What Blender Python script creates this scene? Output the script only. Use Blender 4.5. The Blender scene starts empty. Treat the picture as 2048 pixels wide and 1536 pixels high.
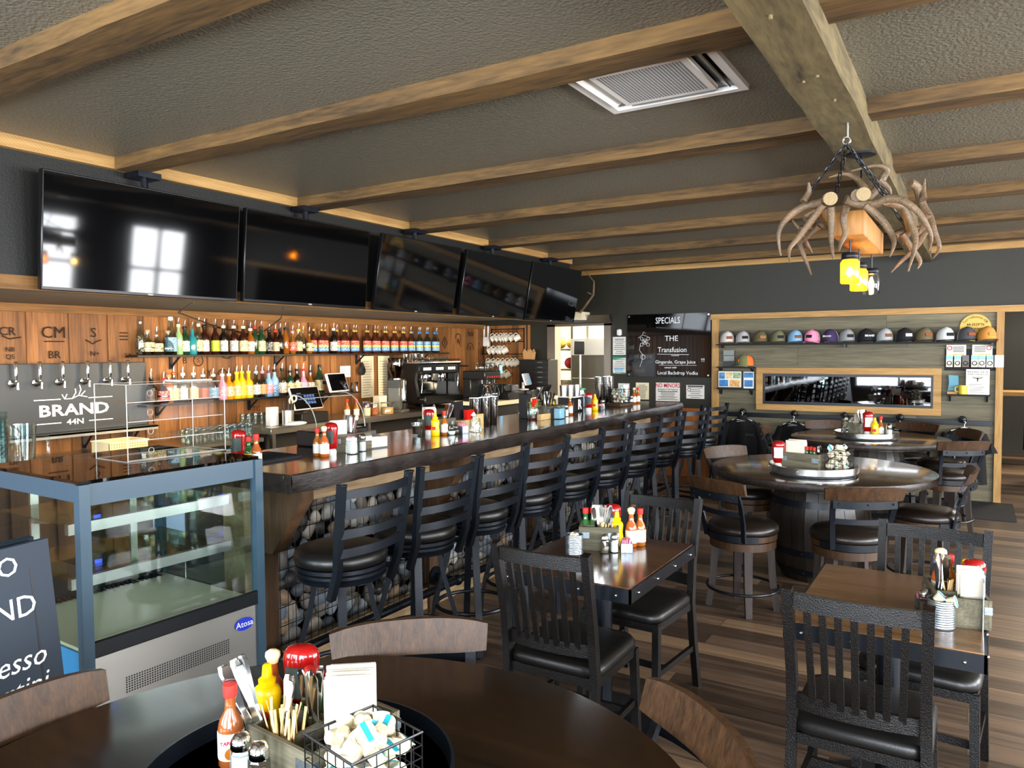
import bpy, bmesh, math, random
from mathutils import Vector, Matrix, Euler
random.seed(7)
SC = bpy.context.scene
COL = SC.collection
PI = math.pi
R = math.radians
def hexc(h):
    h = h.lstrip('#'); o = []
    for i in (0, 2, 4):
        c = int(h[i:i+2], 16)/255
        o.append(c/12.92 if c <= .04045 else ((c+.055)/1.055)**2.4)
    return (o[0], o[1], o[2], 1)
# ------------------------------------------------------------------ camera, light, exposure
cam_d = bpy.data.cameras.new('camera')
cam_d.sensor_width = 36; cam_d.lens = 36*1508/2048; cam_d.clip_start = .05; cam_d.clip_end = 200
cam = bpy.data.objects.new('camera', cam_d); COL.objects.link(cam)
_Rw = ((0.85240306, 0.01731473, -0.52259852), (0.52284485, -0.04065316, 0.85145792), (-0.00650252, -0.99902328, -0.0437058))
_right = Vector((_Rw[0][0], _Rw[1][0], _Rw[2][0])); _down = Vector((_Rw[0][1], _Rw[1][1], _Rw[2][1])); _fwd = Vector((_Rw[0][2], _Rw[1][2], _Rw[2][2]))
_m = Matrix((_right, -_down, -_fwd)).transposed().to_4x4(); _m.translation = (0, 0, 1.62)
cam.matrix_world = _m
SC.camera = cam
SC.view_settings.view_transform = 'Standard'; SC.view_settings.look = 'None'
SC.view_settings.gamma = 1; SC.view_settings.use_curve_mapping = False
SC.view_settings.exposure = 1.5
w = bpy.data.worlds.new('sky'); SC.world = w; w.use_nodes = True
w.node_tree.nodes['Background'].inputs[0].default_value = (.62, .78, 1, 1)
w.node_tree.nodes['Background'].inputs[1].default_value = 1.2
try:
    SC.cycles.transparent_max_bounces = 24; SC.cycles.max_bounces = 8; SC.cycles.diffuse_bounces = 3; SC.cycles.glossy_bounces = 4; SC.cycles.transmission_bounces = 4; SC.cycles.caustics_reflective = False; SC.cycles.caustics_refractive = False
except Exception: pass
def lamp(name, kind, loc, power, color=(1, 1, 1), size=(1, 1), aim=None, radius=.05, angle=None, spread=None):
    d = bpy.data.lights.new(name, kind); d.energy = power; d.color = color
    if kind == 'AREA':
        d.shape = 'RECTANGLE'; d.size, d.size_y = size
        if spread: d.spread = spread
    else: d.shadow_soft_size = radius
    if kind == 'SPOT': d.spot_size = angle or R(120); d.spot_blend = .6
    o = bpy.data.objects.new(name, d); COL.objects.link(o); o.location = loc
    if aim: o.rotation_euler = (Vector(aim)-Vector(loc)).to_track_quat('-Z', 'Y').to_euler()
    return o
COOL = (.87, .93, 1); WARM = (1, .66, .32); NEUT = (1, .86, .68)
# daylight entering by the windows of the front wall (behind the camera) and of the right wall
for i, x in enumerate((-4.3, -1.6, 1.1, 3.4)):
    lamp('window_daylight', 'AREA', (x, -2.42, 1.55), 110, COOL, (1.9, 1.7), (x, 0, 1.35))
for i, (y, wd) in enumerate(((0.2, 1.8), (3.0, 1.8), (5.8, 1.8), (8.15, .96))):
    lamp('window_daylight', 'AREA', (4.42, y, 1.55), 66*wd, (.97, .98, 1), (wd, 1.7), (0, y, 1.35))

# ------------------------------------------------------------------ materials
MATS = {}
def _new(name):
    m = bpy.data.materials.new(name); m.use_nodes = True
    nt = m.node_tree; b = nt.nodes['Principled BSDF']; MATS[name] = m
    return m, nt, b
def plain(name, col, rough=.5, metal=0, spec=.5, coat=0, emit=None, es=1, trans=0, bump=0, bscale=60, var=0, vscale=8, ior=1.45):
    m, nt, b = _new(name)
    c = hexc(col) if isinstance(col, str) else col
    b.inputs['Base Color'].default_value = c; b.inputs['Roughness'].default_value = rough
    b.inputs['Metallic'].default_value = metal; b.inputs['Specular IOR Level'].default_value = spec
    b.inputs['Coat Weight'].default_value = coat; b.inputs['Transmission Weight'].default_value = trans; b.inputs['IOR'].default_value = ior
    if emit:
        b.inputs['Emission Color'].default_value = hexc(emit) if isinstance(emit, str) else emit; b.inputs['Emission Strength'].default_value = es
    if bump or var:
        tc = nt.nodes.new('ShaderNodeTexCoord'); n = nt.nodes.new('ShaderNodeTexNoise'); n.inputs['Scale'].default_value = bscale if bump else vscale
        n.inputs['Detail'].default_value = 4
        nt.links.new(tc.outputs['Object'], n.inputs['Vector'])
        if bump:
            bp = nt.nodes.new('ShaderNodeBump'); bp.inputs['Strength'].default_value = bump; bp.inputs['Distance'].default_value = .01
            nt.links.new(n.outputs['Fac'], bp.inputs['Height']); nt.links.new(bp.outputs['Normal'], b.inputs['Normal'])
        if var:
            n2 = nt.nodes.new('ShaderNodeTexNoise'); n2.inputs['Scale'].default_value = vscale; n2.inputs['Detail'].default_value = 5
            nt.links.new(tc.outputs['Object'], n2.inputs['Vector'])
            r = nt.nodes.new('ShaderNodeValToRGB'); r.color_ramp.elements[0].position = .3; r.color_ramp.elements[1].position = .7
            r.color_ramp.elements[0].color = tuple(x*(1-var) for x in c[:3])+(1,); r.color_ramp.elements[1].color = tuple(min(1, x*(1+var)) for x in c[:3])+(1,)
            nt.links.new(n2.outputs['Fac'], r.inputs['Fac']); nt.links.new(r.outputs['Color'], b.inputs['Base Color'])
    return m
def wood(name, c1, c2, axis='x', s=9, rough=.6, bump=.3, isl=.0, saw=0, coat=0, knots=0, spec=.4, stretch=.07):
    """plank wood: grain stretched along axis; isl = brightness spread between the separate boards of one mesh; saw = saw marks across the grain"""
    m, nt, b = _new(name); N = nt.nodes; L = nt.links
    tc = N.new('ShaderNodeTexCoord'); geo = N.new('ShaderNodeNewGeometry')
    add = N.new('ShaderNodeVectorMath'); add.operation = 'ADD'
    mul = N.new('ShaderNodeVectorMath'); mul.operation = 'SCALE'; mul.inputs['Scale'].default_value = 37.0
    comb = N.new('ShaderNodeCombineXYZ')
    for k in range(3): L.new(geo.outputs['Random Per Island'], comb.inputs[k])
    L.new(comb.outputs[0], mul.inputs[0]); L.new(tc.outputs['Object'], add.inputs[0]); L.new(mul.outputs[0], add.inputs[1])
    mp = N.new('ShaderNodeMapping'); sc = [s, s, s]; sc['xyz'.index(axis)] = s*stretch; mp.inputs['Scale'].default_value = sc
    L.new(add.outputs[0], mp.inputs[0])
    n = N.new('ShaderNodeTexNoise'); n.inputs['Scale'].default_value = 1; n.inputs['Detail'].default_value = 8; n.inputs['Roughness'].default_value = .65; n.inputs['Distortion'].default_value = .6
    L.new(mp.outputs[0], n.inputs['Vector'])
    n2 = N.new('ShaderNodeTexNoise'); n2.inputs['Scale'].default_value = 7; n2.inputs['Detail'].default_value = 4; L.new(mp.outputs[0], n2.inputs['Vector'])
    mx = N.new('ShaderNodeMix'); mx.data_type = 'FLOAT'; mx.inputs[0].default_value = .35; L.new(n.outputs['Fac'], mx.inputs[2]); L.new(n2.outputs['Fac'], mx.inputs[3])
    fac = mx.outputs[0]
    if saw:
        wv = N.new('ShaderNodeTexWave'); wv.wave_type = 'RINGS'; wv.rings_direction = 'SPHERICAL'; wv.inputs['Scale'].default_value = 26; wv.inputs['Distortion'].default_value = 2.5; wv.inputs['Detail'].default_value = 3
        mp2 = N.new('ShaderNodeMapping'); mp2.inputs['Location'].default_value = (.4, .5, .3); L.new(add.outputs[0], mp2.inputs[0]); L.new(mp2.outputs[0], wv.inputs['Vector'])
        mx2 = N.new('ShaderNodeMix'); mx2.data_type = 'FLOAT'; mx2.inputs[0].default_value = saw; L.new(fac, mx2.inputs[2]); L.new(wv.outputs['Fac'], mx2.inputs[3]); fac = mx2.outputs[0]
    r = N.new('ShaderNodeValToRGB'); e = r.color_ramp.elements
    e[0].position = .33; e[1].position = .66; e[0].color = hexc(c1); e[1].color = hexc(c2)
    L.new(fac, r.inputs['Fac']); colo = r.outputs['Color']
    if knots:
        v = N.new('ShaderNodeTexVoronoi'); v.inputs['Scale'].default_value = knots; L.new(add.outputs[0], v.inputs['Vector'])
        kr = N.new('ShaderNodeMapRange'); kr.inputs[1].default_value = .02; kr.inputs[2].default_value = .1; kr.inputs[3].default_value = .35; kr.inputs[4].default_value = 1
        L.new(v.outputs['Distance'], kr.inputs[0]); hk = N.new('ShaderNodeHueSaturation'); L.new(colo, hk.inputs['Color']); L.new(kr.outputs[0], hk.inputs['Value']); colo = hk.outputs['Color']
    if isl:
        h = N.new('ShaderNodeHueSaturation'); mr = N.new('ShaderNodeMapRange'); mr.inputs[3].default_value = 1-isl; mr.inputs[4].default_value = 1+isl
        L.new(geo.outputs['Random Per Island'], mr.inputs[0]); L.new(mr.outputs[0], h.inputs['Value']); L.new(colo, h.inputs['Color']); colo = h.outputs['Color']
    L.new(colo, b.inputs['Base Color'])
    b.inputs['Roughness'].default_value = rough; b.inputs['Coat Weight'].default_value = coat; b.inputs['Coat Roughness'].default_value = .12; b.inputs['Specular IOR Level'].default_value = spec
    if bump:
        bp = N.new('ShaderNodeBump'); bp.inputs['Strength'].default_value = bump; bp.inputs['Distance'].default_value = .004
        L.new(fac, bp.inputs['Height']); L.new(bp.outputs['Normal'], b.inputs['Normal'])
    return m
def glass(name, col='#ffffff', gloss=.12, rough=.02, dens=1.0, glow=0, top=.55):
    """thin clear pane or vessel: see-through with a fresnel sheen"""
    m, nt, b = _new(name); N = nt.nodes; L = nt.links; N.remove(b)
    out = N['Material Output']; tr = N.new('ShaderNodeBsdfTransparent'); c = hexc(col); tr.inputs[0].default_value = tuple(x*dens for x in c[:3])+(1,)
    gl = N.new('ShaderNodeBsdfGlossy'); gl.inputs['Roughness'].default_value = rough
    lw = N.new('ShaderNodeLayerWeight'); lw.inputs['Blend'].default_value = .25
    mr = N.new('ShaderNodeMapRange'); mr.inputs[3].default_value = gloss; mr.inputs[4].default_value = top; L.new(lw.outputs['Fresnel'], mr.inputs[0])
    mx = N.new('ShaderNodeMixShader'); L.new(mr.outputs[0], mx.inputs[0]); a_ = tr
    if glow:
        tl = N.new('ShaderNodeBsdfTranslucent'); tl.inputs[0].default_value = c; a_ = N.new('ShaderNodeMixShader'); a_.inputs[0].default_value = glow; L.new(tr.outputs[0], a_.inputs[1]); L.new(tl.outputs[0], a_.inputs[2])
    L.new(a_.outputs[0], mx.inputs[1]); L.new(gl.outputs[0], mx.inputs[2]); L.new(mx.outputs[0], out.inputs['Surface'])
    return m
def random_col(name, stops, rough=.6, bump=.15, bscale=30, speck=.25):
    """each separate piece takes its own colour from the stops"""
    m, nt, b = _new(name); N = nt.nodes; L = nt.links
    oi = N.new('ShaderNodeObjectInfo'); geo = N.new('ShaderNodeNewGeometry'); ad = N.new('ShaderNodeMath'); ad.operation = 'ADD'; fr = N.new('ShaderNodeMath'); fr.operation = 'FRACT'
    L.new(oi.outputs['Random'], ad.inputs[0]); L.new(geo.outputs['Random Per Island'], ad.inputs[1]); L.new(ad.outputs[0], fr.inputs[0])
    r = N.new('ShaderNodeValToRGB'); els = r.color_ramp.elements; r.color_ramp.interpolation = 'CONSTANT'
    els[0].position = 0; els[0].color = hexc(stops[0]); els[1].position = (len(stops)-1)/len(stops); els[1].color = hexc(stops[-1])
    for i, s in enumerate(stops[1:-1]): e = els.new((i+1)/len(stops)); e.color = hexc(s)
    L.new(fr.outputs[0], r.inputs['Fac'])
    tc = N.new('ShaderNodeTexCoord'); n = N.new('ShaderNodeTexNoise'); n.inputs['Scale'].default_value = bscale; n.inputs['Detail'].default_value = 6; L.new(tc.outputs['Object'], n.inputs['Vector'])
    h = N.new('ShaderNodeHueSaturation'); mr = N.new('ShaderNodeMapRange'); mr.inputs[3].default_value = 1-speck; mr.inputs[4].default_value = 1+speck; L.new(n.outputs['Fac'], mr.inputs[0]); L.new(mr.outputs[0], h.inputs['Value']); L.new(r.outputs['Color'], h.inputs['Color'])
    L.new(h.outputs['Color'], b.inputs['Base Color']); b.inputs['Roughness'].default_value = rough
    bp = N.new('ShaderNodeBump'); bp.inputs['Strength'].default_value = bump; bp.inputs['Distance'].default_value = .01; L.new(n.outputs['Fac'], bp.inputs['Height']); L.new(bp.outputs['Normal'], b.inputs['Normal'])
    return m
def printed(name, base, ink, scale=210, cut=.56):
    m, nt, b = _new(name); N = nt.nodes; L = nt.links; tc = N.new('ShaderNodeTexCoord'); mp = N.new('ShaderNodeMapping'); mp.inputs['Scale'].default_value = (.45, .45, 1.0)
    n = N.new('ShaderNodeTexNoise'); n.inputs['Scale'].default_value = scale; n.inputs['Detail'].default_value = 2; L.new(tc.outputs['Object'], mp.inputs[0]); L.new(mp.outputs[0], n.inputs['Vector'])
    r = N.new('ShaderNodeValToRGB'); r.color_ramp.interpolation = 'CONSTANT'; r.color_ramp.elements[0].color = hexc(base); r.color_ramp.elements[1].color = hexc(ink); r.color_ramp.elements[1].position = cut
    L.new(n.outputs['Fac'], r.inputs['Fac']); L.new(r.outputs['Color'], b.inputs['Base Color']); b.inputs['Roughness'].default_value = .6; return m
def floor_mat():
    m, nt, b = _new('floor_planks'); N = nt.nodes; L = nt.links
    tc = N.new('ShaderNodeTexCoord')
    br = N.new('ShaderNodeTexBrick'); br.offset = .37; br.inputs['Scale'].default_value = 1; br.inputs['Brick Width'].default_value = 1.25; br.inputs['Row Height'].default_value = .15
    br.inputs['Mortar Size'].default_value = .002; br.inputs['Mortar Smooth'].default_value = .3; br.inputs['Color1'].default_value = (0, 0, 0, 1); br.inputs['Color2'].default_value = (1, 1, 1, 1); br.inputs['Mortar'].default_value = (.2, .2, .2, 1); br.inputs['Bias'].default_value = 0
    L.new(tc.outputs['Object'], br.inputs['Vector'])
    sep = N.new('ShaderNodeSeparateColor'); L.new(br.outputs['Color'], sep.inputs[0])
    off = N.new('ShaderNodeCombineXYZ'); mu = N.new('ShaderNodeMath'); mu.operation = 'MULTIPLY'; mu.inputs[1].default_value = 23; L.new(sep.outputs[0], mu.inputs[0]); L.new(mu.outputs[0], off.inputs[0]); L.new(mu.outputs[0], off.inputs[1])
    ad = N.new('ShaderNodeVectorMath'); ad.operation = 'ADD'; L.new(tc.outputs['Object'], ad.inputs[0]); L.new(off.outputs[0], ad.inputs[1])
    mp = N.new('ShaderNodeMapping'); mp.inputs['Scale'].default_value = (.8, 20, 1); L.new(ad.outputs[0], mp.inputs[0])
    n = N.new('ShaderNodeTexNoise'); n.inputs['Scale'].default_value = 1.3; n.inputs['Detail'].default_value = 7; n.inputs['Roughness'].default_value = .62; n.inputs['Distortion'].default_value = .5; L.new(mp.outputs[0], n.inputs['Vector'])
    a2 = N.new('ShaderNodeMix'); a2.data_type = 'FLOAT'; a2.inputs[0].default_value = .36; L.new(n.outputs['Fac'], a2.inputs[2]); L.new(sep.outputs[0], a2.inputs[3])
    r = N.new('ShaderNodeValToRGB'); els = r.color_ramp.elements
    els[0].position = .2; els[0].color = hexc('#1c1510'); els[1].position = .76; els[1].color = hexc('#94795a')
    e = els.new(.42); e.color = hexc('#47382c'); e = els.new(.58); e.color = hexc('#6d5846')
    L.new(a2.outputs[0], r.inputs['Fac'])
    dk = N.new('ShaderNodeMix'); dk.data_type = 'RGBA'; L.new(br.outputs['Fac'], dk.inputs[0]); L.new(r.outputs['Color'], dk.inputs[6]); dk.inputs[7].default_value = hexc('#241e1a')
    L.new(dk.outputs[2], b.inputs['Base Color']); b.inputs['Roughness'].default_value = .36; b.inputs['Specular IOR Level'].default_value = .5
    bp = N.new('ShaderNodeBump'); bp.inputs['Strength'].default_value = .12; bp.inputs['Distance'].default_value = .003; L.new(n.outputs['Fac'], bp.inputs['Height']); L.new(bp.outputs['Normal'], b.inputs['Normal'])
    return m
M_floor = floor_mat()
M_ceil = plain('ceiling_paint', '#706c5f', .3, bump=.7, bscale=75, spec=.5)
M_dark = plain('charcoal_paint', '#26241a', .55, bump=.15, bscale=90)
M_tvwall = plain('black_brown_paint', '#12120e', .55, bump=.15, bscale=90)
M_soffit = plain('soffit_paint', '#57534a', .6)
M_beam = {a: wood('rough_beam_'+a, '#251b0f', '#76582f', a, 9, .75, .6, isl=.12, knots=1.3, stretch=.12) for a in 'xy'}
M_girder = wood('girder_timber', '#352c1b', '#7a6a45', 'y', 7, .75, .6, knots=2.0, stretch=.16)
M_trimw = {a: wood('pine_trim_'+a, '#8a6234', '#c39a5c', a, 12, .6, .3, saw=.1, knots=2.5) for a in 'xyz'}
M_wall_wood = wood('barn_boards', '#4d2d10', '#9d6836', 'z', 9, .6, .35, isl=.4, saw=.05, knots=2.2)
M_trimd = wood('dark_trim_wood', '#543818', '#8a6132', 'y', 11, .65, .3)
M_wains = wood('wainscot_boards', '#6e3c17', '#a4662f', 'z', 8, .5, .2, isl=.15, knots=2)
M_merch = wood('grey_boards', '#45402f', '#787057', 'x', 8, .6, .3, isl=.22, knots=1.6)
M_bartop = wood('bar_top_wood', '#1c0f08', '#4d3019', 'y', 9, .16, .05, coat=.8, spec=.6)
M_baredge = wood('bar_edge_wood', '#0b0807', '#332924', 'y', 16, .35, 1.0, coat=.2, stretch=.25)
M_barframe = wood('bar_frame_wood', '#7d6447', '#c0a37a', 'y', 10, .65, .3, knots=2)
M_barpost = wood('bar_post_wood', '#2c1d12', '#5f4329', 'z', 10, .6, .3)
M_table_fg = wood('foreground_table_wood', '#120a04', '#2e1d0d', 'x', 5, .28, .06, coat=.25, spec=.3)
M_table = wood('table_wood', '#22130b', '#5a3a25', 'x', 12, .2, .12, coat=.5, spec=.6)
M_table_y = wood('round_table_wood', '#160d07', '#3a2614', 'x', 5, .2, .06, coat=.6, spec=.5)
M_table2 = wood('brown_table_wood', '#4b3320', '#8a6642', 'x', 12, .25, .12, coat=.35, spec=.55)
M_dkwood = wood('dark_stool_wood', '#1f130a', '#523822', 'z', 26, .42, .4, stretch=.06)
M_stool_leg = wood('stool_leg_wood', '#1f1916', '#3e3530', 'z', 18, .5, .3)
M_barrel = wood('barrel_staves', '#0f0c0a', '#2f2822', 'z', 9, .36, .25, isl=.25, coat=.15)
M_caddy = wood('weathered_caddy_wood', '#3e3a2c', '#77705a', 'x', 20, .75, .3)
M_pallet = wood('light_ply', '#a27f4c', '#d6b47d', 'x', 12, .6, .1)
M_cham = wood('chandelier_wood', '#7a4f22', '#b98343', 'z', 10, .6, .3)
M_bmetal = plain('black_metal', '#12171e', .34, .3, .5)
M_bmetal2 = plain('hammered_black_metal', '#0d0a08', .3, 0, .35, bump=.35, bscale=260)
M_vinyl = plain('black_vinyl', '#131211', .34, 0, .5, bump=.08, bscale=300)
M_vinyl_br = plain('dark_brown_vinyl', '#1a1410', .3, 0, .5, bump=.08, bscale=300)
M_steel = plain('brushed_steel', '#b9b7b0', .28, 1)
M_chrome = plain('chrome', '#d8d8d6', .1, 1)
M_galv = plain('galvanised_steel', '#9aa4aa', .35, .9, var=.25, vscale=70)
M_screen = plain('black_screen', '#050506', .05, 0, .5)
M_bezel = plain('screen_bezel', '#0b0b0c', .3)
M_tabrim = wood('black_table_rim', '#0b0908', '#39302a', 'z', 40, .4, 1.0, stretch=.3)
M_gold = plain('gold_foil', '#b89245', .35, .5)
M_black = plain('black_plastic', '#0e0e0f', .38)
M_black_m = plain('black_matte', '#141414', .75)
M_grey = plain('grey_plastic', '#5c5d5f', .45)
M_white = plain('white_plastic', '#e9e7e0', .4)
M_paper = plain('white_paper', '#dedad0', .8)
M_cream = plain('cream_paper', '#e6d9b6', .8)
M_napkin = plain('napkin_paper', '#ddd3c0', .85, bump=.2, bscale=200)
M_red = plain('red_plastic', '#d01a14', .25)
M_ketch = plain('ketchup_red', '#8f0b0b', .15, coat=.5)
M_yellow = plain('mustard_yellow', '#f2bd00', .3)
M_ylabel = plain('yellow_label', '#efce2a', .5)
M_green = plain('green_glass', '#1f5a22', .08, coat=.5)
M_amber = plain('amber_sauce', '#9a5a1c', .1, coat=.5)
M_orange = plain('orange_sauce', '#a4511c', .12, coat=.4)
M_pink = plain('pink_packet', '#ee8fa6', .6)
M_blue = plain('blue_packet', '#4fb6d6', .6)
M_teal = plain('teal_print', '#1f9aa6', .6)
M_ltblue = plain('light_blue_label', '#8fc2dc', .6)
M_bluel = plain('blue_label', '#2f6fb0', .55)
M_redl = plain('red_label', '#c8281f', .55)
M_pepper = plain('ground_pepper', '#5b4a38', .9, bump=.6, bscale=400, var=.6, vscale=300)
M_salt = plain('salt', '#f1f1ee', .9)
M_cream_cup = plain('creamer_plastic', '#dccfae', .45)
M_stick = plain('birch_stick', '#d9b67c', .7)
M_wknob = plain('pale_wood_knob', '#e2c79a', .5)
M_ink = plain('burnt_black_ink', '#20140c', .9)
M_inkb = plain('black_ink', '#161616', .8)
M_chalk = plain('white_chalk_ink', '#e9ebea', .7)
M_redink = plain('red_print', '#c21f3a', .7)
M_antler = plain('antler_bone', '#66523c', .5, bump=.5, bscale=90, var=.35, vscale=14)
M_antler_t = plain('antler_tip', '#8f7a55', .6, bump=.5, bscale=150)
M_clear = glass('clear_glass', '#f4fbfb', .06)
M_bclear = glass('bottle_clear_glass', '#d5dcd5', .14)
M_pane = glass('case_glass', '#eef5f4', .02, top=.35)
M_acryl = glass('acrylic_sheet', '#fafaf8', .0, top=.16)
M_acryle = plain('acrylic_edge', '#cfcbc0', .2, trans=.5)
M_fireglass = plain('fireplace_glass', '#060606', .04, 0, .7)
M_bulb = plain('bulb_filament', '#ffb24a', .4, emit=(1, .55, .12, 1), es=90)
M_jar_am = glass('amber_jar_glass', '#ffb640', .06, glow=.45)
M_rock = random_col('river_stone', ['#7f7b75', '#35332f', '#a39a8c', '#54595f', '#8a7258', '#6c757d', '#2c2a28', '#b3ada2', '#5f574d', '#8e969c'], .5, .3)
M_wire = plain('gabion_wire', '#2b2b2b', .45, .5)
M_coal = random_col('fire_media', ['#2c2622', '#8a7d70', '#4a423b', '#b3a596'], .6)
M_fabric = plain('black_fabric', '#121214', .9, bump=.3, bscale=400)
M_deck = plain('deck_cream_enamel', '#c9c4a4', .4)
M_caseside = plain('case_frame_grey', '#2c4250', .35)
M_caseblk = plain('case_black_metal', '#0f1317', .32, .3)
M_mat = plain('rubber_mat', '#15161a', .8, bump=.5, bscale=300)
M_brass = plain('brass_disc', '#c3a04c', .5, .3)
M_cab = plain('black_laminate', '#1c1b19', .45)
M_ceramic = plain('mug_ceramic', '#d9d3c4', .25)
M_card = plain('kraft_board', '#b98b57', .8)
# ------------------------------------------------------------------ mesh builder
class MB:
    def __init__(s): s.v = []; s.f = []; s.mi = []; s.k = 0; s.M = Matrix.Identity(4)
    def at(s, loc=(0, 0, 0), rot=(0, 0, 0), sc=(1, 1, 1)):
        s.M = Matrix.LocRotScale(Vector(loc), Euler(rot), Vector(sc)); return s
    def add(s, vs, fs):
        o = len(s.v); s.v += [tuple(s.M @ Vector(p)) for p in vs]
        s.f += [tuple(i+o for i in f) for f in fs]; s.mi += [s.k]*len(fs); return s
    def box(s, c, d, r=0, rot=None):
        hx, hy, hz = d[0]/2, d[1]/2, d[2]/2
        Mx = Matrix.Translation(Vector(c)) @ (Euler(rot).to_matrix().to_4x4() if rot else Matrix.Identity(4))
        if not r:
            vs = [(x, y, z) for x in (-hx, hx) for y in (-hy, hy) for z in (-hz, hz)]
            fs = [(0, 1, 3, 2), (4, 6, 7, 5), (0, 4, 5, 1), (2, 3, 7, 6), (0, 2, 6, 4), (1, 5, 7, 3)]
        else:
            r = min(r, hx*.95, hy*.95, hz*.95); vs = []; ix = {}
            for a in (-1, 1):
                for b in (-1, 1):
                    for c_ in (-1, 1):
                        ix[a, b, c_] = len(vs)
                        vs += [(a*hx, b*(hy-r), c_*(hz-r)), (a*(hx-r), b*hy, c_*(hz-r)), (a*(hx-r), b*(hy-r), c_*hz)]
            fs = []
            for a in (-1, 1):
                fs.append([ix[a, -1, -1], ix[a, 1, -1], ix[a, 1, 1], ix[a, -1, 1]])
                fs.append([ix[-1, a, -1]+1, ix[1, a, -1]+1, ix[1, a, 1]+1, ix[-1, a, 1]+1])
                fs.append([ix[-1, -1, a]+2, ix[1, -1, a]+2, ix[1, 1, a]+2, ix[-1, 1, a]+2])
                for b in (-1, 1):
                    fs.append([ix[a, b, -1], ix[a, b, 1], ix[a, b, 1]+1, ix[a, b, -1]+1])
                    fs.append([ix[a, -1, b], ix[a, 1, b], ix[a, 1, b]+2, ix[a, -1, b]+2])
                    fs.append([ix[-1, a, b]+1, ix[1, a, b]+1, ix[1, a, b]+2, ix[-1, a, b]+2])
            fs += [[i, i+1, i+2] for i in ix.values()]
        return s.add([tuple(Mx @ Vector(p)) for p in vs], fs)
    def b2(s, x0, x1, y0, y1, z0, z1, r=0):
        return s.box(((x0+x1)/2, (y0+y1)/2, (z0+z1)/2), (abs(x1-x0), abs(y1-y0), abs(z1-z0)), r)
    def _frames(s, pts, up=None):
        P = [Vector(p) for p in pts]; n = len(P); T = []
        for i in range(n): T.append((P[min(i+1, n-1)]-P[max(i-1, 0)]).normalized())
        u = Vector(up) if up else (Vector((0, 0, 1)) if abs(T[0].z) < .9 else Vector((0, 1, 0)))
        out = []
        for i in range(n):
            x = u.cross(T[i])
            if x.length < 1e-6: x = Vector((1, 0, 0)).cross(T[i])
            x.normalize(); y = T[i].cross(x).normalized(); out.append((P[i], x, y)); u = y
        return out
    def tube(s, pts, r, seg=8, closed=False):
        n = len(pts); rr = r if isinstance(r, (list, tuple)) else [r]*n
        if closed: pts = list(pts)+[pts[0], pts[1]]
        fr = s._frames(pts)
        if closed: fr = fr[1:-1]; fr = [fr[-1]]+fr[:-1]; n = len(fr); fr2 = fr
        else: fr2 = fr
        vs = []
        for i, (p, x, y) in enumerate(fr2):
            for k in range(seg):
                a = 2*PI*k/seg; vs.append(tuple(p+(x*math.cos(a)+y*math.sin(a))*rr[min(i, len(rr)-1)]))
        fs = []; m = len(fr2)
        for i in range(m if closed else m-1):
            j = (i+1) % m
            for k in range(seg): fs.append((i*seg+k, i*seg+(k+1) % seg, j*seg+(k+1) % seg, j*seg+k))
        if not closed: fs += [tuple(range(seg))[::-1], tuple((m-1)*seg+k for k in range(seg))]
        return s.add(vs, fs)
    def ring(s, c, R_, r, seg=28, ts=8, z=None):
        vs = []; fs = []
        for i in range(seg):
            a = 2*PI*i/seg
            for k in range(ts):
                b = 2*PI*k/ts; q = R_+r*math.cos(b); vs.append((c[0]+q*math.cos(a), c[1]+q*math.sin(a), c[2]+r*math.sin(b)))
        for i in range(seg):
            for k in range(ts): fs.append((i*ts+k, ((i+1) % seg)*ts+k, ((i+1) % seg)*ts+(k+1) % ts, i*ts+(k+1) % ts))
        return s.add(vs, fs)
    def sweep(s, pts, w, h, up=None):
        fr = s._frames(pts, up); n = len(fr); vs = []; ws = w if isinstance(w, (list, tuple)) else [w]*n; hs = h if isinstance(h, (list, tuple)) else [h]*n
        for i, (p, x, y) in enumerate(fr):
            for a, b in ((-1, -1), (1, -1), (1, 1), (-1, 1)): vs.append(tuple(p+x*a*ws[i]/2+y*b*hs[i]/2))
        fs = [(0, 3, 2, 1), tuple((n-1)*4+k for k in range(4))]
        for i in range(n-1):
            for k in range(4): fs.append((i*4+k, i*4+(k+1) % 4, (i+1)*4+(k+1) % 4, (i+1)*4+k))
        return s.add(vs, fs)
    def lathe(s, prof, c=(0, 0, 0), seg=20, sx=1, sy=1):
        vs = []; fs = []; n = len(prof)
        for r, z in prof:
            for k in range(seg):
                a = 2*PI*k/seg; vs.append((c[0]+r*math.cos(a)*sx, c[1]+r*math.sin(a)*sy, c[2]+z))
        for i in range(n-1):
            for k in range(seg): fs.append((i*seg+k, i*seg+(k+1) % seg, (i+1)*seg+(k+1) % seg, (i+1)*seg+k))
        if prof[0][0] > 1e-5: fs.append(tuple(range(seg))[::-1])
        if prof[-1][0] > 1e-5: fs.append(tuple((n-1)*seg+k for k in range(seg)))
        return s.add(vs, fs)
    def cyl(s, c, r, h, seg=20, r2=None):
        return s.lathe([(r, 0), (r if r2 is None else r2, h)], c, seg)
    def prism(s, poly, z0, z1, ax='z'):
        n = len(poly); f = {'z': lambda a, b, c: (a, b, c), 'y': lambda a, b, c: (a, c, b), 'x': lambda a, b, c: (c, a, b)}[ax]
        vs = [f(a, b, z0) for a, b in poly]+[f(a, b, z1) for a, b in poly]
        fs = [tuple(range(n))[::-1], tuple(range(n, 2*n))]+[(i, (i+1) % n, n+(i+1) % n, n+i) for i in range(n)]
        return s.add(vs, fs)
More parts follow.
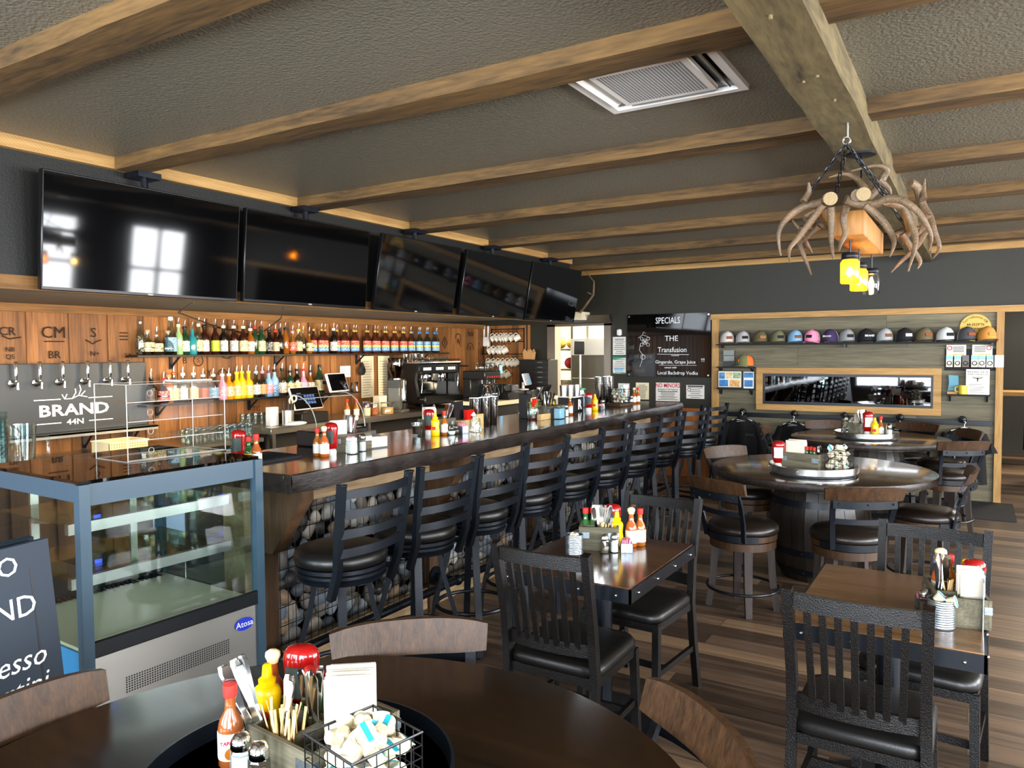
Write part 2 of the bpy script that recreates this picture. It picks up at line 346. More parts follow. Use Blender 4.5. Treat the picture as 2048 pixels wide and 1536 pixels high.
    def ball(s, c, r, seg=12, rings=8):
        if not isinstance(r, (list, tuple)): r = (r, r, r)
        vs = [(c[0], c[1], c[2]-r[2])]; fs = []
        for i in range(1, rings):
            t = PI*i/rings
            for k in range(seg):
                a = 2*PI*k/seg; vs.append((c[0]+r[0]*math.sin(t)*math.cos(a), c[1]+r[1]*math.sin(t)*math.sin(a), c[2]-r[2]*math.cos(t)))
        vs.append((c[0], c[1], c[2]+r[2])); e = len(vs)-1
        for k in range(seg):
            fs.append((0, 1+(k+1) % seg, 1+k)); fs.append((e, e-seg+k, e-seg+(k+1) % seg))
            for i in range(rings-2):
                o = 1+i*seg; fs.append((o+k, o+(k+1) % seg, o+seg+(k+1) % seg, o+seg+k))
        return s.add(vs, fs)
    def quad(s, a, b, c, d): return s.add([a, b, c, d], [(0, 1, 2, 3)])
    def mesh(s, name, mats, ang=38):
        me = bpy.data.meshes.new(name); me.from_pydata(s.v, [], s.f)
        for m in (mats if isinstance(mats, (list, tuple)) else [mats]): me.materials.append(m)
        bm = bmesh.new(); bm.from_mesh(me); bmesh.ops.recalc_face_normals(bm, faces=bm.faces)
        for i, f in enumerate(bm.faces): f.material_index = s.mi[i]; f.smooth = True
        bm.to_mesh(me); bm.free()
        me.set_sharp_from_angle(angle=R(ang)); return me
    def build(s, name, mats, parent=None, loc=None, rot=None, ang=38):
        return ob(name, s.mesh(name, mats, ang), parent, loc, rot)
def ob(name, me, parent=None, loc=None, rot=None):
    o = bpy.data.objects.new(name, me); COL.objects.link(o)
    if parent: o.parent = parent
    if loc is not None: o.location = loc
    if rot is not None: o.rotation_euler = rot
    return o
def tag(o, label=None, cat=None, group=None, kind=None):
    if label: o['label'] = label
    if cat: o['category'] = cat
    if group: o['group'] = group
    if kind: o['kind'] = kind
    return o
def thing(name, label, cat, loc=(0, 0, 0), rz=0, group=None):
    o = bpy.data.objects.new(name, None); COL.objects.link(o); o.location = loc; o.rotation_euler = (0, 0, rz); o.empty_display_size = .1
    return tag(o, label, cat, group)
def dup(root, loc, rz=0, label=None, group=None):
    r = root.copy(); COL.objects.link(r); r.location = loc; r.rotation_euler = (0, 0, rz)
    if label: r['label'] = label
    if group: r['group'] = group
    for ch in list(root.children):
        c = ch.copy(); COL.objects.link(c); c.parent = r
        for g in list(ch.children):
            d = g.copy(); COL.objects.link(d); d.parent = c
    return r
def struct(name, mb, mats, ang=38): return tag(mb.build(name, mats, ang=ang), kind='structure')
_TXT = {}
def text_mesh(txt, size, ext=.0015, align='CENTER', space=1.0, bold=0, shear=0):
    k = (txt, size, ext, align, space, bold, shear)
    if k in _TXT: return _TXT[k]
    cu = bpy.data.curves.new('lettering', 'FONT'); cu.body = txt; cu.size = size; cu.extrude = ext; cu.align_x = align; cu.align_y = 'CENTER'; cu.resolution_u = 2; cu.space_character = space; cu.offset = bold; cu.shear = shear
    o = bpy.data.objects.new('lettering', cu); COL.objects.link(o)
    bpy.context.view_layer.update()
    me = bpy.data.meshes.new_from_object(o.evaluated_get(bpy.context.evaluated_depsgraph_get())); me.name = 'lettering'
    bpy.data.objects.remove(o); _TXT[k] = me
    return me
def letter(parent, txt, size, loc, rot, mat, align='CENTER', ext=.0015, space=1.0, bold=0, name='lettering', sc=None, shear=0):
    me = text_mesh(txt, size, ext, align, space, bold, shear).copy(); me.materials.clear(); me.materials.append(mat)
    o = ob(name, me, parent, loc, rot)
    if sc: o.scale = sc
    return o
FY = (PI/2, 0, 0)            # lettering that faces -Y
FX = (PI/2, 0, PI/2)         # lettering that faces +X
ORD = ['first', 'second', 'third', 'fourth', 'fifth', 'sixth', 'seventh', 'eighth', 'ninth', 'tenth', 'eleventh', 'twelfth', 'thirteenth', 'fourteenth', 'fifteenth', 'sixteenth', 'seventeenth', 'eighteenth', 'nineteenth', 'twentieth']
def nth(i):
    tens = ['', '', 'twenty', 'thirty', 'forty', 'fifty']
    if i < 20: return ORD[i]
    n = i+1
    return {20: 'twentieth', 30: 'thirtieth', 40: 'fortieth', 50: 'fiftieth'}.get(n) or tens[n//10]+'-'+ORD[n % 10-1]
def arc(c, r, a0, a1, n, z=0):
    return [(c[0]+r*math.cos(a0+(a1-a0)*i/n), c[1]+r*math.sin(a0+(a1-a0)*i/n), z) for i in range(n+1)]
def rrect(x0, x1, y0, y1, r, n=4):
    o = []
    for cx, cy, a in ((x1-r, y1-r, 0), (x0+r, y1-r, PI/2), (x0+r, y0+r, PI), (x1-r, y0+r, 1.5*PI)):
        for i in range(n+1): o.append((cx+r*math.cos(a+PI/2*i/n), cy+r*math.sin(a+PI/2*i/n)))
    return o
# ------------------------------------------------------------------ the setting
CE = 2.71
struct('floor', MB().b2(-6.5, 5.2, -2.8, 14, -.1, 0), M_floor)
struct('ceiling', MB().b2(-6.5, 5.2, -2.8, 9.46, CE, CE+.1), M_ceil)
wb = MB()
wb.b2(-6.5, -5.11, 9.34, 9.46, 0, CE); wb.b2(-5.11, -4.17, 9.34, 9.46, 1.975, CE); wb.b2(-4.17, .25, 9.34, 9.46, 0, CE); wb.b2(.25, 4.6, 9.34, 9.46, 2.05, CE); wb.b2(3.2, 4.6, 9.34, 9.46, 0, 2.05)
struct('wall_back', wb, M_dark)
wl = MB().b2(-6.5, -6.3, -2.8, 9.46, 0, 2.02)
struct('wall_left', MB().b2(-6.5, -6.31, -2.8, 9.46, 0, CE), M_dark)
bd = MB(); y = -2.368; i = 0
while y < 9.3:
    y2 = min(y+.238, 9.335); bd.b2(-6.309, -6.215+random.uniform(-.004, .004), y, y2, 0, 1.945); y = y2
    if y >= 9.3: break
    y2 = min(y+.082, 9.335); bd.b2(-6.309, -6.2, y+.001, y2-.001, 0, 1.945); y = y2
boards = struct('wall_left_boards', bd, M_wall_wood)
bk = MB(); x = -6.2
while x < -5.5:
    x2 = min(x+.12, -5.45); bk.b2(x, x2-.002, 9.325-random.uniform(0, .006), 9.339, 0, 1.99); x = x2
bk.b2(-5.45, -5.42, 9.315, 9.339, 0, 1.99)
struct('wall_back_boards', bk, M_wall_wood)
struct('trim_1', MB().b2(-6.2, -6.175, -2.45, 9.33, 1.945, 2.008), M_trimd)
# bulkhead carrying the televisions
struct('wall_bulkhead', MB().b2(-6.31, -4.14, -2.6, 8.05, 2.01, CE), M_soffit)
struct('wall_bulkhead_face', MB().b2(-4.14, -4.13, -2.6, 8.06, 2.01, CE), M_tvwall)
struct('trim_2', MB().b2(-4.15, -4.11, -2.6, 8.05, 1.946, 2.018), M_trimd)
struct('trim_3', MB().b2(-4.13, -4.09, -2.6, 8.05, 2.645, CE), M_trimw['y'])
struct('trim_4', MB().b2(-6.3, 4.5, 9.3, 9.34, 2.64, CE), M_trimw['x'])
# front wall behind the camera and right wall, with windows
def wall_with_windows(name, horiz, fixed0, fixed1, a0, a1, holes, z0, z1):
    m = MB(); f = (lambda p, q, r, s: m.b2(p, q, fixed0, fixed1, r, s)) if horiz else (lambda p, q, r, s: m.b2(fixed0, fixed1, p, q, r, s))
    f(a0, a1, 0, z0); f(a0, a1, z1, CE); e = a0
    for h0, h1 in holes: f(e, h0, z0, z1); e = h1
    f(e, a1, z0, z1); return struct(name, m, M_dark)
FH = [(c-.98, c+.98) for c in (-4.3, -1.6, 1.1, 3.4)]
RH = [(c-.92, c+.92) for c in (.2, 3.0, 5.8)]+[(7.65, 8.65)]
wall_with_windows('wall_front', True, -2.6, -2.5, -6.31, 4.6, FH, .68, 2.42)
wall_with_windows('wall_right', False, 4.5, 4.6, -2.6, 9.34, RH, .68, 2.42)
wn = 0
for hs, hz in ((FH, True), (RH, False)):
    for h0, h1 in hs:
        wn += 1; m = MB()
        q = (lambda a, b, c, d: m.b2(a, b, -2.5, -2.36, c, d)) if hz else (lambda a, b, c, d: m.b2(4.36, 4.5, a, b, c, d))
        for a, b, c, d in ((h0-.06, h0, .62, 2.48), (h1, h1+.06, .62, 2.48), (h0, h1, .62, .68), (h0, h1, 2.42, 2.48), ((h0+h1)/2-.03, (h0+h1)/2+.03, .68, 2.42), (h0, h1, 1.68, 1.73)): q(a, b, c, d)
        struct('window_%d' % wn, m, M_black_m)
# ceiling beams
def beam(x0, x1, y0, w, z0=2.642):
    m = MB(); n = 14; vs = []
    pts = []
    for i in range(n+1):
        x = x0+(x1-x0)*i/n; j = lambda: random.uniform(-.005, .005)
        pts.append(((x, y0+j(), CE+.002), (x, y0+j()*1.3, z0+j()*.6), (x, y0+w+j(), z0+j()*.6), (x, y0+w+j(), CE+.002)))
    for a in pts: vs += a
    fs = [(0, 1, 2, 3), (n*4+3, n*4+2, n*4+1, n*4)]
    for i in range(n):
        for k in range(3): fs.append((i*4+k, (i+1)*4+k, (i+1)*4+k+1, i*4+k+1))
        fs.append((i*4+3, (i+1)*4+3, (i+1)*4, i*4))
    m.add(vs, fs); return m
tn = 5
for y0, w_ in ((-1.05, .16), (.17, .16), (1.388, .155), (2.46, .15), (3.79, .18), (5.02, .2), (6.238, .17), (7.454, .15), (8.652, .14)):
    struct('trim_%d' % tn, beam(-4.088 if y0 < 8 else -6.3, -.59, y0, w_), M_beam['x']); tn += 1
for y0, w_ in ((-1.2, .16), (0, .16), (1.2, .16), (2.44, .16), (3.652, .145), (4.823, .17), (5.96, .17), (7.2, .17), (8.5, .15)):
    struct('trim_%d' % tn, beam(-.418, 4.49, y0, w_, 2.645), M_beam['x']); tn += 1
g = MB(); n = 40; vs = []
for i in range(n+1):
    y = -2.5+11.78*i/n; j = lambda s=.004: random.uniform(-s, s)
    vs += [(-.592+j(), y, CE+.002), (-.585+j(), y, 2.545+j(.004)), (-.405+j(), y, 2.545+j(.004)), (-.42+j(.004), y, CE+.002)]
fs = [(0, 1, 2, 3), (n*4+3, n*4+2, n*4+1, n*4)]
for i in range(n):
    for k in range(4): fs.append((i*4+k, (i+1)*4+k, (i+1)*4+(k+1) % 4, i*4+(k+1) % 4))
g.add(vs, fs)
for y, x in ((2.2, -.5), (2.75, -.47), (2.78, -.52), (3.05, -.46), (1.9, -.55)): g.cyl((x, y, 2.535), .006, .012, 8)
struct('trim_%d' % tn, g, M_girder); tn += 1
# wainscot and door casings on the back wall
ws = MB(); x = -4.17
while x < -2.84:
    x2 = min(x+.17, -2.82); ws.b2(x, x2-.002, 9.322, 9.339, 0, .85); x = x2
ws.b2(-4.17, -2.8, 9.312, 9.339, .85, .88)
struct('trim_%d' % tn, ws, M_wains); tn += 1
dr = MB(); dr.b2(-5.125, -5.0, 9.3, 9.47, 0, 1.985); dr.b2(-4.255, -4.155, 9.3, 9.47, 0, 1.985); dr.b2(-5.125, -4.155, 9.3, 9.47, 1.955, 1.99)
dr.at((-4.75, 9.26, 1.995), (R(28), 0, 0)).box((.25, 0, .06), (.72, .006, .11)).at()
struct('trim_%d' % tn, dr, M_steel); tn += 1
# merchandise wall: grey boards in a pine frame
mw = MB(); z = 0; k = 0
while z < 1.985:
    z2 = min(z+.205, 1.988); xs = [-2.7, -2.7+random.uniform(.6, 2.4), .188]
    for a, b in zip(xs, xs[1:]): mw.b2(a, b-.002, 9.318-random.uniform(0, .003), 9.339, z, z2-.002)
    z = z2
struct('wall_back_grey_boards', mw, M_merch)
fr = MB(); fr.b2(-2.785, -2.7, 9.285, 9.339, 0, 1.99); struct('trim_%d' % tn, fr, M_trimw['z']); tn += 1
fr = MB(); fr.b2(.188, .255, 9.285, 9.47, 0, 1.99); struct('trim_%d' % tn, fr, M_trimw['z']); tn += 1
fr = MB(); fr.b2(-2.8, 4.5, 9.28, 9.339, 1.99, 2.058); struct('trim_%d' % tn, fr, M_trimw['x']); tn += 1
# rooms beyond: kitchen and the dark room past the merchandise wall
kt = MB(); kt.b2(-6.5, -3.2, 12.4, 12.5, 0, 2.8); kt.b2(-6.5, -6.4, 9.46, 12.4, 0, 2.8); kt.b2(-3.3, -3.2, 9.46, 12.4, 0, 2.8)
struct('wall_kitchen', kt, plain('kitchen_wall_panel', '#d9d2c2', .35))
struct('ceiling_kitchen', MB().b2(-6.5, -3.2, 9.46, 12.5, 2.8, 2.9), plain('kitchen_ceiling', '#dcd8cf', .8))
fm = MB(); fm.b2(-3.1, 5.2, 13.9, 14, 0, 2.8); fm.b2(5.1, 5.2, 9.34, 14, 0, 2.8); fm.b2(-3.2, -3.1, 9.46, 14, 0, 2.8); fm.b2(4.6, 5.2, 9.34, 9.46, 0, 2.8)
struct('wall_far_room', fm, M_dark)
struct('ceiling_far_room', MB().b2(-3.2, 5.2, 9.46, 14, 2.75, 2.85), M_ceil)
# brand marks burnt into the boards (parts of the boarded wall)
def mark(txt, y, z, s, x=-6.196, **k): return letter(boards, txt, s, (x, y, z), FX, M_ink, ext=.0008, name='brand_mark', **k)
for txt, y, z, s in (('CR', 2.856, 1.79, .09), ('NB', 2.87, 1.655, .05), ('Q5', 2.87, 1.60, .05), ('CM', 3.19, 1.786, .13), ('BR', 3.19, 1.611, .085), ('S', 3.507, 1.79, .11), ('N+', 3.513, 1.619, .06), ('SA', 3.80, 1.60, .06), ('B', 4.341, 1.549, .08), ('S', 4.485, 1.55, .06), ('TC', 5.143, 1.052, .07), ('JJ', 5.8, 1.56, .07), ('R', 8.661, 1.76, .1), ('NV', 8.976, 1.863, .1), ('F', 8.962, 1.656, .1), ('MM', 3.95, 1.03, .1), ('Y', 4.6, 1.43, .08), ('X', 5.45, 1.563, .07)):
    mark(txt, y, z, s, x=-6.196 if txt not in ('CR',) else -6.196)
def stroke(pts, r=.0045):
    return MB().tube([(-6.197, a, b) for a, b in pts], r, 5).build('brand_mark', M_ink, boards)
stroke([(3.12, 1.719), (3.27, 1.719)])
for z in (1.74, 1.768, 1.796): stroke([(3.73, z), (3.8, z)])
stroke([(3.44, 1.735), (3.47, 1.72), (3.5, 1.70), (3.53, 1.72), (3.57, 1.735)])
stroke([(2.82, 1.76), (2.87, 1.735), (2.95, 1.75)])
stroke([(4.485+.05*math.cos(a*PI/8), 1.55+.05*math.sin(a*PI/8)) for a in range(17)])
stroke([(4.73, 1.6), (4.77, 1.575), (4.82, 1.565), (4.86, 1.59), (4.9, 1.6)])
stroke([(4.75+.05*math.cos(a*PI/8), 1.41+.05*math.sin(a*PI/8)) for a in range(9)])
stroke([(8.342, 1.82), (8.4, 1.738), (8.342, 1.66), (8.285, 1.738), (8.342, 1.82)], .005)
stroke([(8.342, 1.78), (8.342, 1.7)])
stroke([(8.9+.08*math.cos(PI-a*PI/8)+.06, 1.64+.1*math.sin(a*PI/8)) for a in range(9)])
stroke([(8.60, 1.80), (8.61, 1.85), (8.66, 1.87), (8.71, 1.85), (8.72, 1.80), (8.69, 1.72), (8.72, 1.69)])
# warm light strip behind the bulkhead trim, over the back bar
ls_ = thing('led_strip', 'thin warm light strip tucked behind the wooden trim under the televisions', 'light strip', (-4.2, 4.9, 2.0))
MB().b2(-.012, .012, -2.9, 2.9, -.006, .01).build('channel', M_steel, ls_); MB().b2(-.009, .009, -2.88, 2.88, -.009, -.006).build('diffuser', plain('led_diffuser', '#fff0d0', .4, emit=(1, .74, .42, 1), es=8), ls_)
for y in (3.0, 4.9, 6.8): lamp('strip_light', 'AREA', (-4.21, y, 1.985), 29, (1, .76, .46), (.03, 1.85), (-5.9, y, 1.35))
lamp('kitchen_light', 'AREA', (-4.7, 10.8, 2.78), 75, (1, .93, .8), (1.8, 1.2), (-4.7, 10.8, 0))
kl = thing('kitchen_ceiling_light', 'bright flat kitchen ceiling light seen through the pass doorway', 'light', (-4.7, 10.8, 2.8))
MB().b2(-.92, .92, -.62, .62, -.012, 0).build('diffuser', plain('kitchen_diffuser', '#ffffff', .5, emit=(1, .95, .85, 1), es=3), kl)
MB().b2(-.96, .96, .62, .66, -.02, 0).b2(-.96, .96, -.66, -.62, -.02, 0).b2(-.96, -.92, -.62, .62, -.02, 0).b2(.92, .96, -.62, .62, -.02, 0).build('frame', M_white, kl)
lamp('far_room_light', 'AREA', (1.5, 12.0, 2.7), 55, NEUT, (1.2, 1.2), (1.5, 12, 0))
# ------------------------------------------------------------------ bar counter with the caged stones
bar = thing('bar_counter', 'long wooden bar with glossy dark top and caged river stone front', 'bar', (-2.6, 2.34, 0))
BX, BY = -2.6, 2.34
def bl(m, name, mats, lab=None, par=None):
    m.v = [(a-BX, b-BY, c) for a, b, c in m.v]; o = m.build(name, mats, par or bar)
    if lab: o['label'] = lab
    return o
tp = MB(); tp.prism([(-3.42, 2.345), (-2.612, 2.345), (-2.612, 7.64), (-3.42, 7.64)], 1.0, 1.07)
bl(tp, 'bar_top', M_bartop, 'glossy dark brown wooden bar top')
ed = MB(); n = 70; vs = []
for i in range(n+1):
    y = 2.34+5.3*i/n; j = lambda s: random.uniform(-s, s)
    vs += [(-2.612, y, 1.069), (-2.598+j(.003), y, 1.067+j(.002)), (-2.590+j(.007), y, 1.035+j(.006)), (-2.598+j(.006), y, .985+j(.004)), (-2.612, y, .985)]
fs = []
for i in range(n):
    for k in range(4): fs.append((i*5+k, (i+1)*5+k, (i+1)*5+k+1, i*5+k+1))
ed.add(vs, fs); ed.b2(-3.42, -2.6, 2.335, 2.346, .985, 1.069)
bl(ed, 'live_edge', M_baredge, 'rough bark-like front edge of the bar top')
fb = MB(); fb.b2(-2.97, -2.9, 2.42, 7.58, .86, .985); bl(fb, 'front_rail', M_barframe, 'pale wooden rail under the bar top')
for y in (2.42, 3.72, 5.02, 6.32, 7.5):
    bl(MB().b2(-3.02, -2.9, y, y+.1, 0, .86), 'post', M_barpost)
for y in (2.43, 3.73, 5.03, 6.33, 7.51):
    m = MB(); m.prism([(-2.9, .66), (-2.9, .985), (-2.64, .985), (-2.64, .93), (-2.84, .66)], y, y+.08, 'y'); bl(m, 'corbel', M_barpost)
bl(MB().b2(-3.02, -2.92, 2.4, 7.6, 0, .13), 'baseboard', M_barframe)
bl(MB().b2(-3.4, -3.1, 2.36, 7.6, 0, 1.0), 'back_panel', M_black_m)
bl(MB().b2(-3.1, -2.95, 2.36, 2.42, 0, 1.0).b2(-3.1, -2.95, 7.58, 7.62, 0, 1.0), 'end_panel', M_barframe)
bays = [(2.52, 3.72), (3.82, 5.02), (5.12, 6.32), (6.42, 7.5)]
for y0, y1 in bays:
    m = MB(); y = y0+.01
    while y < y1: m.tube([(-2.904, y, .13), (-2.904, y, .86)], .0027, 4); y += .05
    z = .17
    while z < .86: m.tube([(-2.9, y0, z), (-2.9, y1, z)], .0027, 4); z += .094
    bl(m, 'wire_mesh', M_wire, 'dark wire mesh holding the stones')
ra = MB(); ra.tube([(-2.72, 2.30, .2), (-2.72, 7.62, .2)], .024, 10)
for y in (2.36, 3.77, 5.07, 6.37, 7.55): ra.tube([(-2.9, y, .2), (-2.72, y, .2)], .02, 10); ra.at((-2.9, y, .2), (0, PI/2, 0)).cyl((0, 0, 0), .06, .012, 16).at(); ra.ball((-2.72, y, .2), .035, 10, 8)
bl(ra, 'foot_rail', M_bmetal, 'black pipe foot rail along the bar')
# stones: individual pieces, twelve shapes
def stone_mesh(i):
    rs = random.Random(i); m = MB(); m.ball((0, 0, 0), (.062*rs.uniform(.75, 1.15), .045*rs.uniform(.8, 1.2), .034*rs.uniform(.8, 1.1)), 12, 8)
    ph = [rs.uniform(0, 6) for _ in range(3)]
    m.v = [(x*(1+.1*math.sin(60*y+ph[0])), y*(1+.12*math.sin(50*x+ph[1])), z*(1+.12*math.sin(45*x+ph[2]))) for x, y, z in m.v]
    return m.mesh('river_stone', M_rock)
SM = [stone_mesh(i) for i in range(12)]
rest = MB(); cnt = 0; cells = []
rs = random.Random(3)
for y0, y1 in bays:
    z = .165; row = 0
    while z < .84:
        y = y0+.035+(row % 2)*.035
        while y < y1-.03:
            cells.append((y+rs.uniform(-.018, .018), z+rs.uniform(-.016, .016))); y += .088
        z += .073; row += 1
cells.sort(key=lambda c: c[0])
for k, (y, z) in enumerate(cells):
    th = rs.uniform(0, 6.28); rot = (Matrix(((0, 0, 1), (math.cos(th), -math.sin(th), 0), (math.sin(th), math.cos(th), 0))).to_euler()); s = rs.uniform(.66, .98); x = -2.958+rs.uniform(-.012, .004)
    if k < 300:
        o = ob('river_stone', SM[k % 12], None, (x, y, z), rot); o.scale = (s*1.05, s*1.05, s*1.0)
        tag(o, 'rounded grey river stone packed behind the wire mesh of the bar front', 'stone', 'river stones in the bar front cage')
    else:
        me = SM[k % 12]; Mx = Matrix.LocRotScale(Vector((x, y, z)), Euler(rot), Vector((s, s, s)))
        rest.M = Mx; rest.add([v.co for v in me.vertices], [tuple(p.vertices) for p in me.polygons]); rest.M = Matrix.Identity(4)
tag(rest.build('river_stones', M_rock), 'smaller-looking grey stones filling the far bays of the bar front', 'stones', kind='stuff')
# ------------------------------------------------------------------ bar stools (sitter faces local +Y, back rest at -Y)
def make_bar_stool():
    t = thing('bar_stool', 'x', 'bar stool', group='ladder back bar stools along the bar')
    s = MB(); s.lathe([(.0, .705), (.175, .705), (.2, .715), (.205, .74), (.195, .765), (.15, .78), (.08, .785), (0, .786)], seg=32); s.build('seat', M_vinyl, t, ang=60)
    s = MB(); s.lathe([(.1, .64), (.185, .64), (.19, .652), (.182, .656), (.192, .668), (.192, .68), (.184, .684), (.196, .69), (.196, .706), (.1, .706)], seg=32); s.build('swivel_ring', M_bmetal, t)
    for sx in (-1, 1):
        MB().sweep([(sx*.185, -.12, .60), (sx*.19, -.165, .72), (sx*.2, -.185, .88), (sx*.21, -.215, 1.085)], .026, .034, (sx, 0, 0)).tube([(sx*.19, -.14, .66), (sx*.16, -.08, .66)], .012, 6).box((sx*.21, -.216, 1.087), (.034, .038, .012), .004).build('back_post', M_bmetal, t)
    for z in (.80, .88, .96, 1.045):
        x = .185+(z-.7)*.06; pts = [(-x+2*x*i/8, -.172-(z-.72)*.11-.035*(1-(2*i/8-1)**2), z) for i in range(9)]
        MB().sweep(pts, .012, .036, (0, 0, 1)).build('back_slat', M_bmetal, t)
    for a in (45, 135, 225, 315):
        d = (math.cos(R(a)), math.sin(R(a)))
        prof = [(.11, .64), (.135, .5), (.175, .36), (.215, .22), (.235, .12), (.24, .008)]
        MB().sweep([(d[0]*r, d[1]*r, z) for r, z in prof], .036, .022, (d[0], d[1], .2)).cyl((d[0]*.24, d[1]*.24, 0), .012, .012, 10).build('leg', M_bmetal, t)
    MB().ring((0, 0, .225), .2, .011, 36).build('foot_ring', M_bmetal, t)
    return t
wh = ['nearest the display case', 'second from the display case', 'third from the display case', 'fourth from the display case', 'fifth from the display case', 'sixth from the display case', 'fourth from the far end of the bar', 'third from the far end of the bar', 'next to the last at the far end', 'last at the far end of the bar']
bs = make_bar_stool()
for i, (y, ph) in enumerate(((2.40, 0), (2.92, 2), (3.41, 2), (3.92, 6), (4.44, 8), (4.96, 8), (5.50, 18), (6.10, 9), (6.74, 21), (7.36, 17))):
    lab = 'black metal ladder-back bar stool with vinyl seat, %s' % wh[i]
    loc, rz = (-2.36, y, 0), PI/2-R(ph)
    if i == 0: bs.location = loc; bs.rotation_euler = (0, 0, rz); bs['label'] = lab
    else: dup(bs, loc, rz, lab)
# ------------------------------------------------------------------ slat back dining chairs (sitter faces local +Y)
def make_chair():
    t = thing('dining_chair', 'x', 'chair', group='slat back dining chairs at the square tables')
    poly = rrect(-.2, .2, -.19, .215, .07, 5)
    s = MB(); s.prism(poly, .425, .445); s.k = 0
    vs = []; ring = lambda k, z: [(x*k, y*k+.0, z) for x, y in poly]
    n = len(poly); layers = [(.97, .425), (1, .435), (1, .455), (.95, .472), (.8, .478), (.4, .48)]
    for k, z in layers: vs += ring(k, z)
    fs = [(i*n+j, i*n+(j+1) % n, (i+1)*n+(j+1) % n, (i+1)*n+j) for i in range(len(layers)-1) for j in range(n)]+[tuple((len(layers)-1)*n+j for j in range(n))]
    m = MB().add(vs, fs+[tuple(range(n))[::-1]]); m.build('seat', M_vinyl, t, ang=60)
    fr = MB()
    for a, b in (((-.18, .19), (.18, .19)), ((-.18, -.17), (.18, -.17)), ((-.18, -.17), (-.18, .19)), ((.18, -.17), (.18, .19))): fr.sweep([(a[0], a[1], .408), (b[0], b[1], .408)], .022, .035, (0, 0, 1))
    fr.build('seat_frame', M_bmetal2, t)
    for sx in (-1, 1):
        MB().sweep([(sx*.19, -.245, 0), (sx*.187, -.2, .25), (sx*.185, -.18, .43), (sx*.183, -.2, .62), (sx*.188, -.262, .905)], .034, .03, (sx, 0, 0)).cyl((sx*.19, -.245, 0), .014, .012, 8).build('back_leg', M_bmetal2, t)
        MB().sweep([(sx*.19, .205, 0), (sx*.183, .185, .42)], .03, .03, (sx, 0, 0)).build('front_leg', M_bmetal2, t)
        MB().sweep([(sx*.185, -.205, .2), (sx*.183, .19, .2)], .018, .026, (0, 0, 1)).build('stretcher', M_bmetal2, t)
    MB().sweep([(-.18, .1, .2), (.18, .1, .2)], .018, .026, (0, 0, 1)).build('stretcher', M_bmetal2, t)
    def cur(z, w_): return [(-w_+2*w_*i/8, -.2-(z-.62)*.218-.022*(1-(2*i/8-1)**2), z) for i in range(9)]
    MB().sweep(cur(.865, .172), .02, .05, (0, 0, 1)).build('top_rail', M_bmetal2, t)
    MB().sweep(cur(.53, .168), .02, .05, (0, 0, 1)).build('lower_rail', M_bmetal2, t)
    for i in range(7):
        x = (-3+i)*.044; f = 1-(x/.172)**2
        MB().sweep([(x*.93, -.205-.022*f+.02, .535), (x, -.2-.05-.022*f, .85)], .012, .02, (1, 0, 0)).build('back_slat', M_bmetal2, t)
    return t
ch = make_chair()
for i, (x, y, rz, lab) in enumerate(((-1.336, 2.62, 0, 'on the camera side of the table by the bar stools'), (-1.328, 3.285, PI-.087, 'on the far side of the table by the bar stools'), (-.283, 2.607, 0, 'on the camera side of the right-hand square table'), (-.148, 3.216, PI-.075, 'on the far side of the right-hand square table'))):
    lab = 'black slat back chair '+lab
    if i == 0: ch.location = (x, y, 0); ch.rotation_euler = (0, 0, rz); ch['label'] = lab
    else: dup(ch, (x, y, 0), rz, lab)
# ------------------------------------------------------------------ square tables
def square_table(x0, x1, y0, y1, top, lab, px, py):
    cx, cy = (x0+x1)/2, (y0+y1)/2; hx, hy = (x1-x0)/2, (y1-y0)/2
    t = thing('square_table', lab, 'table', (cx, cy, 0), group='square tables')
    MB().b2(-hx+.008, hx-.008, -hy+.008, hy-.008, .722, .76, .002).build('tabletop', top, t)
    e = MB(); e.b2(-hx, hx, -hy, -hy+.008, .705, .757); e.b2(-hx, hx, hy-.008, hy, .705, .757); e.b2(-hx, -hx+.008, -hy, hy, .705, .757); e.b2(hx-.008, hx, -hy, hy, .705, .757)
    e.build('edge_band', M_bmetal, t)
    b = MB()
    for k in (-.8, -.27, .27, .8):
        for s in (-1, 1): b.ball((k*hx, s*(hy+.001), .73), .006, 8, 6); b.ball((s*(hx+.001), k*hy, .73), .006, 8, 6)
    b.build('bolt_heads', M_steel, t)
    MB().cyl((px-cx, py-cy, .03), .042, .67, 20).build('post', M_bmetal, t)
    f = MB(); f.lathe([(.25, 0), (.25, .012), (.2, .022), (.06, .05), (.045, .06)], (px-cx, py-cy, 0), 28); f.build('base', M_bmetal, t)
    MB().box((px-cx, py-cy, .703), (.3, .3, .012), .003).build('top_plate', M_bmetal, t)
    return t
square_table(-1.615, -1.04, 2.5, 3.24, M_table, 'dark wood square table with black metal edge by the bar stools', -1.37, 2.98)
square_table(-.505, .045, 2.46, 3.215, M_table2, 'brown square table with metal edge band at the right', -.24, 2.95)
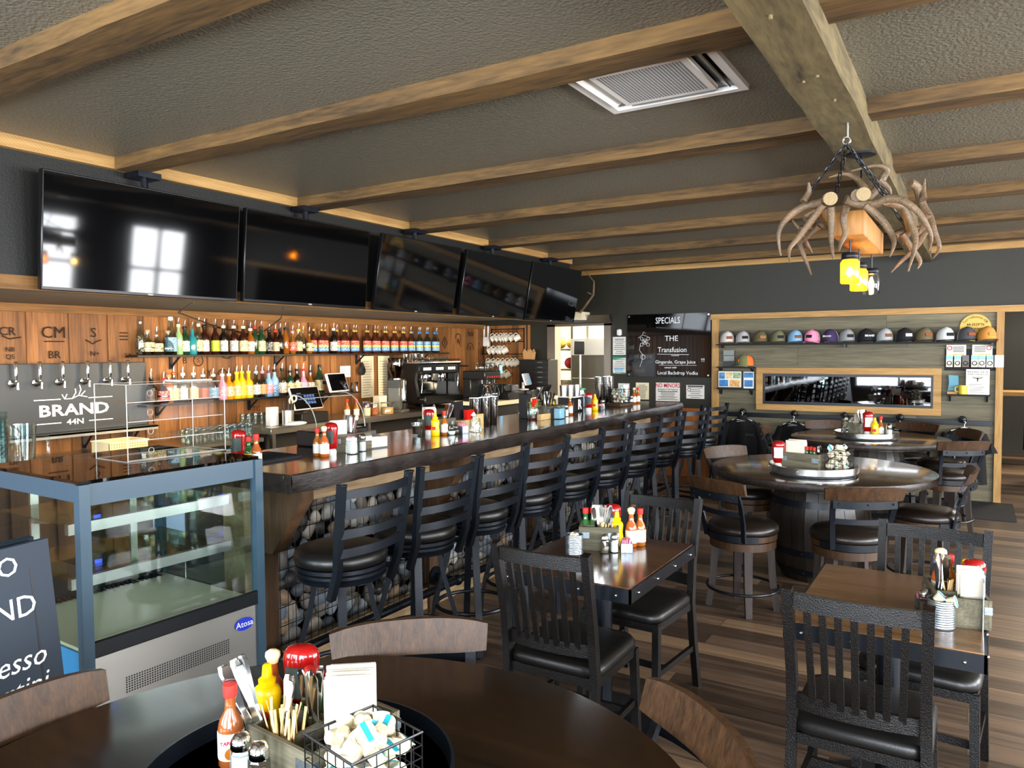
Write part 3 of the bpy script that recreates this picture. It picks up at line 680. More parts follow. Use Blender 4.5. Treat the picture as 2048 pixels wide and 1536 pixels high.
# ------------------------------------------------------------------ barrel tables and their stools
TZ = .77
def barrel_table(cx, cy, r, lab, top=None, rot=0):
    t = thing('barrel_table', lab, 'table', (cx, cy, 0), rot, group='round barrel tables')
    s = MB(); n = 24
    prof = [(.255, 0), (.3, .1), (.33, .24), (.342, .36), (.335, .48), (.305, .62), (.27, .718)]
    for k in range(n):
        a0, a1 = 2*PI*k/n, 2*PI*(k+.96)/n; vs = []
        for q, z in prof:
            for a, q2 in ((a0, q), (a1, q), (a1, q-.025), (a0, q-.025)): vs.append((q2*math.cos(a), q2*math.sin(a), z))
        fs = [(0, 1, 2, 3), tuple(len(vs)-4+j for j in range(4))[::-1]]
        for i in range(len(prof)-1):
            for j in range(4): fs.append((i*4+j, i*4+(j+1) % 4, (i+1)*4+(j+1) % 4, (i+1)*4+j))
        s.add(vs, fs)
    s.cyl((0, 0, .01), .24, .02, 24); s.build('barrel', M_barrel, t)
    def rad(z):
        for (q0, z0), (q1, z1) in zip(prof, prof[1:]):
            if z <= z1: return q0+(q1-q0)*(z-z0)/(z1-z0)
        return prof[-1][0]
    for z in (.05, .19, .53, .68):
        h = MB(); h.lathe([(rad(z)-.004, z), (rad(z)+.005, z), (rad(z+.045)+.005, z+.045), (rad(z+.045)-.004, z+.045)], seg=32)
        for k in range(8): a = 2*PI*k/8+.2; h.ball(((rad(z+.022)+.006)*math.cos(a), (rad(z+.022)+.006)*math.sin(a), z+.022), .006, 6, 5)
        h.build('hoop', M_bmetal, t)
    m = MB(); rs = random.Random(int(cx*100)); N = 96; vs = []
    for q, z in ((.2, .718), (r-.012, .718), (r, .73), (r, .755), (r-.004, .768)):
        for k in range(N):
            a = 2*PI*k/N; w_ = q+(rs.uniform(-.004, .004) if q > r-.01 and z < .76 else 0); vs.append((w_*math.cos(a), w_*math.sin(a), z))
    fs = [(i*N+k, i*N+(k+1) % N, (i+1)*N+(k+1) % N, (i+1)*N+k) for i in range(4) for k in range(N)]
    m.add(vs, fs); m.build('rough_edge', M_tabrim, t, ang=60)
    MB().lathe([(0, .7), (r-.006, .72), (r-.004, TZ-.001), (r-.007, TZ), (0, TZ)], seg=96).build('tabletop', top or M_table_y, t)
    return t
barrel_table(-1.03, .91, .768, 'round dark wood table in the foreground', M_table_fg)
barrel_table(-.93, 5.72, .745, 'round barrel table in the middle of the room', rot=.4)
barrel_table(-.86, 7.95, .70, 'round barrel table in front of the merchandise wall', rot=.9)
def make_barrel_stool():
    t = thing('barrel_stool', 'x', 'stool', group='swivel stools round the barrel tables')
    MB().lathe([(0, .49), (.205, .49), (.215, .505), (.212, .53), (.19, .552), (.12, .565), (0, .568)], seg=36).build('seat', M_vinyl_br, t, ang=60)
    MB().lathe([(.15, .455), (.206, .455), (.208, .49), (.15, .49)], seg=36).build('seat_rim', M_dkwood, t)
    MB().lathe([(.12, .40), (.2, .40), (.2, .447), (.12, .447)], seg=36).build('apron', M_dkwood, t)
    for a in (40, 140, 220, 320):
        d = (math.cos(R(a)), math.sin(R(a)))
        MB().sweep([(d[0]*.165, d[1]*.165, .41), (d[0]*.178, d[1]*.178, .2), (d[0]*.205, d[1]*.205, 0)], [.05, .046, .038], [.045, .042, .036], (d[0], d[1], .1)).build('leg', M_stool_leg, t)
    MB().ring((0, 0, .14), .215, .009, 36).build('foot_ring', M_bmetal, t)
    b = MB(); b.tube(arc((0, 0), .21, R(215), R(325), 12, .47), .001, 4)
    for sx in (-1, 1):
        b.sweep([(sx*.145, -.165, .46), (sx*.155, -.185, .58), (sx*.168, -.225, .70), (sx*.173, -.256, .762)], .03, .012, (0, 1, 0))
    cv = lambda z, x, off: [(-x+2*x*i/8, off-.042*(1-(2*i/8-1)**2), z) for i in range(9)]
    b.sweep(cv(.742, .175, -.254), .01, .045, (0, 0, 1)); b.sweep(cv(.635, .16, -.198), .01, .03, (0, 0, 1))
    b.sweep([(.212*math.cos(a), .212*math.sin(a), .475) for a in [R(205+13*i) for i in range(11)]], .006, .04, (0, 0, 1))
    for sx in (-.15, 0, .15): b.ball((sx, -.262-.042*(1-(sx/.178)**2), .747), .006, 6, 5)
    b.build('back_frame', M_bmetal, t)
    w_ = MB(); x = .215; n = 12; vs = []
    for i in range(n+1):
        u = 2*i/n-1; yy = -.24-.042*(1-u*u)+.0; e = .012*abs(u)**4
        for dy, z in ((0, .752+e), (.018, .752+e), (.012, .845-e), (-.008, .845-e)): vs.append((u*x*(1+(.04 if z > .8 else 0)), yy+dy-(z-.76)*.25, z))
    fs = [(0, 1, 2, 3), tuple(n*4+k for k in range(4))[::-1]]+[(i*4+k, i*4+(k+1) % 4, (i+1)*4+(k+1) % 4, (i+1)*4+k) for i in range(n) for k in range(4)]
    w_.add(vs, fs); w_.build('back_board', M_dkwood, t)
    return t
st = make_barrel_stool(); first = True
def place_stool(x, y, look, lab):
    """look = the point the sitter faces"""
    global first
    rz = math.atan2(look[1]-y, look[0]-x)-PI/2
    if first: st.location = (x, y, 0); st.rotation_euler = (0, 0, rz); st['label'] = lab; first = False
    else: dup(st, (x, y, 0), rz, lab)
S_ = 'dark swivel stool '
T1, T2, T3 = (-1.03, .91), (-.93, 5.72), (-.86, 7.95)
place_stool(-1.19, 1.46, (-1.02, 1.27), S_+'behind the foreground table, below the nearest bar stool')
place_stool(-.665, 1.35, (-.89, 1.11), S_+'at the right edge of the foreground table')
place_stool(-1.565, .845, (-1.03, .90), S_+'at the left of the foreground table by the sign')
place_stool(-1.22, 4.74, (-1.06, 5.08), S_+'left front of the middle barrel table, seat fully visible')
place_stool(-1.49, 5.91, (-1.0, 5.6), S_+'behind the left side of the middle barrel table')
place_stool(-.63, 4.86, (-.78, 5.15), S_+'in front of the middle barrel table, back turned to the camera')
place_stool(-.27, 5.69, (-.93, 5.66), S_+'at the right end of the middle barrel table, board seen end-on')
place_stool(-.2, 7.56, (-.38, 7.85), S_+'at the right front of the far barrel table')
place_stool(-.25, 8.28, (-.8, 8.0), S_+'at the right of the far table, mostly behind another stool')
place_stool(-.60, 8.70, (-.85, 8.1), S_+'on the wall side of the far barrel table, wide board showing')
place_stool(-1.25, 8.55, (-.9, 8.0), S_+'on the far left of the far barrel table')
place_stool(-1.55, 7.9, (-.9, 7.95), S_+'left of the far barrel table in front of the jackets')
# ------------------------------------------------------------------ lazy susans
def lazy_susan(x, y, r, rim, lab):
    t = thing('lazy_susan', lab, 'turntable', (x, y, TZ), group='barrel hoop turntables')
    MB().lathe([(r-.045, 0), (r-.02, .004), (r-.012, .02), (r-.03, .024), (0, .024)], seg=48).build('turning_base', M_dkwood if rim is M_bmetal else M_galv, t)
    MB().lathe([(0, .024), (r-.006, .024), (r-.006, .03), (0, .03)], seg=48).build('tray', M_dkwood, t)
    h = MB(); h.lathe([(r-.006, .024), (r, .022), (r+.004, .065), (r-.003, .067), (r-.006, .03)], seg=56)
    for k in range(6): a = k*PI/3+.35; h.ball(((r+.002)*math.cos(a), (r+.002)*math.sin(a), .045), .006, 6, 5)
    h.build('hoop_rim', rim, t); return t
lazy_susan(-1.08, .98, .29, M_bmetal, 'dark lazy susan under the foreground caddy')
lazy_susan(-.93, 5.45, .285, M_steel, 'steel hoop lazy susan on the middle barrel table')
lazy_susan(-.87, 7.85, .28, M_steel, 'steel hoop lazy susan on the far barrel table')
LZ = TZ+.03
# ------------------------------------------------------------------ condiments
def put(o, lab, cat, loc, rz=0, group=None):
    o.location = loc; o.rotation_euler = (0, 0, rz); return tag(o, lab, cat, group)
def ketchup(pl, loc, rz=0, h=.17):
    k = h/.17; t = thing('ketchup_bottle', 'red upside-down squeeze ketchup bottle '+pl, 'bottle', loc, rz, 'ketchup bottles')
    MB().at(sc=(k, k, k)).lathe([(.02, .03), (.03, .04), (.037, .07), (.035, .1), (.039, .14), (.037, .155), (.028, .166), (.012, .17), (0, .168)], seg=24, sy=.72).build('body', M_ketch, t, ang=70)
    MB().at(sc=(k, k, k)).lathe([(.027, 0), (.028, .022), (.021, .032)], seg=20, sy=.8).build('cap', M_white, t)
    m = MB().at(sc=(k, k, k)); vs = []
    for i in range(9):
        a = -PI/2+(-1+i/4)*.75; 
        for z, q in ((.065, .0385), (.09, .0372), (.13, .0392)): vs.append((q*1.01*math.cos(a), q*.735*math.sin(a), z))
    m.add(vs, [(i*3+j, (i+1)*3+j, (i+1)*3+j+1, i*3+j+1) for i in range(8) for j in range(2)]); m.build('label', M_paper if 'barrel' in pl else plain_once('ketchup_label', '#2b3a35'), t)
    return t
def plain_once(n, c, rough=.5, **k): return MATS[n] if n in MATS else plain(n, c, rough, **k)
def mustard(pl, loc, rz=0, h=.15):
    k = h/.15; t = thing('mustard_bottle', 'yellow mustard squeeze bottle '+pl, 'bottle', loc, rz, 'mustard bottles')
    MB().at(sc=(k, k, k)).lathe([(.026, 0), (.029, .004), (.03, .03), (.026, .06), (.029, .09), (.026, .1), (.016, .108)], seg=24, sy=.8).build('body', M_yellow, t, ang=70)
    MB().at(sc=(k, k, k)).lathe([(.017, .106), (.018, .118), (.011, .124), (.009, .146), (.005, .15), (0, .15)], seg=18).build('nozzle_cap', M_yellow, t)
    MB().at((0, -.0245*k, .05*k), (PI/2, 0, 0), (k, k, k)).prism(rrect(-.014, .014, -.01, .01, .006), -.001, .0012).build('label', M_redl, t)
    return t
def sauce(pl, loc, kind='orange', rz=0, h=.16):
    body, cap, lab, d = {'orange': (M_orange, M_wknob, M_paper, 'pale capped hot sauce bottle'), 'tapa': (plain_once('brown_sauce', '#8a4a22', rough=.12, coat=.4), M_redl, M_paper, 'sauce'), 'red': (M_amber, M_redl, M_paper, 'red capped hot sauce bottle'), 'green': (M_green, M_redl, M_ylabel, 'small green sauce bottle'), 'clear': (M_orange, M_redl, M_paper, 'narrow pepper sauce bottle')}[kind]
    k = h/.16; t = thing('hot_sauce_bottle', d+' '+pl, 'bottle', loc, rz, 'hot sauce bottles')
    MB().at(sc=(k, k, k)).lathe([(.021, 0), (.024, .004), (.024, .075), (.02, .092), (.011, .108), (.0095, .136), (.011, .14)], seg=20).build('body', body, t, ang=60)
    if kind == 'orange': MB().at(sc=(k, k, k)).lathe([(.011, .136), (.0125, .142), (.016, .15), (.015, .158), (.008, .163), (0, .164)], seg=16).build('cap', cap, t, ang=70)
    else: MB().at(sc=(k, k, k)).lathe([(.012, .134), (.013, .138), (.013, .158), (.01, .16), (0, .16)], seg=16).build('cap', cap, t)
    MB().at(sc=(k, k, k)).lathe([(.0245, .018), (.0248, .02), (.0248, .068), (.0245, .07)], seg=20).build('label', lab, t)
    return t
def shaker(pl, loc, fill=None, h=.085, metal=True):
    k = h/.085; n = 'salt' if fill is M_salt else 'pepper'
    t = thing(n+'_shaker', 'glass %s shaker %s' % (n, pl), 'shaker', loc, 0, 'salt and pepper shakers')
    MB().at(sc=(k, k, k)).lathe([(.019, 0), (.02, .003), (.018, .055), (.015, .06)], seg=8).build('glass_body', M_clear, t)
    MB().at(sc=(k, k, k)).lathe([(.0165, .004), (.0155, .046), (0, .047)], seg=8).build('contents', fill or M_pepper, t)
    MB().at(sc=(k, k, k)).lathe([(.0165, .057), (.018, .06), (.0165, .074), (.01, .083), (0, .085)], seg=18).build('lid', M_chrome, t, ang=60)
    return t
def napkins(pl, loc, rz=0, w_=.11, d=.06, h=.13):
    m = MB(); rs = random.Random(int(loc[0]*1000)); n = 14
    for i in range(n):
        y = -d/2+d*(i+.5)/n; hh = h-rs.uniform(0, .018)
        m.box((rs.uniform(-.003, .003), y, hh/2), (w_-rs.uniform(0, .008), d/n*.85, hh), .0015, (rs.uniform(-.04, .04), 0, 0))
    o = m.build('napkin_stack', M_napkin); return put(o, 'folded white paper napkins '+pl, 'napkins', loc, rz)
CUT = {}
def cutlery_mesh(kind):
    if kind in CUT: return CUT[kind]
    m = MB()   # stands handle up: handle top at z = .2
    if kind == 'stick': m.box((0, 0, .06), (.006, .0018, .12), .0008)
    else:
        m.sweep([(0, 0, 0), (0, 0, .04), (0, .001, .1), (0, .003, .15), (0, .002, .185), (0, 0, .2)], [.02 if kind == 'knife' else .022, .02, .011, .016, .02, .012], [.0025, .003, .006, .007, .006, .004], (0, 1, 0))
    CUT[kind] = m.mesh('table_knife' if kind == 'knife' else ('wooden_stirrer' if kind == 'stick' else 'table_fork'), M_stick if kind == 'stick' else M_chrome, 60); return CUT[kind]
def cutlery(pl, base, n, spread=.02, seed=1, sticks=0, lean=.25, sc=1):
    rs = random.Random(seed)
    for i in range(n):
        k = ('knife', 'fork')[i % 2]; o = ob('table_'+k, cutlery_mesh(k), None, (base[0]+rs.uniform(-spread, spread), base[1]+rs.uniform(-spread, spread)*.6, base[2]), (rs.uniform(-lean, lean), rs.uniform(-lean, lean), R(31)+rs.uniform(-.6, .6)))
        o.scale = (sc, sc, sc)
        tag(o, 'shiny upright table %s %s' % (k, pl), 'cutlery', 'cutlery '+pl)
    for i in range(sticks):
        o = ob('wooden_stirrer', cutlery_mesh('stick'), None, (base[0]+rs.uniform(-spread, spread)+.015, base[1]+rs.uniform(-spread, spread)*.5-.012, base[2]), (rs.uniform(-.2, .2), rs.uniform(-.2, .2), rs.uniform(0, 3)))
        o.scale = (sc, sc, sc)
        tag(o, 'flat wooden stirrer '+pl, 'stirrer', 'wooden stirrers '+pl)
def caddy(pl, loc, rz=0, L=.26, W=.2, H=.08, metal=True):
    t = thing('condiment_caddy', 'weathered grey wood condiment caddy '+pl, 'caddy', loc, rz, 'wooden condiment caddies')
    for a in ((-L/2, L/2, -W/2, -W/2+.01), (-L/2, L/2, W/2-.01, W/2), (-L/2, -L/2+.01, -W/2+.01, W/2-.01), (L/2-.01, L/2, -W/2+.01, W/2-.01)): MB().b2(*a, 0, H, .001).build('side', M_caddy, t)
    MB().b2(-L/2, L/2, -W/2, W/2, 0, .006).build('bottom', M_caddy, t)
    MB().b2(-L/2+.01, L/2-.01, -.005, .005, .006, H-.005).build('divider', M_caddy, t)
    MB().b2(L*.12, L*.12+.008, -W/2+.01, W/2-.01, .006, H-.005).build('divider', M_caddy, t)
    if metal:
        for sx in (-1, 1):
            for sy in (-1, 1): MB().b2(sx*L/2-sx*.045, sx*(L/2+.0015), sy*(W/2-.02), sy*(W/2+.0015), H*.52, H*.78).build('corner_plate', M_galv, t)
    MB().tube([(-.03, W/2-.02, H-.01), (-.03, W/2-.022, H+.012), (.03, W/2-.022, H+.012), (.03, W/2-.02, H-.01)], .0022, 6).build('wire_handle', M_steel, t)
    return t
def creamer_mesh(i=[0]):
    if 'cr' in CUT: return CUT['cr']
    CUT['cr'] = (MB().lathe([(.0, .0), (.0115, 0), (.0125, .003), (.016, .022), (.0165, .024)], seg=18).mesh('creamer_cup', M_cream_cup, 50), MB().lathe([(.0, .0242), (.019, .0242), (.019, .0255), (0, .0258)], seg=18).mesh('foil_lid', M_paper), MB().b2(-.006, .006, -.018, .018, .0258, .0262).mesh('lid_print', M_teal))
    return CUT['cr']
def creamers(pl, pts, seed=2):
    rs = random.Random(seed); a, b, c = creamer_mesh()
    for p in pts:
        t = thing('creamer_cup', 'white coffee creamer cup '+pl, 'creamer', p, 0, 'creamer cups '+pl); t.rotation_euler = (rs.uniform(-1.3, 1.3)+(PI if rs.random() < .6 else 0), rs.uniform(-.9, .9), rs.uniform(0, 6))
        ob('cup', a, t); l = ob('foil_lid', b, t); ob('lid_print', c, l)
def wire_basket(pl, loc, rz=0, s=.15, h=.115, n=5):
    t = thing('wire_basket', 'square black wire basket of creamer cups '+pl, 'basket', loc, rz, 'wire creamer baskets')
    m = MB(); q = s/2
    m.tube([(-q, -q, h), (q, -q, h), (q, q, h), (-q, q, h)], .0028, 6, True)
    m.build('rim', M_black, t); m = MB().tube([(-q, -q, 0), (q, -q, 0), (q, q, 0), (-q, q, 0)], .002, 6, True)
    for i in range(1, 5): z = h*i/5; m.tube([(-q, -q, z), (q, -q, z), (q, q, z), (-q, q, z)], .0013, 5, True)
    for i in range(n+2):
        a = -q+s*i/(n+1)
        for p in ((a, -q), (a, q), (-q, a), (q, a)): m.tube([(p[0], p[1], 0), (p[0], p[1], h)], .0013, 5)
        m.tube([(a, -q, 0), (a, q, 0)], .0013, 5); m.tube([(-q, a, 0), (q, a, 0)], .0013, 5)
    m.build('wire_grid', M_black, t); return t
def packets(pl, loc, rz=0, s=.05):
    t = thing('sweetener_holder', 'small holder stuffed with pink sweetener packets '+pl, 'sweetener holder', loc, rz, 'sweetener holders')
    m = MB(); m.b2(-s/2, s/2, -s/2, -s/2+.004, 0, s*.8).b2(-s/2, s/2, s/2-.004, s/2, 0, s*.8).b2(-s/2, -s/2+.004, -s/2, s/2, 0, s*.8).b2(s/2-.004, s/2, -s/2, s/2, 0, s*.8).b2(-s/2, s/2, -s/2, s/2, 0, .004); m.build('box', M_galv, t)
    m = MB(); rs = random.Random(5)
    for i in range(9): m.box((-s*.36+s*.72*i/8, rs.uniform(-.004, .004), s*.62), (.003, s*.72, s*1.0), 0, (rs.uniform(-.15, .15), rs.uniform(-.12, .12), 0))
    tag(m.build('packets', M_pink, t), kind='stuff'); return t
def tin(pl, loc, r=.036, h=.085):
    t = thing('creamer_tin', 'galvanised tin cup holding creamers '+pl, 'tin', loc, 0, 'galvanised creamer tins')
    m = MB(); m.lathe([(0, .002), (r*.93, 0), (r, .003)]+[(r+(.0008 if i % 2 else 0), .003+h*.97*i/24) for i in range(25)]+[(r+.002, h), (r-.002, h), (r-.003, .01), (0, .008)], seg=36); m.build('ribbed_body', M_galv, t, ang=20); return t
# foreground caddy set on the lazy susan
F = 'on the foreground round table'
caddy(F, (-1.15, 1.085, LZ), R(-6), .27, .225, .078)
o_ = LZ+.007
ketchup(F, (-1.245, 1.14, o_), .5, .175); mustard(F, (-1.268, 1.065, o_), .4, .155)
sauce('behind the mustard in the foreground caddy', (-1.29, 1.10, o_), 'orange', 0, .165); sauce('in the foreground caddy, left of its twin', (-1.195, 1.118, o_), 'green', 0, .145); sauce('in the foreground caddy, right of its twin', (-1.158, 1.122, o_), 'green', 0, .14)
ts = sauce('standing left of the foreground caddy', (-1.25, .958, LZ), 'tapa', R(50), .165); ts['label'] = 'red sauce bottle with white name label left of the foreground caddy'
letter(ts, 'TAPATÍO', .0095, (0, -.0262, .055), (PI/2, 0, 0), M_redink, ext=.0004, bold=.0004)
hat = MB().at((0, -.0252, .033), (PI/2, 0, 0)).cyl((0, 0, 0), .012, .0006, 16); hat.build('label_oval', M_amber, ts)
shaker('in front of the foreground caddy, the left one', (-1.185, .93, LZ), M_salt, .095); shaker('in front of the foreground caddy, the right one', (-1.128, .925, LZ), M_pepper, .095)
napkins('in the foreground caddy', (-1.078, 1.118, o_), R(38), .1, .09, .17)
for i, (bx, by, lx, ly, lz, L_) in enumerate(((-1.205, 1.005, -.42, -.2, .9, 1.0), (-1.20, 1.015, -.36, -.15, .92, 1.02), (-1.21, 1.0, -.30, -.2, .93, .98), (-1.215, 1.02, -.26, -.1, .95, 1.0), (-1.195, 1.0, -.22, -.14, .95, .97))):
    zv = Vector((lx, ly, lz)).normalized(); yv = (Vector((bx, by, .9))-Vector((0, 0, 1.62))).normalized(); yv = (yv-zv*yv.dot(zv)).normalized(); xv = yv.cross(zv)
    o = ob('table_knife' if i % 2 == 0 else 'table_fork', cutlery_mesh('knife' if i % 2 == 0 else 'fork')); o.matrix_world = Matrix.Translation((bx, by, o_+.004)) @ Matrix((xv, yv, zv)).transposed().to_4x4() @ Matrix.Scale(L_, 4)
    tag(o, 'shiny table %s leaning left in the foreground caddy' % ('knife' if i % 2 == 0 else 'fork'), 'cutlery', 'cutlery leaning left in the foreground caddy')
cutlery('in the middle of the foreground caddy', (-1.165, 1.01, o_), 3, .03, 8, 0, .16, .8)
cutlery('beside the foreground napkins', (-1.125, 1.07, o_), 6, .014, 11, 0, .16, .85)
for i in range(22):
    rs = random.Random(50+i); o = ob('wooden_stirrer', cutlery_mesh('stick'), None, (-1.19+.07*rs.random(), .985+.05*rs.random(), o_), (rs.uniform(-.25, .25), rs.uniform(-.25, .25), rs.uniform(0, 3)))
    tag(o, 'flat wooden coffee stirrer in the foreground caddy', 'stirrer', 'wooden stirrers in the foreground caddy')
wire_basket(F, (-.945, 1.01, LZ+.003), R(-12.5), .152, .118)
rs = random.Random(9); cp = []
for lv, zz in enumerate((.025, .055, .085, .112, .128)):
    k = (4, 4, 4, 4, 2)[lv]
    for i in range(k):
        for j in range(k):
            if lv < 3 and 0 < i < k-1 and 0 < j < k-1: continue
            u, v = ((i+.5)/k-.5)*.122*(1 if lv < 4 else .8), ((j+.5)/k-.5)*.122*(1 if lv < 4 else .8); c_, s_ = math.cos(R(-12.5)), math.sin(R(-12.5))
            cp.append((-.945+u*c_-v*s_+rs.uniform(-.003, .003), 1.01+u*s_+v*c_+rs.uniform(-.003, .003), LZ+zz+rs.uniform(-.004, .006)))
creamers('in the foreground wire basket', cp, 21)
# square table by the bar stools
F = 'on the square table by the bar stools'; z0 = .76
caddy(F, (-1.39, 2.99, z0), R(22), .17, .14, .1)
c0 = (-1.39, 2.99); q = z0+.007
sauce('at the left of the middle square table caddy', (-1.455, 2.985, q), 'green', 0, .16); sauce('second from the left in the middle square table caddy', (-1.43, 3.01, q), 'green', 0, .16)
napkins('in the caddy '+F, (-1.405, 3.035, q), R(22), .075, .05, .17)
cutlery('in the caddy '+F, (-1.375, 2.985, q), 6, .016, 31, 6, .3, .9)
ketchup('in the caddy '+F, (-1.355, 3.05, q), .4, .175); mustard('in the caddy '+F, (-1.325, 3.03, q), 0, .15)
sauce('right of the middle square table caddy', (-1.27, 3.06, z0), 'orange', 0, .17); sauce('behind the right end of the middle square table caddy', (-1.245, 3.10, z0), 'red', 0, .165)
shaker(F+', the left one', (-1.325, 2.90, z0), M_pepper, .085); shaker(F+', the right one', (-1.295, 2.935, z0), M_salt, .085)
packets(F, (-1.255, 2.97, z0), .5, .05)
tin(F, (-1.43, 2.825, z0), .036, .085)
creamers('in the tin '+F, [(-1.445, 2.825, z0+.08), (-1.415, 2.825, z0+.08)], 4)
# right-hand square table
F = 'on the right-hand square table'
caddy(F, (-.04, 2.79, z0), R(-78), .24, .15, .09)
tag(MB().b2(.034, .037, 2.66, 2.92, z0, z0+.15).build('metal_plate', M_galv), 'upright galvanised sheet behind the napkins on the right-hand square table', 'metal plate')
napkins('in the caddy '+F, (.0, 2.745, q), R(12), .07, .06, .165)
sauce('at the left of the right-hand table caddy', (-.085, 2.86, q), 'orange', 0, .185); sauce('behind the cutlery of the right-hand table caddy', (-.06, 2.885, q), 'red', 0, .165)
mustard('in the caddy '+F, (-.015, 2.89, q), 0, .155); ketchup('in the caddy '+F, (.01, 2.86, q), .6, .165)
cutlery('in the caddy '+F, (-.075, 2.80, q), 5, .012, 41, 9, .2, .9)
shaker(F+' beside the tin', (-.125, 2.745, z0), M_pepper, .085); packets(F, (-.135, 2.82, z0), .2, .04)
tin(F, (-.075, 2.645, z0), .038, .088)
creamers('in the tin '+F, [(-.09, 2.645, z0+.08), (-.06, 2.645, z0+.08)], 6)
# middle barrel table
F = 'on the middle barrel table'
caddy(F, (-.985, 5.42, LZ), R(-12), .26, .16, .115)
ketchup(F, (-1.145, 5.38, LZ), .2, .19)
napkins('in the caddy '+F, (-1.04, 5.44, LZ+.007), R(-12), .13, .06, .19)
for i, (x, y) in enumerate(((-.965, 5.41), (-.94, 5.42), (-.915, 5.395))): sauce('in the middle barrel table caddy, %s from its left' % ORD[i], (x, y, LZ+.007), 'green', 0, .15)
cutlery('in the caddy '+F, (-.885, 5.40, LZ+.007), 4, .01, 61, 0, .15, .8)
wire_basket(F, (-.765, 5.41, LZ), R(-10), .15, .15)
creamers('in the wire basket '+F, [(-.765+a*.042, 5.41+b*.045, LZ+.02+.027*c_) for c_ in range(6) for a in (-1, 0, 1) for b in (-1, 1)]+[(-.785, 5.41, LZ+.165), (-.745, 5.41, LZ+.172)], 33)
# far barrel table
F = 'on the far barrel table'
caddy(F, (-.93, 7.8, LZ), R(75), .2, .12, .12)
napkins('in the caddy '+F, (-.94, 7.86, LZ+.007), R(75), .09, .05, .2)
wire_basket(F, (-1.03, 7.88, LZ), .2, .12, .17)
creamers('in the wire basket '+F, [(-1.03+a*.03, 7.88+b*.035, LZ+.02+.03*c_) for c_ in range(5) for a in (-1, 1) for b in (-1, 1)], 35)
ketchup(F, (-.845, 7.77, LZ), .4, .23); mustard(F, (-.785, 7.74, LZ), 0, .18); sauce(F+' right of the mustard', (-.74, 7.79, LZ), 'red', 0, .19); shaker(F+' right of the sauce bottle', (-.665, 7.75, LZ), M_salt, .13)
cutlery('in the caddy '+F, (-.88, 7.78, LZ+.007), 5, .02, 71, 0, .2, 1.2)
# ------------------------------------------------------------------ display case, acrylic case and the A-frame sign
dc = thing('display_case', 'glass refrigerated display case with steel front at the end of the bar', 'display case', (-2.84, 1.72, 0), R(-2))
m = MB(); H = 1.2
for x in (-.345, .345):
    for y in (-.345, .345): m.b2(x-.018, x+.018, y-.018, y+.018, .06, H-.012)
m.b2(-.35, .35, -.35, -.33, H-.075, H-.012).b2(-.35, .35, .33, .35, H-.075, H-.012).b2(.33, .355, -.35, .35, H-.085, H-.012).b2(-.35, -.33, -.35, .35, H-.06, H-.012)
m.build('frame', M_caseside, dc)
MB().b2(-.352, .352, -.352, .352, H-.012, H).build('glass_top', glass('smoked_top_glass', '#6f7a7d', .14, top=.7), dc)
MB().b2(.345, .362, -.35, .35, .60, .655, .003).build('black_trim', M_caseblk, dc)
MB().b2(-.34, .34, -.34, .34, .06, .60).b2(-.34, -.325, -.34, .34, .60, .72).build('body', M_caseblk, dc)
p = MB().b2(.34, .352, -.345, .345, .07, .598, .002).build('steel_front', M_steel, dc)
MB().b2(-.345, .325, -.3455, -.34, .07, .61).build('side_panel', plain('blue_side_panel', '#1f6690', .4), dc)
m = MB()
for i in range(44):
    for j in range(7): m.b2(.3525, .3528, -.22+.0095*i, -.2145+.0095*i, .44+.0085*j, .445+.0085*j)
m.build('perforations', M_black, p)
b = MB(); b.at((.353, .265, .535), (0, PI/2, 0)).lathe([(0, 0), (.06, 0), (.06, .003), (0, .0035)], seg=28, sx=.42, sy=.72); b.build('maker_badge', plain('badge_blue', '#1d33b8', .35), dc)
letter(dc, 'Atosa', .034, (.3575, .265, .535), FX, M_white, ext=.0006)
for nm, bx in (('front_glass', (.332, .336, -.328, .328, .655, H-.08)), ('side_glass', (-.325, .325, -.343, -.340, .6, H-.07)), ('side_glass', (-.325, .325, .340, .343, .6, H-.07)), ('back_glass', (-.342, -.339, -.325, .325, .6, H-.06))): MB().b2(*bx).build(nm, M_pane, dc)
MB().b2(-.33, .33, -.335, .335, .602, .62).build('deck', M_deck, dc)
v = MB()
for i in range(30): v.b2(-.31, -.27, -.3+.0203*i, -.29+.0203*i, .62, .626)
v.build('rear_vent', M_caseblk, dc); v = MB()
for i in range(30): v.b2(.29, .32, -.3+.0203*i, -.29+.0203*i, .62, .626)
v.build('front_vent', M_caseblk, dc)
for z, x1 in ((.83, .185), (1.02, .175)):
    s = MB().b2(-.31, x1, -.32, .32, z, z+.007).build('glass_shelf', glass('shelf_glass', '#cfdccb', .08) if 'shelf_glass' not in MATS else MATS['shelf_glass'], dc); MB().b2(x1-.004, x1+.022, -.32, .32, z-.028, z+.01).build('price_rail', M_steel, s)
    for y in (-.2, .2): MB().prism([(-.31, z-.07), (-.31, z-.004), (x1-.05, z-.004), (x1-.05, z-.015)], y-.004, y+.004, 'y').build('bracket', M_steel, s)
u = MB()
for y in (-.2, .2): u.b2(-.325, -.31, y-.015, y+.015, .62, H-.07)
u.build('shelf_uprights', M_steel, dc)
MB().b2(-.324, -.316, -.08, .12, .90, .96).build('control_panel', M_black, dc); MB().b2(-.3158, -.315, .03, .06, .925, .94).build('display', plain('blue_display', '#1020ff', .4, emit=(.05, .1, 1, 1), es=4), dc)
for x in (-.3, .3):
    for y in (-.3, .3): MB().cyl((x, y, 0), .02, .06, 12).build('foot', M_black, dc)
ac = thing('acrylic_case', 'clear acrylic pastry case with four shelves on the display case', 'acrylic case', (-2.87, 1.9, 1.2), R(-2))
W, D, HH = .43, .23, .30
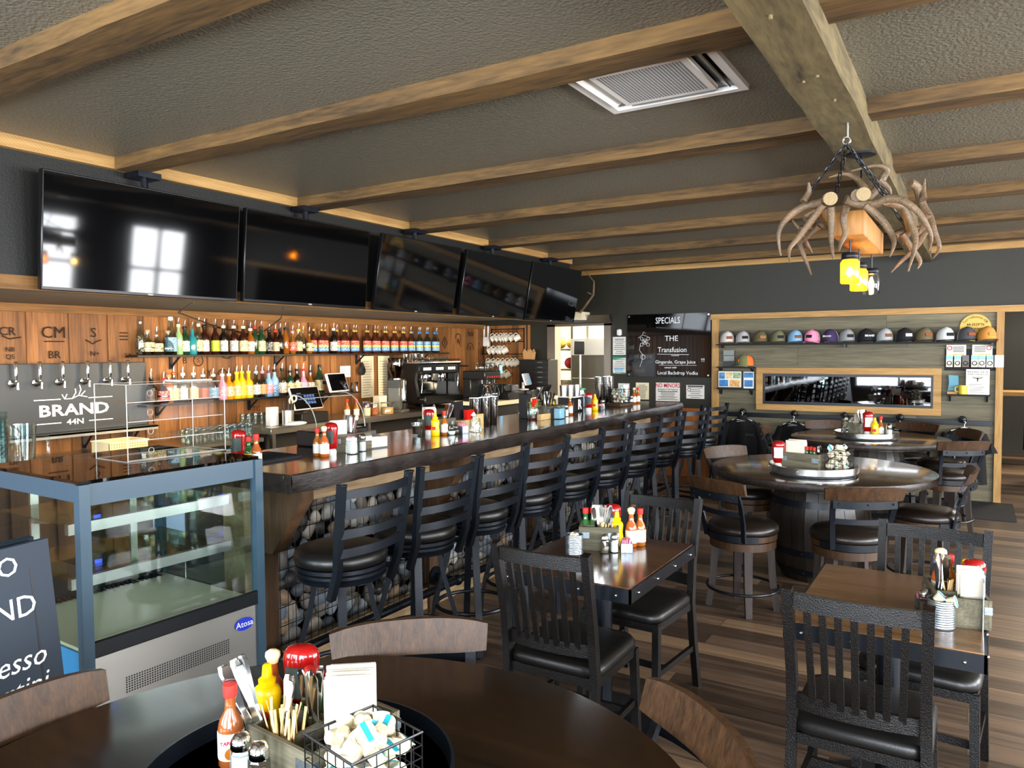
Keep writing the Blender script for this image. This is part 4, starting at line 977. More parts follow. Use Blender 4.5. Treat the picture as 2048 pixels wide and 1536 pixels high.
for y in (-W/2, W/2): MB().quad((-D/2, y, 0), (D/2, y, 0), (D/2, y, HH), (-D/2, y, HH)).build('side_panel', M_acryl, ac)
MB().quad((-D/2, -W/2, HH), (D/2, -W/2, HH), (D/2, W/2, HH), (-D/2, W/2, HH)).build('top_panel', M_acryl, ac)
e = MB()
for x in (-D/2, D/2):
    for y in (-W/2, W/2): e.b2(x-.0014, x+.0014, y-.0014, y+.0014, 0, HH)
for z in (.002, HH): e.tube([(-D/2, -W/2, z), (D/2, -W/2, z), (D/2, W/2, z), (-D/2, W/2, z)], .0014, 4, True)
e.build('bright_edges', M_acryle, ac)
for i in range(4):
    z = .004+i*.075; s = MB().quad((-D/2+.005, -W/2+.005, z), (D/2-.006, -W/2+.005, z), (D/2-.006, W/2-.005, z), (-D/2+.005, W/2-.005, z)).build('shelf', M_acryl, ac); MB().b2(D/2-.01, D/2-.006, -W/2+.005, W/2-.005, z, z+.0025).build('shelf_edge', M_acryle, s)
    d_ = MB().quad((D/2-.001, -W/2+.006, z+.006), (D/2-.001, W/2-.006, z+.006), (D/2-.001, W/2-.006, z+.070), (D/2-.001, -W/2+.006, z+.070)).build('door', M_acryl, ac); MB().at((D/2, -.12, z+.035), (0, PI/2, 0)).ring((0, 0, 0), .011, .0012, 20, 5).build('finger_hole', M_acryle, d_)
tag(MB().box((-2.86, 2.02, 1.505), (.1, .16, .008), .002).build('menu_cards', M_paper), 'white card lying on top of the acrylic case', 'card')
sg = thing('chalkboard_sign', 'black A-frame sign with white lettering at the left edge', 'sign', (-2.28, 1.02, 0), R(10))
for nm, xx, tl in (('front_board', 0, R(7)), ('rear_board', -.32, R(-7))):
    o = MB().b2(-.012, .012, -.34, .22, 0, 1.06, .002).build(nm, plain_once('sign_slate', '#1f2b38', .55), sg, (xx, 0, 0), (0, -tl, 0))
    if nm == 'front_board':
        MB().b2(.0121, .0128, .150, .155, .10, .985).b2(.0121, .0128, -.275, -.27, .10, .985).build('frame_groove', M_black, o)
        for tx, s_, y, z in (('BRAND', .088, .16, .875), ('Espresso', .085, .168, .72), ('Martini', .085, .163, .64)): letter(o, tx, s_, (.0135, y, z), FX, M_chalk, 'RIGHT', ext=.0005, shear=.3 if tx != 'BRAND' else 0)
        letter(o, 'O', .08, (.0135, .085, 1.0), FX, M_chalk, ext=.0005)
# ------------------------------------------------------------------ tap wall
tpn = thing('lettered_backboard', 'dark blue grey tap panel lettered BRAND 44N on the plank wall', 'tap panel', (-6.2, 3.3, 1.0))
MB().b2(.0, .035, -.9, .64, 0, .545, .003).build('panel', plain('tap_panel_paint', '#2e3438', .42), tpn)
letter(tpn, 'BRAND', .125, (.0365, .02, .17), FX, M_white, bold=.003, space=1.02, sc=(1.32, 1, 1)); letter(tpn, '44N', .062, (.0365, .02, .075), FX, M_white, bold=.001, sc=(1.25, 1, 1))
for y0, y1, z in ((-.29, -.09, .262), (.13, .33, .262), (-.29, -.09, .075), (.13, .33, .075)): MB().b2(.035, .037, y0, y1, z-.004, z+.004).build('rule', M_white, tpn)
a = MB()
for pts in ([(-.08, .30), (-.06, .262), (.0, .262), (.05, .285), (.12, .27)], [(0, .262), (.03, .31), (.025, .34)], [(.05, .285), (.07, .33), (.06, .37)], [(.07, .285), (.105, .32)], [(-.06, .262), (-.04, .30)]): a.tube([(.037, y, z) for y, z in pts], .0045, 5)
a.build('antler_emblem', M_white, tpn)
tap = None
for i, y in enumerate((2.86, 3.03, 3.2, 3.395, 3.58, 3.735)):
    lab = 'chrome beer tap, %s of six from the left' % ORD[i]
    if tap is None:
        tap = thing('beer_tap', lab, 'beer tap', (-6.163, y, 1.4), 0, 'beer taps')
        m = MB(); m.at((0, 0, 0), (0, PI/2, 0)).lathe([(.03, 0), (.03, .008), (.014, .012), (.012, .06)], seg=18).at(); m.tube([(.05, 0, .01), (.08, 0, 0), (.085, 0, -.045)], [.014, .013, .009], 10); m.build('spout', M_chrome, tap)
        MB().lathe([(.009, .01), (.008, .03), (.013, .045), (.011, .075), (.017, .155), (.012, .163), (0, .165)], (.062, 0, 0), 14).build('handle', M_chrome, tap)
    else: dup(tap, (-6.163, y, 1.4), 0, lab)
ds = thing('drip_shelf', 'narrow pale steel drip shelf on brackets under the tap panel', 'shelf', (-6.2, 3.3, .985))
MB().b2(0, .16, -.9, .66, 0, .014).b2(.155, .16, -.9, .66, -.02, .014).build('tray', M_steel, ds)
for y in (-.5, .1, .5): MB().b2(0, .012, y-.015, y+.015, -.16, 0).prism([(.01, -.14), (.01, -.12), (.13, -.005), (.145, -.005)], y-.006, y+.006, 'y').build('bracket', M_bmetal, ds)
# ------------------------------------------------------------------ bottle shelves
def shelf(y0, y1, z, lab, br):
    t = thing('bottle_shelf', lab, 'shelf', (-6.2, (y0+y1)/2, z)); h = (y1-y0)/2
    MB().b2(0, .17, -h, h, -.018, 0, .002).build('board', plain_once('shelf_black', '#17130f', .45), t)
    for y in br: MB().b2(0, .012, y-.015, y+.015, -.13, -.018).prism([(.01, -.12), (.01, -.1), (.12, -.02), (.14, -.02)], y-(y0+y1)/2*0-.006, y+.006, 'y').build('bracket', M_bmetal, t)
shelf(3.78, 8.22, 1.605, 'upper black bottle shelf on the plank wall', (-1.8, -.6, .6, 1.8))
shelf(3.85, 6.25, 1.175, 'lower black bottle shelf on the plank wall', (-1.0, 0, 1.0))
BM = {}
def bottle(name, lab, loc, body, shape, cap, labmat, lz, group, pour=True, h=.27, r=.036, cat='bottle'):
    r *= 1.14; h *= 1.03
    """body = root mesh of the bottle; children: label, closure"""
    key = (body.name, shape, round(h, 3), round(r, 3))
    if key not in BM:
        k = h
        prof = {'std': [(.0, .003), (r*.9, 0), (r, .006), (r, k*.56), (r*.9, k*.64), (r*.45, k*.74), (r*.38, k*.80), (r*.38, k*.93), (r*.46, k*.935), (r*.46, k*.965)],
                'slim': [(0, .003), (r*.9, 0), (r, .006), (r, k*.6), (r*.8, k*.68), (r*.42, k*.78), (r*.36, k*.96)],
                'round': [(0, .003), (r*.8, 0), (r*1.15, k*.12), (r*1.25, k*.3), (r*1.0, k*.5), (r*.45, k*.64), (r*.36, k*.7), (r*.36, k*.9)],
                'square': [(0, .003), (r*1.0, 0), (r*1.08, .008), (r*1.08, k*.55), (r*.9, k*.62), (r*.45, k*.7), (r*.4, k*.94)],
                'champ': [(0, .003), (r*1.1, 0), (r*1.2, .01), (r*1.2, k*.45), (r*1.0, k*.56), (r*.5, k*.78), (r*.42, k*.97)]}[shape]
        BM[key] = MB().lathe(prof, seg=16 if shape != 'square' else 8).mesh(name, body, 50)
    o = ob(name, BM[key], None, loc); tag(o, lab, cat, group)
    if labmat:
        rr = r*(1.02 if shape != 'champ' else 1.22)*(1.09 if shape == 'square' else 1)*(1.2 if shape == 'round' else 1)
        mats = labmat if isinstance(labmat, (list, tuple)) else [PR.get(labmat, labmat)]
        z0, z1 = lz; kk = ('lab', tuple(x.name for x in mats), round(rr, 4), lz)
        if kk not in BM:
            m = MB(); n = len(mats)
            for i in range(n): m.k = i; m.lathe([(rr-.0005, z0+(z1-z0)*i/n), (rr, z0+(z1-z0)*i/n+.0005), (rr, z0+(z1-z0)*(i+1)/n)], seg=16 if shape != 'square' else 8)
            m.f2 = None; fs = [(f, mi) for f, mi in zip(m.f, m.mi) if len(f) == 4]; m.f = [f for f, _ in fs]; m.mi = [mi for _, mi in fs]
            BM[kk] = m.mesh('label', mats)
        ob('label', BM[kk], o)
    if cap:
        kk = ('cap', cap.name, pour, round(h, 3), round(r, 3))
        if kk not in BM:
            m = MB(); m.lathe([(r*.44, h*.9), (r*.5, h*.91), (r*.5, h*.985), (r*.4, h), (0, h)], seg=12)
            BM[kk] = m.mesh('cap', cap, 50)
        ob('cap', BM[kk], o)
    if pour:
        kk = ('pour', round(h, 3))
        if kk not in BM: BM[kk] = MB().tube([(0, 0, h*.97), (0, 0, h+.022), (.006, .004, h+.055)], [.009, .006, .004], 8).mesh('pour_spout', M_chrome, 60)
        ob('pour_spout', BM[kk], o)
    return o
g_wh = plain('whiskey_brown_glass', '#2a0f06', .06, coat=.6); g_dk = plain('dark_bottle_glass', '#0f0a08', .06, coat=.6); g_gr = plain('dark_green_glass', '#15331c', .06, coat=.6)
g_tl = plain('turquoise_glass', '#257f86', .08, coat=.5); g_cl = M_bclear; g_am = plain('amber_liquor', '#80480f', .08, coat=.5); g_ye = plain('yellow_syrup', '#cfa916', .12, coat=.4); g_or = plain('orange_syrup', '#c87c14', .12, coat=.4); g_pk = plain('pink_syrup', '#d98aa2', .12, coat=.4); g_bl = plain('blue_syrup', '#7fa7d0', .12, coat=.4); g_sy = plain('syrup_brown', '#3a1a0c', .1, coat=.4)
g_lg = plain('light_green_liquor', '#8fae78', .08, coat=.5)
P_pap = printed('printed_white_label', '#ddd8cc', '#3a332d'); P_crm = printed('printed_cream_label', '#dccb9a', '#4a3318'); P_red = printed('printed_red_label', '#c23026', '#e9d9c0', 160, .58); P_blu = printed('printed_blue_label', '#3f78ad', '#d9e2ea', 160, .56); P_lbl = printed('printed_light_blue_label', '#8db4cc', '#2c5684', 160, .58); P_blk = printed('printed_black_label', '#121212', '#d8d4ca', 190, .57); P_pnk = printed('printed_pink_label', '#d98298', '#f1e6e0', 160, .58)
L_tor = [P_blu, P_lbl, P_blu, M_ylabel, P_red, P_red, P_red]; L_torb = [P_lbl, P_blu, P_lbl, M_ylabel, P_blu, P_lbl, P_lbl]
PR = {M_paper: P_pap, M_cream: P_crm, M_redl: P_red, M_bluel: P_blu, M_ltblue: P_lbl, M_black: P_blk, M_pink: P_pnk}
UP = []   # upper shelf: y, body, body word, shape, cap, cap word, label, label word, h, r
C_ = [('y', 3.86, g_cl, 'clear', 'square', M_steel, 'silver', None, '', .29, .03), ('y', 3.93, g_cl, 'clear', 'round', M_card, 'cork', M_cream, 'round cream label', .215, .042), ('y', 4.02, g_cl, 'clear', 'round', None, '', M_cream, 'round cream label', .19, .04),
 ('y', 4.115, g_cl, 'clear', 'round', M_card, 'cork', None, '', .21, .04), ('y', 4.15, g_cl, 'clear', 'champ', M_white, 'white knob', M_ltblue, 'pale blue label', .33, .036), ('y', 4.235, g_lg, 'pale green', 'std', M_cream, 'cream', None, '', .27, .032),
 ('y', 4.295, g_gr, 'dark green', 'std', M_black, 'black', M_paper, 'white label', .25, .036), ('y', 4.375, g_tl, 'turquoise', 'square', None, '', None, '', .24, .034), ('y', 4.43, g_cl, 'clear', 'slim', M_cream, 'cream', M_cream, 'cream label', .28, .03), ('y', 4.5, g_wh, 'dark', 'std', M_black, 'black', M_paper, 'white label', .27, .038),
 ('y', 4.605, g_wh, 'brown', 'slim', M_black, 'black', plain('lime_label', '#9cae28', .5), 'lime green label', .27, .034), ('y', 4.70, g_dk, 'dark', 'std', M_cream, 'cream', M_paper, 'white label', .27, .036), ('y', 4.83, g_wh, 'brown', 'std', M_white, 'white', M_paper, 'white label', .27, .036), ('y', 4.93, g_wh, 'brown', 'std', M_cream, 'cream', M_cream, 'cream label with a red seven', .27, .038),
 ('y', 5.02, g_am, 'amber', 'std', M_white, 'white', M_paper, 'white label', .25, .036), ('y', 5.07, g_gr, 'green', 'slim', M_redl, 'red', None, '', .27, .03), ('y', 5.145, g_gr, 'green', 'std', M_dkwood, 'brown', M_cream, 'cream label', .27, .038), ('y', 5.255, g_dk, 'black', 'square', M_black, 'black', M_black, 'black label with white lettering', .24, .034), ('y', 5.34, g_wh, 'brown', 'square', M_redl, 'red wax', M_cream, 'broad cream label', .24, .038),
 ('y', 5.385, g_dk, 'dark', 'slim', M_black, 'black', None, '', .25, .03), ('y', 5.465, g_am, 'pale amber', 'slim', M_black, 'black', None, '', .265, .033), ('y', 5.55, g_am, 'amber', 'round', M_pink, 'pink', M_redl, 'red label', .235, .03), ('y', 5.64, g_cl, 'clear', 'std', M_ylabel, 'gold', M_cream, 'cream label', .255, .034), ('y', 5.70, g_cl, 'clear', 'slim', None, '', None, '', .23, .03), ('y', 5.785, g_am, 'amber', 'round', None, '', M_cream, 'cream label', .225, .03)]
TY = [5.87, 5.95, 6.04, 6.15, 6.22, 6.29, 6.37, 6.45, 6.53, 6.66, 6.735, 6.81, 6.9, 6.98, 7.06, 7.15, 7.23, 7.32, 7.40, 7.48, 7.56, 7.64, 7.72, 7.8, 7.88, 7.97, 8.07]
gU = 'bottles on the upper shelf'; n = 0
for c in C_:
    _, y, body, bw, shp, cap, cw, lm, lw_, h, r = c
    d = '%s glass bottle%s, %s from left on upper shelf' % (bw, ' with '+lw_ if lw_ else (' with %s cap' % cw if cw else ''), nth(n))
    bottle('liquor_bottle', d, (-6.115+random.uniform(-.012, .012), y, 1.605), body, shp, cap, lm, (.03, .03+h*.38), gU, pour=(cw not in ('cork', 'silver', 'white knob')), h=h, r=r)
    if 'seven' in lw_:
        b_ = bpy.context.scene.objects[-1] if 0 else None
    n += 1
for i, y in enumerate(TY):
    bl_ = i >= 20
    if i == 3: d = 'dark rum bottle with white label, %s from left on upper shelf' % nth(n); bottle('liquor_bottle', d, (-6.11, y, 1.605), g_dk, 'std', M_white, M_paper, (.03, .13), gU, h=.275, r=.036)
    else:
        d = '%s necked syrup bottle with %s label, %s from left on upper shelf' % ('blue' if bl_ else 'gold', 'blue and yellow' if bl_ else 'red and blue', nth(n))
        bottle('syrup_bottle', d, (-6.12+(.03 if i % 2 else -.01), y, 1.605), g_sy if not bl_ else g_cl, 'slim', M_bluel if bl_ else M_gold, L_torb if bl_ else L_tor, (.025, .145), gU, pour=(i % 5 != 0), h=.265, r=.033)
    n += 1
sv = [o for o in bpy.data.objects if 'red seven' in str(o.get('label', ''))][0]
letter(sv, '7', .085, (.0385, 0, .08), FX, M_redl, ext=.0006, bold=.002)
LO = [(3.95, g_dk, 'black', 'square', None, '', M_dkwood, 'brown label', .25), (4.07, g_wh, 'dark', 'round', M_redl, 'red', M_redl, 'red ribbon and label', .22), (4.12, g_am, 'amber', 'std', M_card, 'tan', M_cream, 'cream label', .25), (4.17, g_cl, 'clear', 'std', M_orange, 'orange', M_cream, 'cream label', .27), (4.26, g_cl, 'clear', 'std', M_white, 'white', M_paper, 'white label', .26), (4.37, g_cl, 'clear', 'std', M_cream, 'cream', M_cream, 'white label with an orange spot', .26), (4.47, g_cl, 'clear', 'square', M_white, 'white', M_orange, 'orange fruit label', .24), (4.58, g_cl, 'clear', 'square', M_white, 'white', M_ltblue, 'pale blue label', .24), (4.68, g_pk, 'pink', 'square', M_white, 'white', M_pink, 'pink label', .24), (4.755, g_or, 'orange', 'square', M_white, 'white', M_cream, 'cream strip label', .24), (4.845, g_ye, 'yellow', 'square', M_ylabel, 'yellow', M_cream, 'cream strip label', .255), (4.905, g_ye, 'yellow', 'slim', M_ylabel, 'yellow', M_ylabel, 'yellow label', .26), (4.985, g_ye, 'yellow', 'square', M_ylabel, 'yellow', M_cream, 'cream label', .26), (5.075, g_cl, 'clear', 'square', M_ltblue, 'pale blue', M_paper, 'white label', .255), (5.155, g_cl, 'clear', 'square', M_pink, 'rose', plain('peach_label', '#e88a5a', .5), 'peach orange label', .255), (5.235, g_bl, 'pale blue', 'square', plain('plum_cap', '#7a2f52', .4), 'plum', M_pink, 'pink label', .255), (5.31, g_bl, 'blue', 'std', M_black, 'black', M_bluel, 'blue label', .265), (5.41, g_cl, 'clear', 'square', M_black, 'black', M_paper, 'tall white label', .275), (5.515, g_gr, 'green', 'std', M_black, 'black', M_cream, 'tall cream label', .25), (5.61, g_dk, 'black', 'std', M_black, 'black', M_cream, 'cream label', .265), (5.70, g_pk, 'rose', 'round', M_redl, 'red', M_pink, 'pink label', .265), (5.80, g_am, 'amber', 'round', M_black, 'black', M_paper, 'white label', .245), (5.935, g_gr, 'very dark', 'champ', M_black, 'black foil', M_cream, 'champagne label', .30)]
for i, (y, body, bw, shp, cap, cw, lm, lw_, h) in enumerate(LO):
    bottle('liquor_bottle', '%s glass bottle with %s, %s from left on lower shelf' % (bw, lw_, nth(i)), (-6.115, y, 1.175), body, shp, cap, lm, (.03, .03+h*.38), 'bottles on the lower shelf', pour=cw not in ('black foil', 'tan'), h=h, r=.037 if shp != 'champ' else .038)
# ------------------------------------------------------------------ steel back counters
ct = thing('back_counter', 'steel back bar counter below the bottle shelves', 'counter', (-5.87, 6.1, 0))
MB().b2(-.32, .34, -1.35, 1.4, .86, .92, .003).build('worktop', M_steel, ct); MB().b2(-.3, .2, -1.3, 1.38, .05, .86).build('dark_base', M_black_m, ct); MB().b2(-.3, .28, -1.32, 1.38, .30, .33).build('lower_shelf', M_steel, ct)
for x, y in ((.3, -1.3), (.3, 1.35), (.3, 0)): MB().b2(x-.02, x+.02, y-.02, y+.02, 0, .86).build('leg', M_steel, ct)
c2 = thing('tap_counter', 'steel counter with glass racks under the beer taps', 'counter', (-5.87, 3.6, 0))
MB().b2(-.32, .3, -1.4, 1.1, .80, .84, .003).build('worktop', M_steel, c2); MB().b2(-.3, .26, -1.38, 1.08, .04, .80).build('base', M_black_m, c2)
c3 = thing('service_counter', 'black service counter with pale top by the far corner', 'counter', (-5.4, 8.4, 0))
MB().b2(-.78, .42, -.75, .93, .95, 1.0, .003).build('worktop', M_deck if 0 else M_cream, c3); MB().b2(-.78, .39, -.73, .93, .03, .95).build('carcass', M_cab, c3)
for y0, y1, hy in ((-.7, -.1, -.14), (-.08, .5, -.02), (.52, .92, .56)):
    d_ = MB().b2(.39, .405, y0, y1, .08, .93, .002).build('door', M_cab, c3); MB().tube([(.405, hy, .7), (.43, hy, .71), (.43, hy, .84), (.405, hy, .85)], .006, 8).build('handle', M_chrome, d_)
# things on the counters
def register(lab, loc, rz, drawer=True, w_=.33, white=False, tilt=.35):
    t = thing('pos_terminal', lab, 'point of sale terminal', loc, rz, 'point of sale terminals'); h = .0
    if drawer: MB().b2(-.2, .12, -.2, .2, 0, .1, .006).b2(.12, .124, -.18, .18, .012, .088, .001).build('cash_drawer', M_black, t); h = .1; MB().at((.125, .1, .05), (0, PI/2, 0)).cyl((0, 0, 0), .008, .004, 12).build('lock', M_chrome, t)
    MB().at((-.05, 0, h), (0, 0, 0)).lathe([(.08, 0), (.075, .012), (.02, .02), (.018, .1)], seg=18).build('stand', M_white if white else M_black, t)
    b = MB().at((0, 0, h+.14), (0, -tilt, 0)).box((0, 0, 0), (.022, w_, w_*.56), .006).build('screen_body', M_white, t)
    MB().at((0, 0, h+.14), (0, -tilt, 0)).box((.0115, 0, 0), (.002, w_*.95, w_*.52), 0).build('screen', plain_once('pale_screen', '#b9bcc0', .2) if white else M_screen, t)
    ic = MB().at((0, 0, h+.14), (0, -tilt, 0))
    for i in range(4):
        for j in range(3): ic.box((.013, -.02+i*.04, -.05+j*.035), (.001, .032, .026))
    for z in (.05, .02, -.01): ic.box((.013, -.1, z), (.001, .06, .01))
    ic.build('screen_buttons', plain_once('screen_blue', '#22375f', .3, emit=(.1, .2, .5, 1), es=.25) if not white else M_ltblue, t)
    return t
register('black screen register on a cash drawer behind the pastry dome', (-5.72, 5.36, .92), .1, True, .42)
tr = thing('wall_tablet', 'tilted order screen on a bracket below the hanging black pouch', 'tablet', (-5.9, 5.98, 1.29), .2)
b = MB().box((0, 0, 0), (.03, .35, .21), .006).build('tablet_body', M_white, tr, (.0, 0, 0), (0, -.3, .0)); MB().box((.016, 0, 0), (.002, .325, .185)).build('screen', M_screen, b); MB().box((.0175, .12, -.065), (.001, .025, .025)).build('screen_button', plain_once('screen_blue', '#22375f'), b)
MB().b2(-.29, .0, -.02, .02, -.02, .02).b2(-.06, .1, -.1, .32, -.125, -.112).build('bracket', M_bmetal, tr)
jig = tag(MB().lathe([(.02, 0), (.008, .05), (.022, .11)], (0, 0, 0), 16).build('jigger', M_chrome, None, (-5.86, 6.24, 1.18)), 'small steel jigger on the tablet bracket', 'jigger')
tag(MB().lathe([(.016, 0), (.018, .003), (.018, .09), (.01, .1)], seg=14).build('small_black_bottle', M_black, None, (-5.88, 6.19, 1.18)), 'small black bottle on the tablet bracket', 'bottle')
# utensil crock with scissors, towel, receipt printer roll
tag(MB().lathe([(.05, 0), (.055, .004), (.055, .15), (.05, .15), (.048, .01), (0, .01)], seg=20).build('utensil_crock', M_steel, None, (-5.58, 5.0, .92)), 'steel crock of bar tools left of the register', 'crock')
for i in range(5):
    a = i*1.2; tag(MB().tube([(0, 0, 0), (.015*math.cos(a), .015*math.sin(a), .16), (.03*math.cos(a), .03*math.sin(a), .22)], .006, 6).build('bar_tool', M_black, None, (-5.58+.02*math.cos(a), 5.0+.02*math.sin(a), .935)), 'black handled bar tool in the steel crock left of the register', 'bar tool', 'bar tools in the crock')
sc = thing('scissors', 'pale handled scissors standing in the bar tool crock', 'scissors', (-5.555, 5.035, 1.06)); MB().at((0, .02, .12), (0, PI/2, 0)).ring((0, 0, 0), .03, .008, 18, 8).at((0, -.02, .1), (0, PI/2, .3)).ring((0, 0, 0), .026, .008, 18, 8).build('handles', M_cream, sc); MB().sweep([(0, 0, -.06), (0, .01, .08)], .02, .004, (1, 0, 0)).build('blades', M_chrome, sc)
tag(MB().box((0, 0, .09), (.07, .1, .18), .004).build('cup_lid_box', M_white, None, (-5.72, 4.93, .92)), 'white paper box behind the bar tool crock', 'box')
tag(MB().ball((0, 0, .022), (.07, .13, .022), 16, 8).build('folded_towel', plain('towel_blue_white', '#c3d3e0', .9, bump=.4, bscale=60), None, (-5.5, 5.02, .921)), 'folded pale blue towel in front of the bar tool crock', 'towel')
# beer glasses
gm = MB().lathe([(0, .004), (.024, .002), (.026, .004), (.033, .125), (.0325, .127), (.030, .125), (.024, .012), (0, .011)], seg=18).mesh('beer_glass', M_clear, 60)
k = 0
for row, (x, y0, y1, nn) in enumerate(((-5.66, 3.98, 4.62, 9), (-5.75, 4.0, 4.66, 9), (-5.85, 4.12, 4.68, 8))):
    for i in range(nn):
        o = ob('beer_glass', gm, None, (x, y0+(y1-y0)*i/(nn-1), .84)); tag(o, 'clear upside-down style beer glass racked on the counter left of the register', 'glass', 'beer glasses on the tap counter')
        o['label'] = 'clear beer glass in the rows on the steel counter under the lower shelf'
gm2 = MB().lathe([(0, .004), (.022, .002), (.024, .004), (.031, .11), (.0305, .112), (.028, .11), (.022, .012), (0, .011)], seg=18).mesh('rocks_glass', M_clear, 60)
for i in range(12):
    o = ob('rocks_glass', gm2, None, (-5.98+(i % 2)*.085, 4.8+.075*(i//2), .92)); tag(o, 'short clear glass lined up on the counter left of the white paper box', 'glass', 'short glasses left of the register')
# pastry basket, water pitcher, cup stack by the taps
bk_ = thing('woven_basket', 'cream openwork plastic basket on the tap counter', 'basket', (-5.72, 3.42, .84)); m = MB()
m.b2(-.12, .12, -.16, -.156, 0, .1).b2(-.12, .12, .156, .16, 0, .1).b2(-.12, -.116, -.16, .16, 0, .1).b2(.116, .12, -.16, .16, 0, .1).b2(-.12, .12, -.16, .16, 0, .005); m.build('body', plain('basket_cream', '#e3cf9f', .6), bk_); MB().tube([(-.122, -.162, .1), (.122, -.162, .1), (.122, .162, .1), (-.122, .162, .1)], .006, 6, True).build('rim', M_cream, bk_)
hl = MB()
for i in range(14):
    for j in range(4): hl.b2(.1201, .1206, -.145+.021*i, -.135+.021*i, .015+.02*j, .025+.02*j)
hl.build('openings', M_card, bk_)
pt = thing('water_pitcher', 'large clear plastic pitcher at the left under the taps', 'pitcher', (-5.72, 2.70, .84)); MB().lathe([(0, .004), (.075, 0), (.08, .006), (.095, .27), (.1, .285), (.096, .285), (.076, .012), (0, .011)], seg=28).build('body', M_clear, pt); MB().tube([(.06, .07, .2), (.1, .13, .19), (.1, .13, .06), (.06, .065, .04)], .011, 8).build('handle', M_clear, pt)
for i in range(9): tag(MB().lathe([(.03, 0), (.032, .004), (.04, .1), (.042, .105), (.039, .1), (.03, .008), (0, .008)], seg=18).build('plastic_tumbler', M_clear, None, (-5.6, 2.52, .84+.036*i)), 'clear tumbler in the nested stack at the far left edge', 'tumbler', 'stacked tumblers at the left edge')
tag(MB().b2(-4.35, -3.95, 1.5, 2.1, 0, .945, .004).build('side_cabinet', M_black_m), 'black side cabinet under the tumbler stack behind the display case', 'cabinet')
tag(MB().lathe([(.03, 0), (.038, .004), (.04, .075), (.03, .085), (.0, .085)], seg=16).build('jar_candle', plain('blue_white_jar', '#8a90a0', .3), None, (-5.68, 3.33, .84)), 'small patterned jar on the tap counter left of the cream basket', 'jar')
# jars and boxes left of the grinder
def jar(lab, loc, fill, r=.05, h=.14, lidm=None):
    t = thing('glass_jar', lab, 'jar', loc, 0, 'glass jars on the back counter'); MB().lathe([(r*.95, 0), (r, .004), (r, h*.9), (r*.9, h)], seg=22).build('glass_body', M_clear, t)
    MB().lathe([(r*.9, .005), (r*.93, h*.6), (0, h*.62)], seg=20).build('contents', fill, t); MB().lathe([(r*.95, h*.96), (r*.97, h*1.05), (0, h*1.06)], seg=20).build('lid', lidm or M_clear, t)
jar('tall clear jar on the back counter left of the snack jar', (-5.66, 6.18, .92), M_cream, .045, .15); jar('jar of orange red snack mix on the back counter', (-5.68, 6.32, .92), plain('snack_mix', '#c9683a', .7, bump=.8, bscale=120, var=.6, vscale=90), .05, .13); jar('wide squat jar with steel lid left of the grinder', (-5.62, 6.47, .92), M_card, .075, .13, M_steel)
tag(MB().box((0, 0, .1), (.1, .13, .2), .004).build('bag_of_coffee', M_cream, None, (-5.82, 6.58, .92)), 'cream box of coffee filters left of the grinder', 'box')
for i, (y, x) in enumerate(((5.92, -5.7), (6.02, -5.66))): sauce(['red squeeze bottle left of the tall clear jar', 'second bottle left of the tall clear jar'][i], (x, y, .92), 'red', 0, .2)['label'] = ['red sauce bottle by the tablet on the back counter', 'white labelled bottle left of the tall clear jar'][i]
# coffee grinder
gr = thing('coffee_grinder', 'grey espresso grinder with bean hopper on the back counter', 'coffee grinder', (-5.72, 6.78, .92), .3)
MB().b2(-.09, .1, -.1, .1, 0, .03, .006).b2(-.09, .06, -.1, -.01, .03, .38, .01).b2(-.09, .06, -.1, .1, .27, .38, .01).build('body', plain('grinder_grey', '#64645e', .4, .4), gr)
MB().lathe([(.05, .38), (.05, .4), (.09, .5), (.095, .62), (.09, .63)], (-.02, 0, 0), 24).build('hopper', glass('hopper_glass', '#8a6f58', .12), gr); MB().lathe([(.045, .4), (.075, .47), (0, .475)], (-.02, 0, 0), 20).build('beans', M_dkwood, gr)
MB().lathe([(.05, .12), (.05, .36), (.045, .37)], (.03, .055, 0), 20).build('doser', M_chrome, gr); MB().lathe([(.04, .03), (.045, .1), (.02, .11)], (.05, .05, 0), 16).build('portafilter_fork', M_black, gr); MB().cyl((-.02, 0, .378), .07, .012, 20).build('collar', M_chrome, gr); MB().tube([(.0, .06, .37), (.08, .1, .52)], .004, 6).build('lever', M_chrome, gr)
# espresso machine
es = thing('espresso_machine', 'big black and chrome espresso machine on the back counter', 'espresso machine', (-5.85, 7.5, .92))
for y in (-.425, .425): MB().prism([(-.26, .1), (.16, .1), (.2, .16), (.16, .36), (.2, .56), (-.26, .56)], y-.025, y+.025, 'y').build('side_panel', M_black, es)
MB().b2(-.26, .0, -.4, .4, .1, .56).b2(0, .19, -.4, .4, .43, .55, .01).build('housing', M_black, es); MB().b2(-.26, .3, -.42, .42, .08, .12, .004).b2(.28, .31, -.44, .44, .06, .17, .02).build('drip_tray', M_black, es)
MB().b2(.0, .012, -.38, .38, .15, .42).build('back_splash', M_chrome, es); MB().b2(.19, .196, -.38, .38, .45, .535).build('control_panel', M_caseblk, es)
bt = MB()
for c_ in (-.25, 0, .25):
    for i in range(4): bt.box((.198, c_-.06+.04*i, .49), (.004, .03, .035))
bt.build('buttons', M_white, es)
for y in (-.2, .15):
    g_ = MB().lathe([(.045, .36), (.05, .39), (.04, .43)], (.12, y, 0), 20).build('group_head', M_chrome, es); MB().at((.12, y, .35)).cyl((0, 0, -.02), .042, .03, 20).tube([(.03, 0, 0), (.17, .02, -.015)], [.012, .014], 8).build('portafilter', M_black, g_)
for y in (-.36, .36): MB().tube([(.17, y, .46), (.22, y, .42), (.2, y*1.02, .2)], .007, 8).build('steam_wand', M_chrome, es)
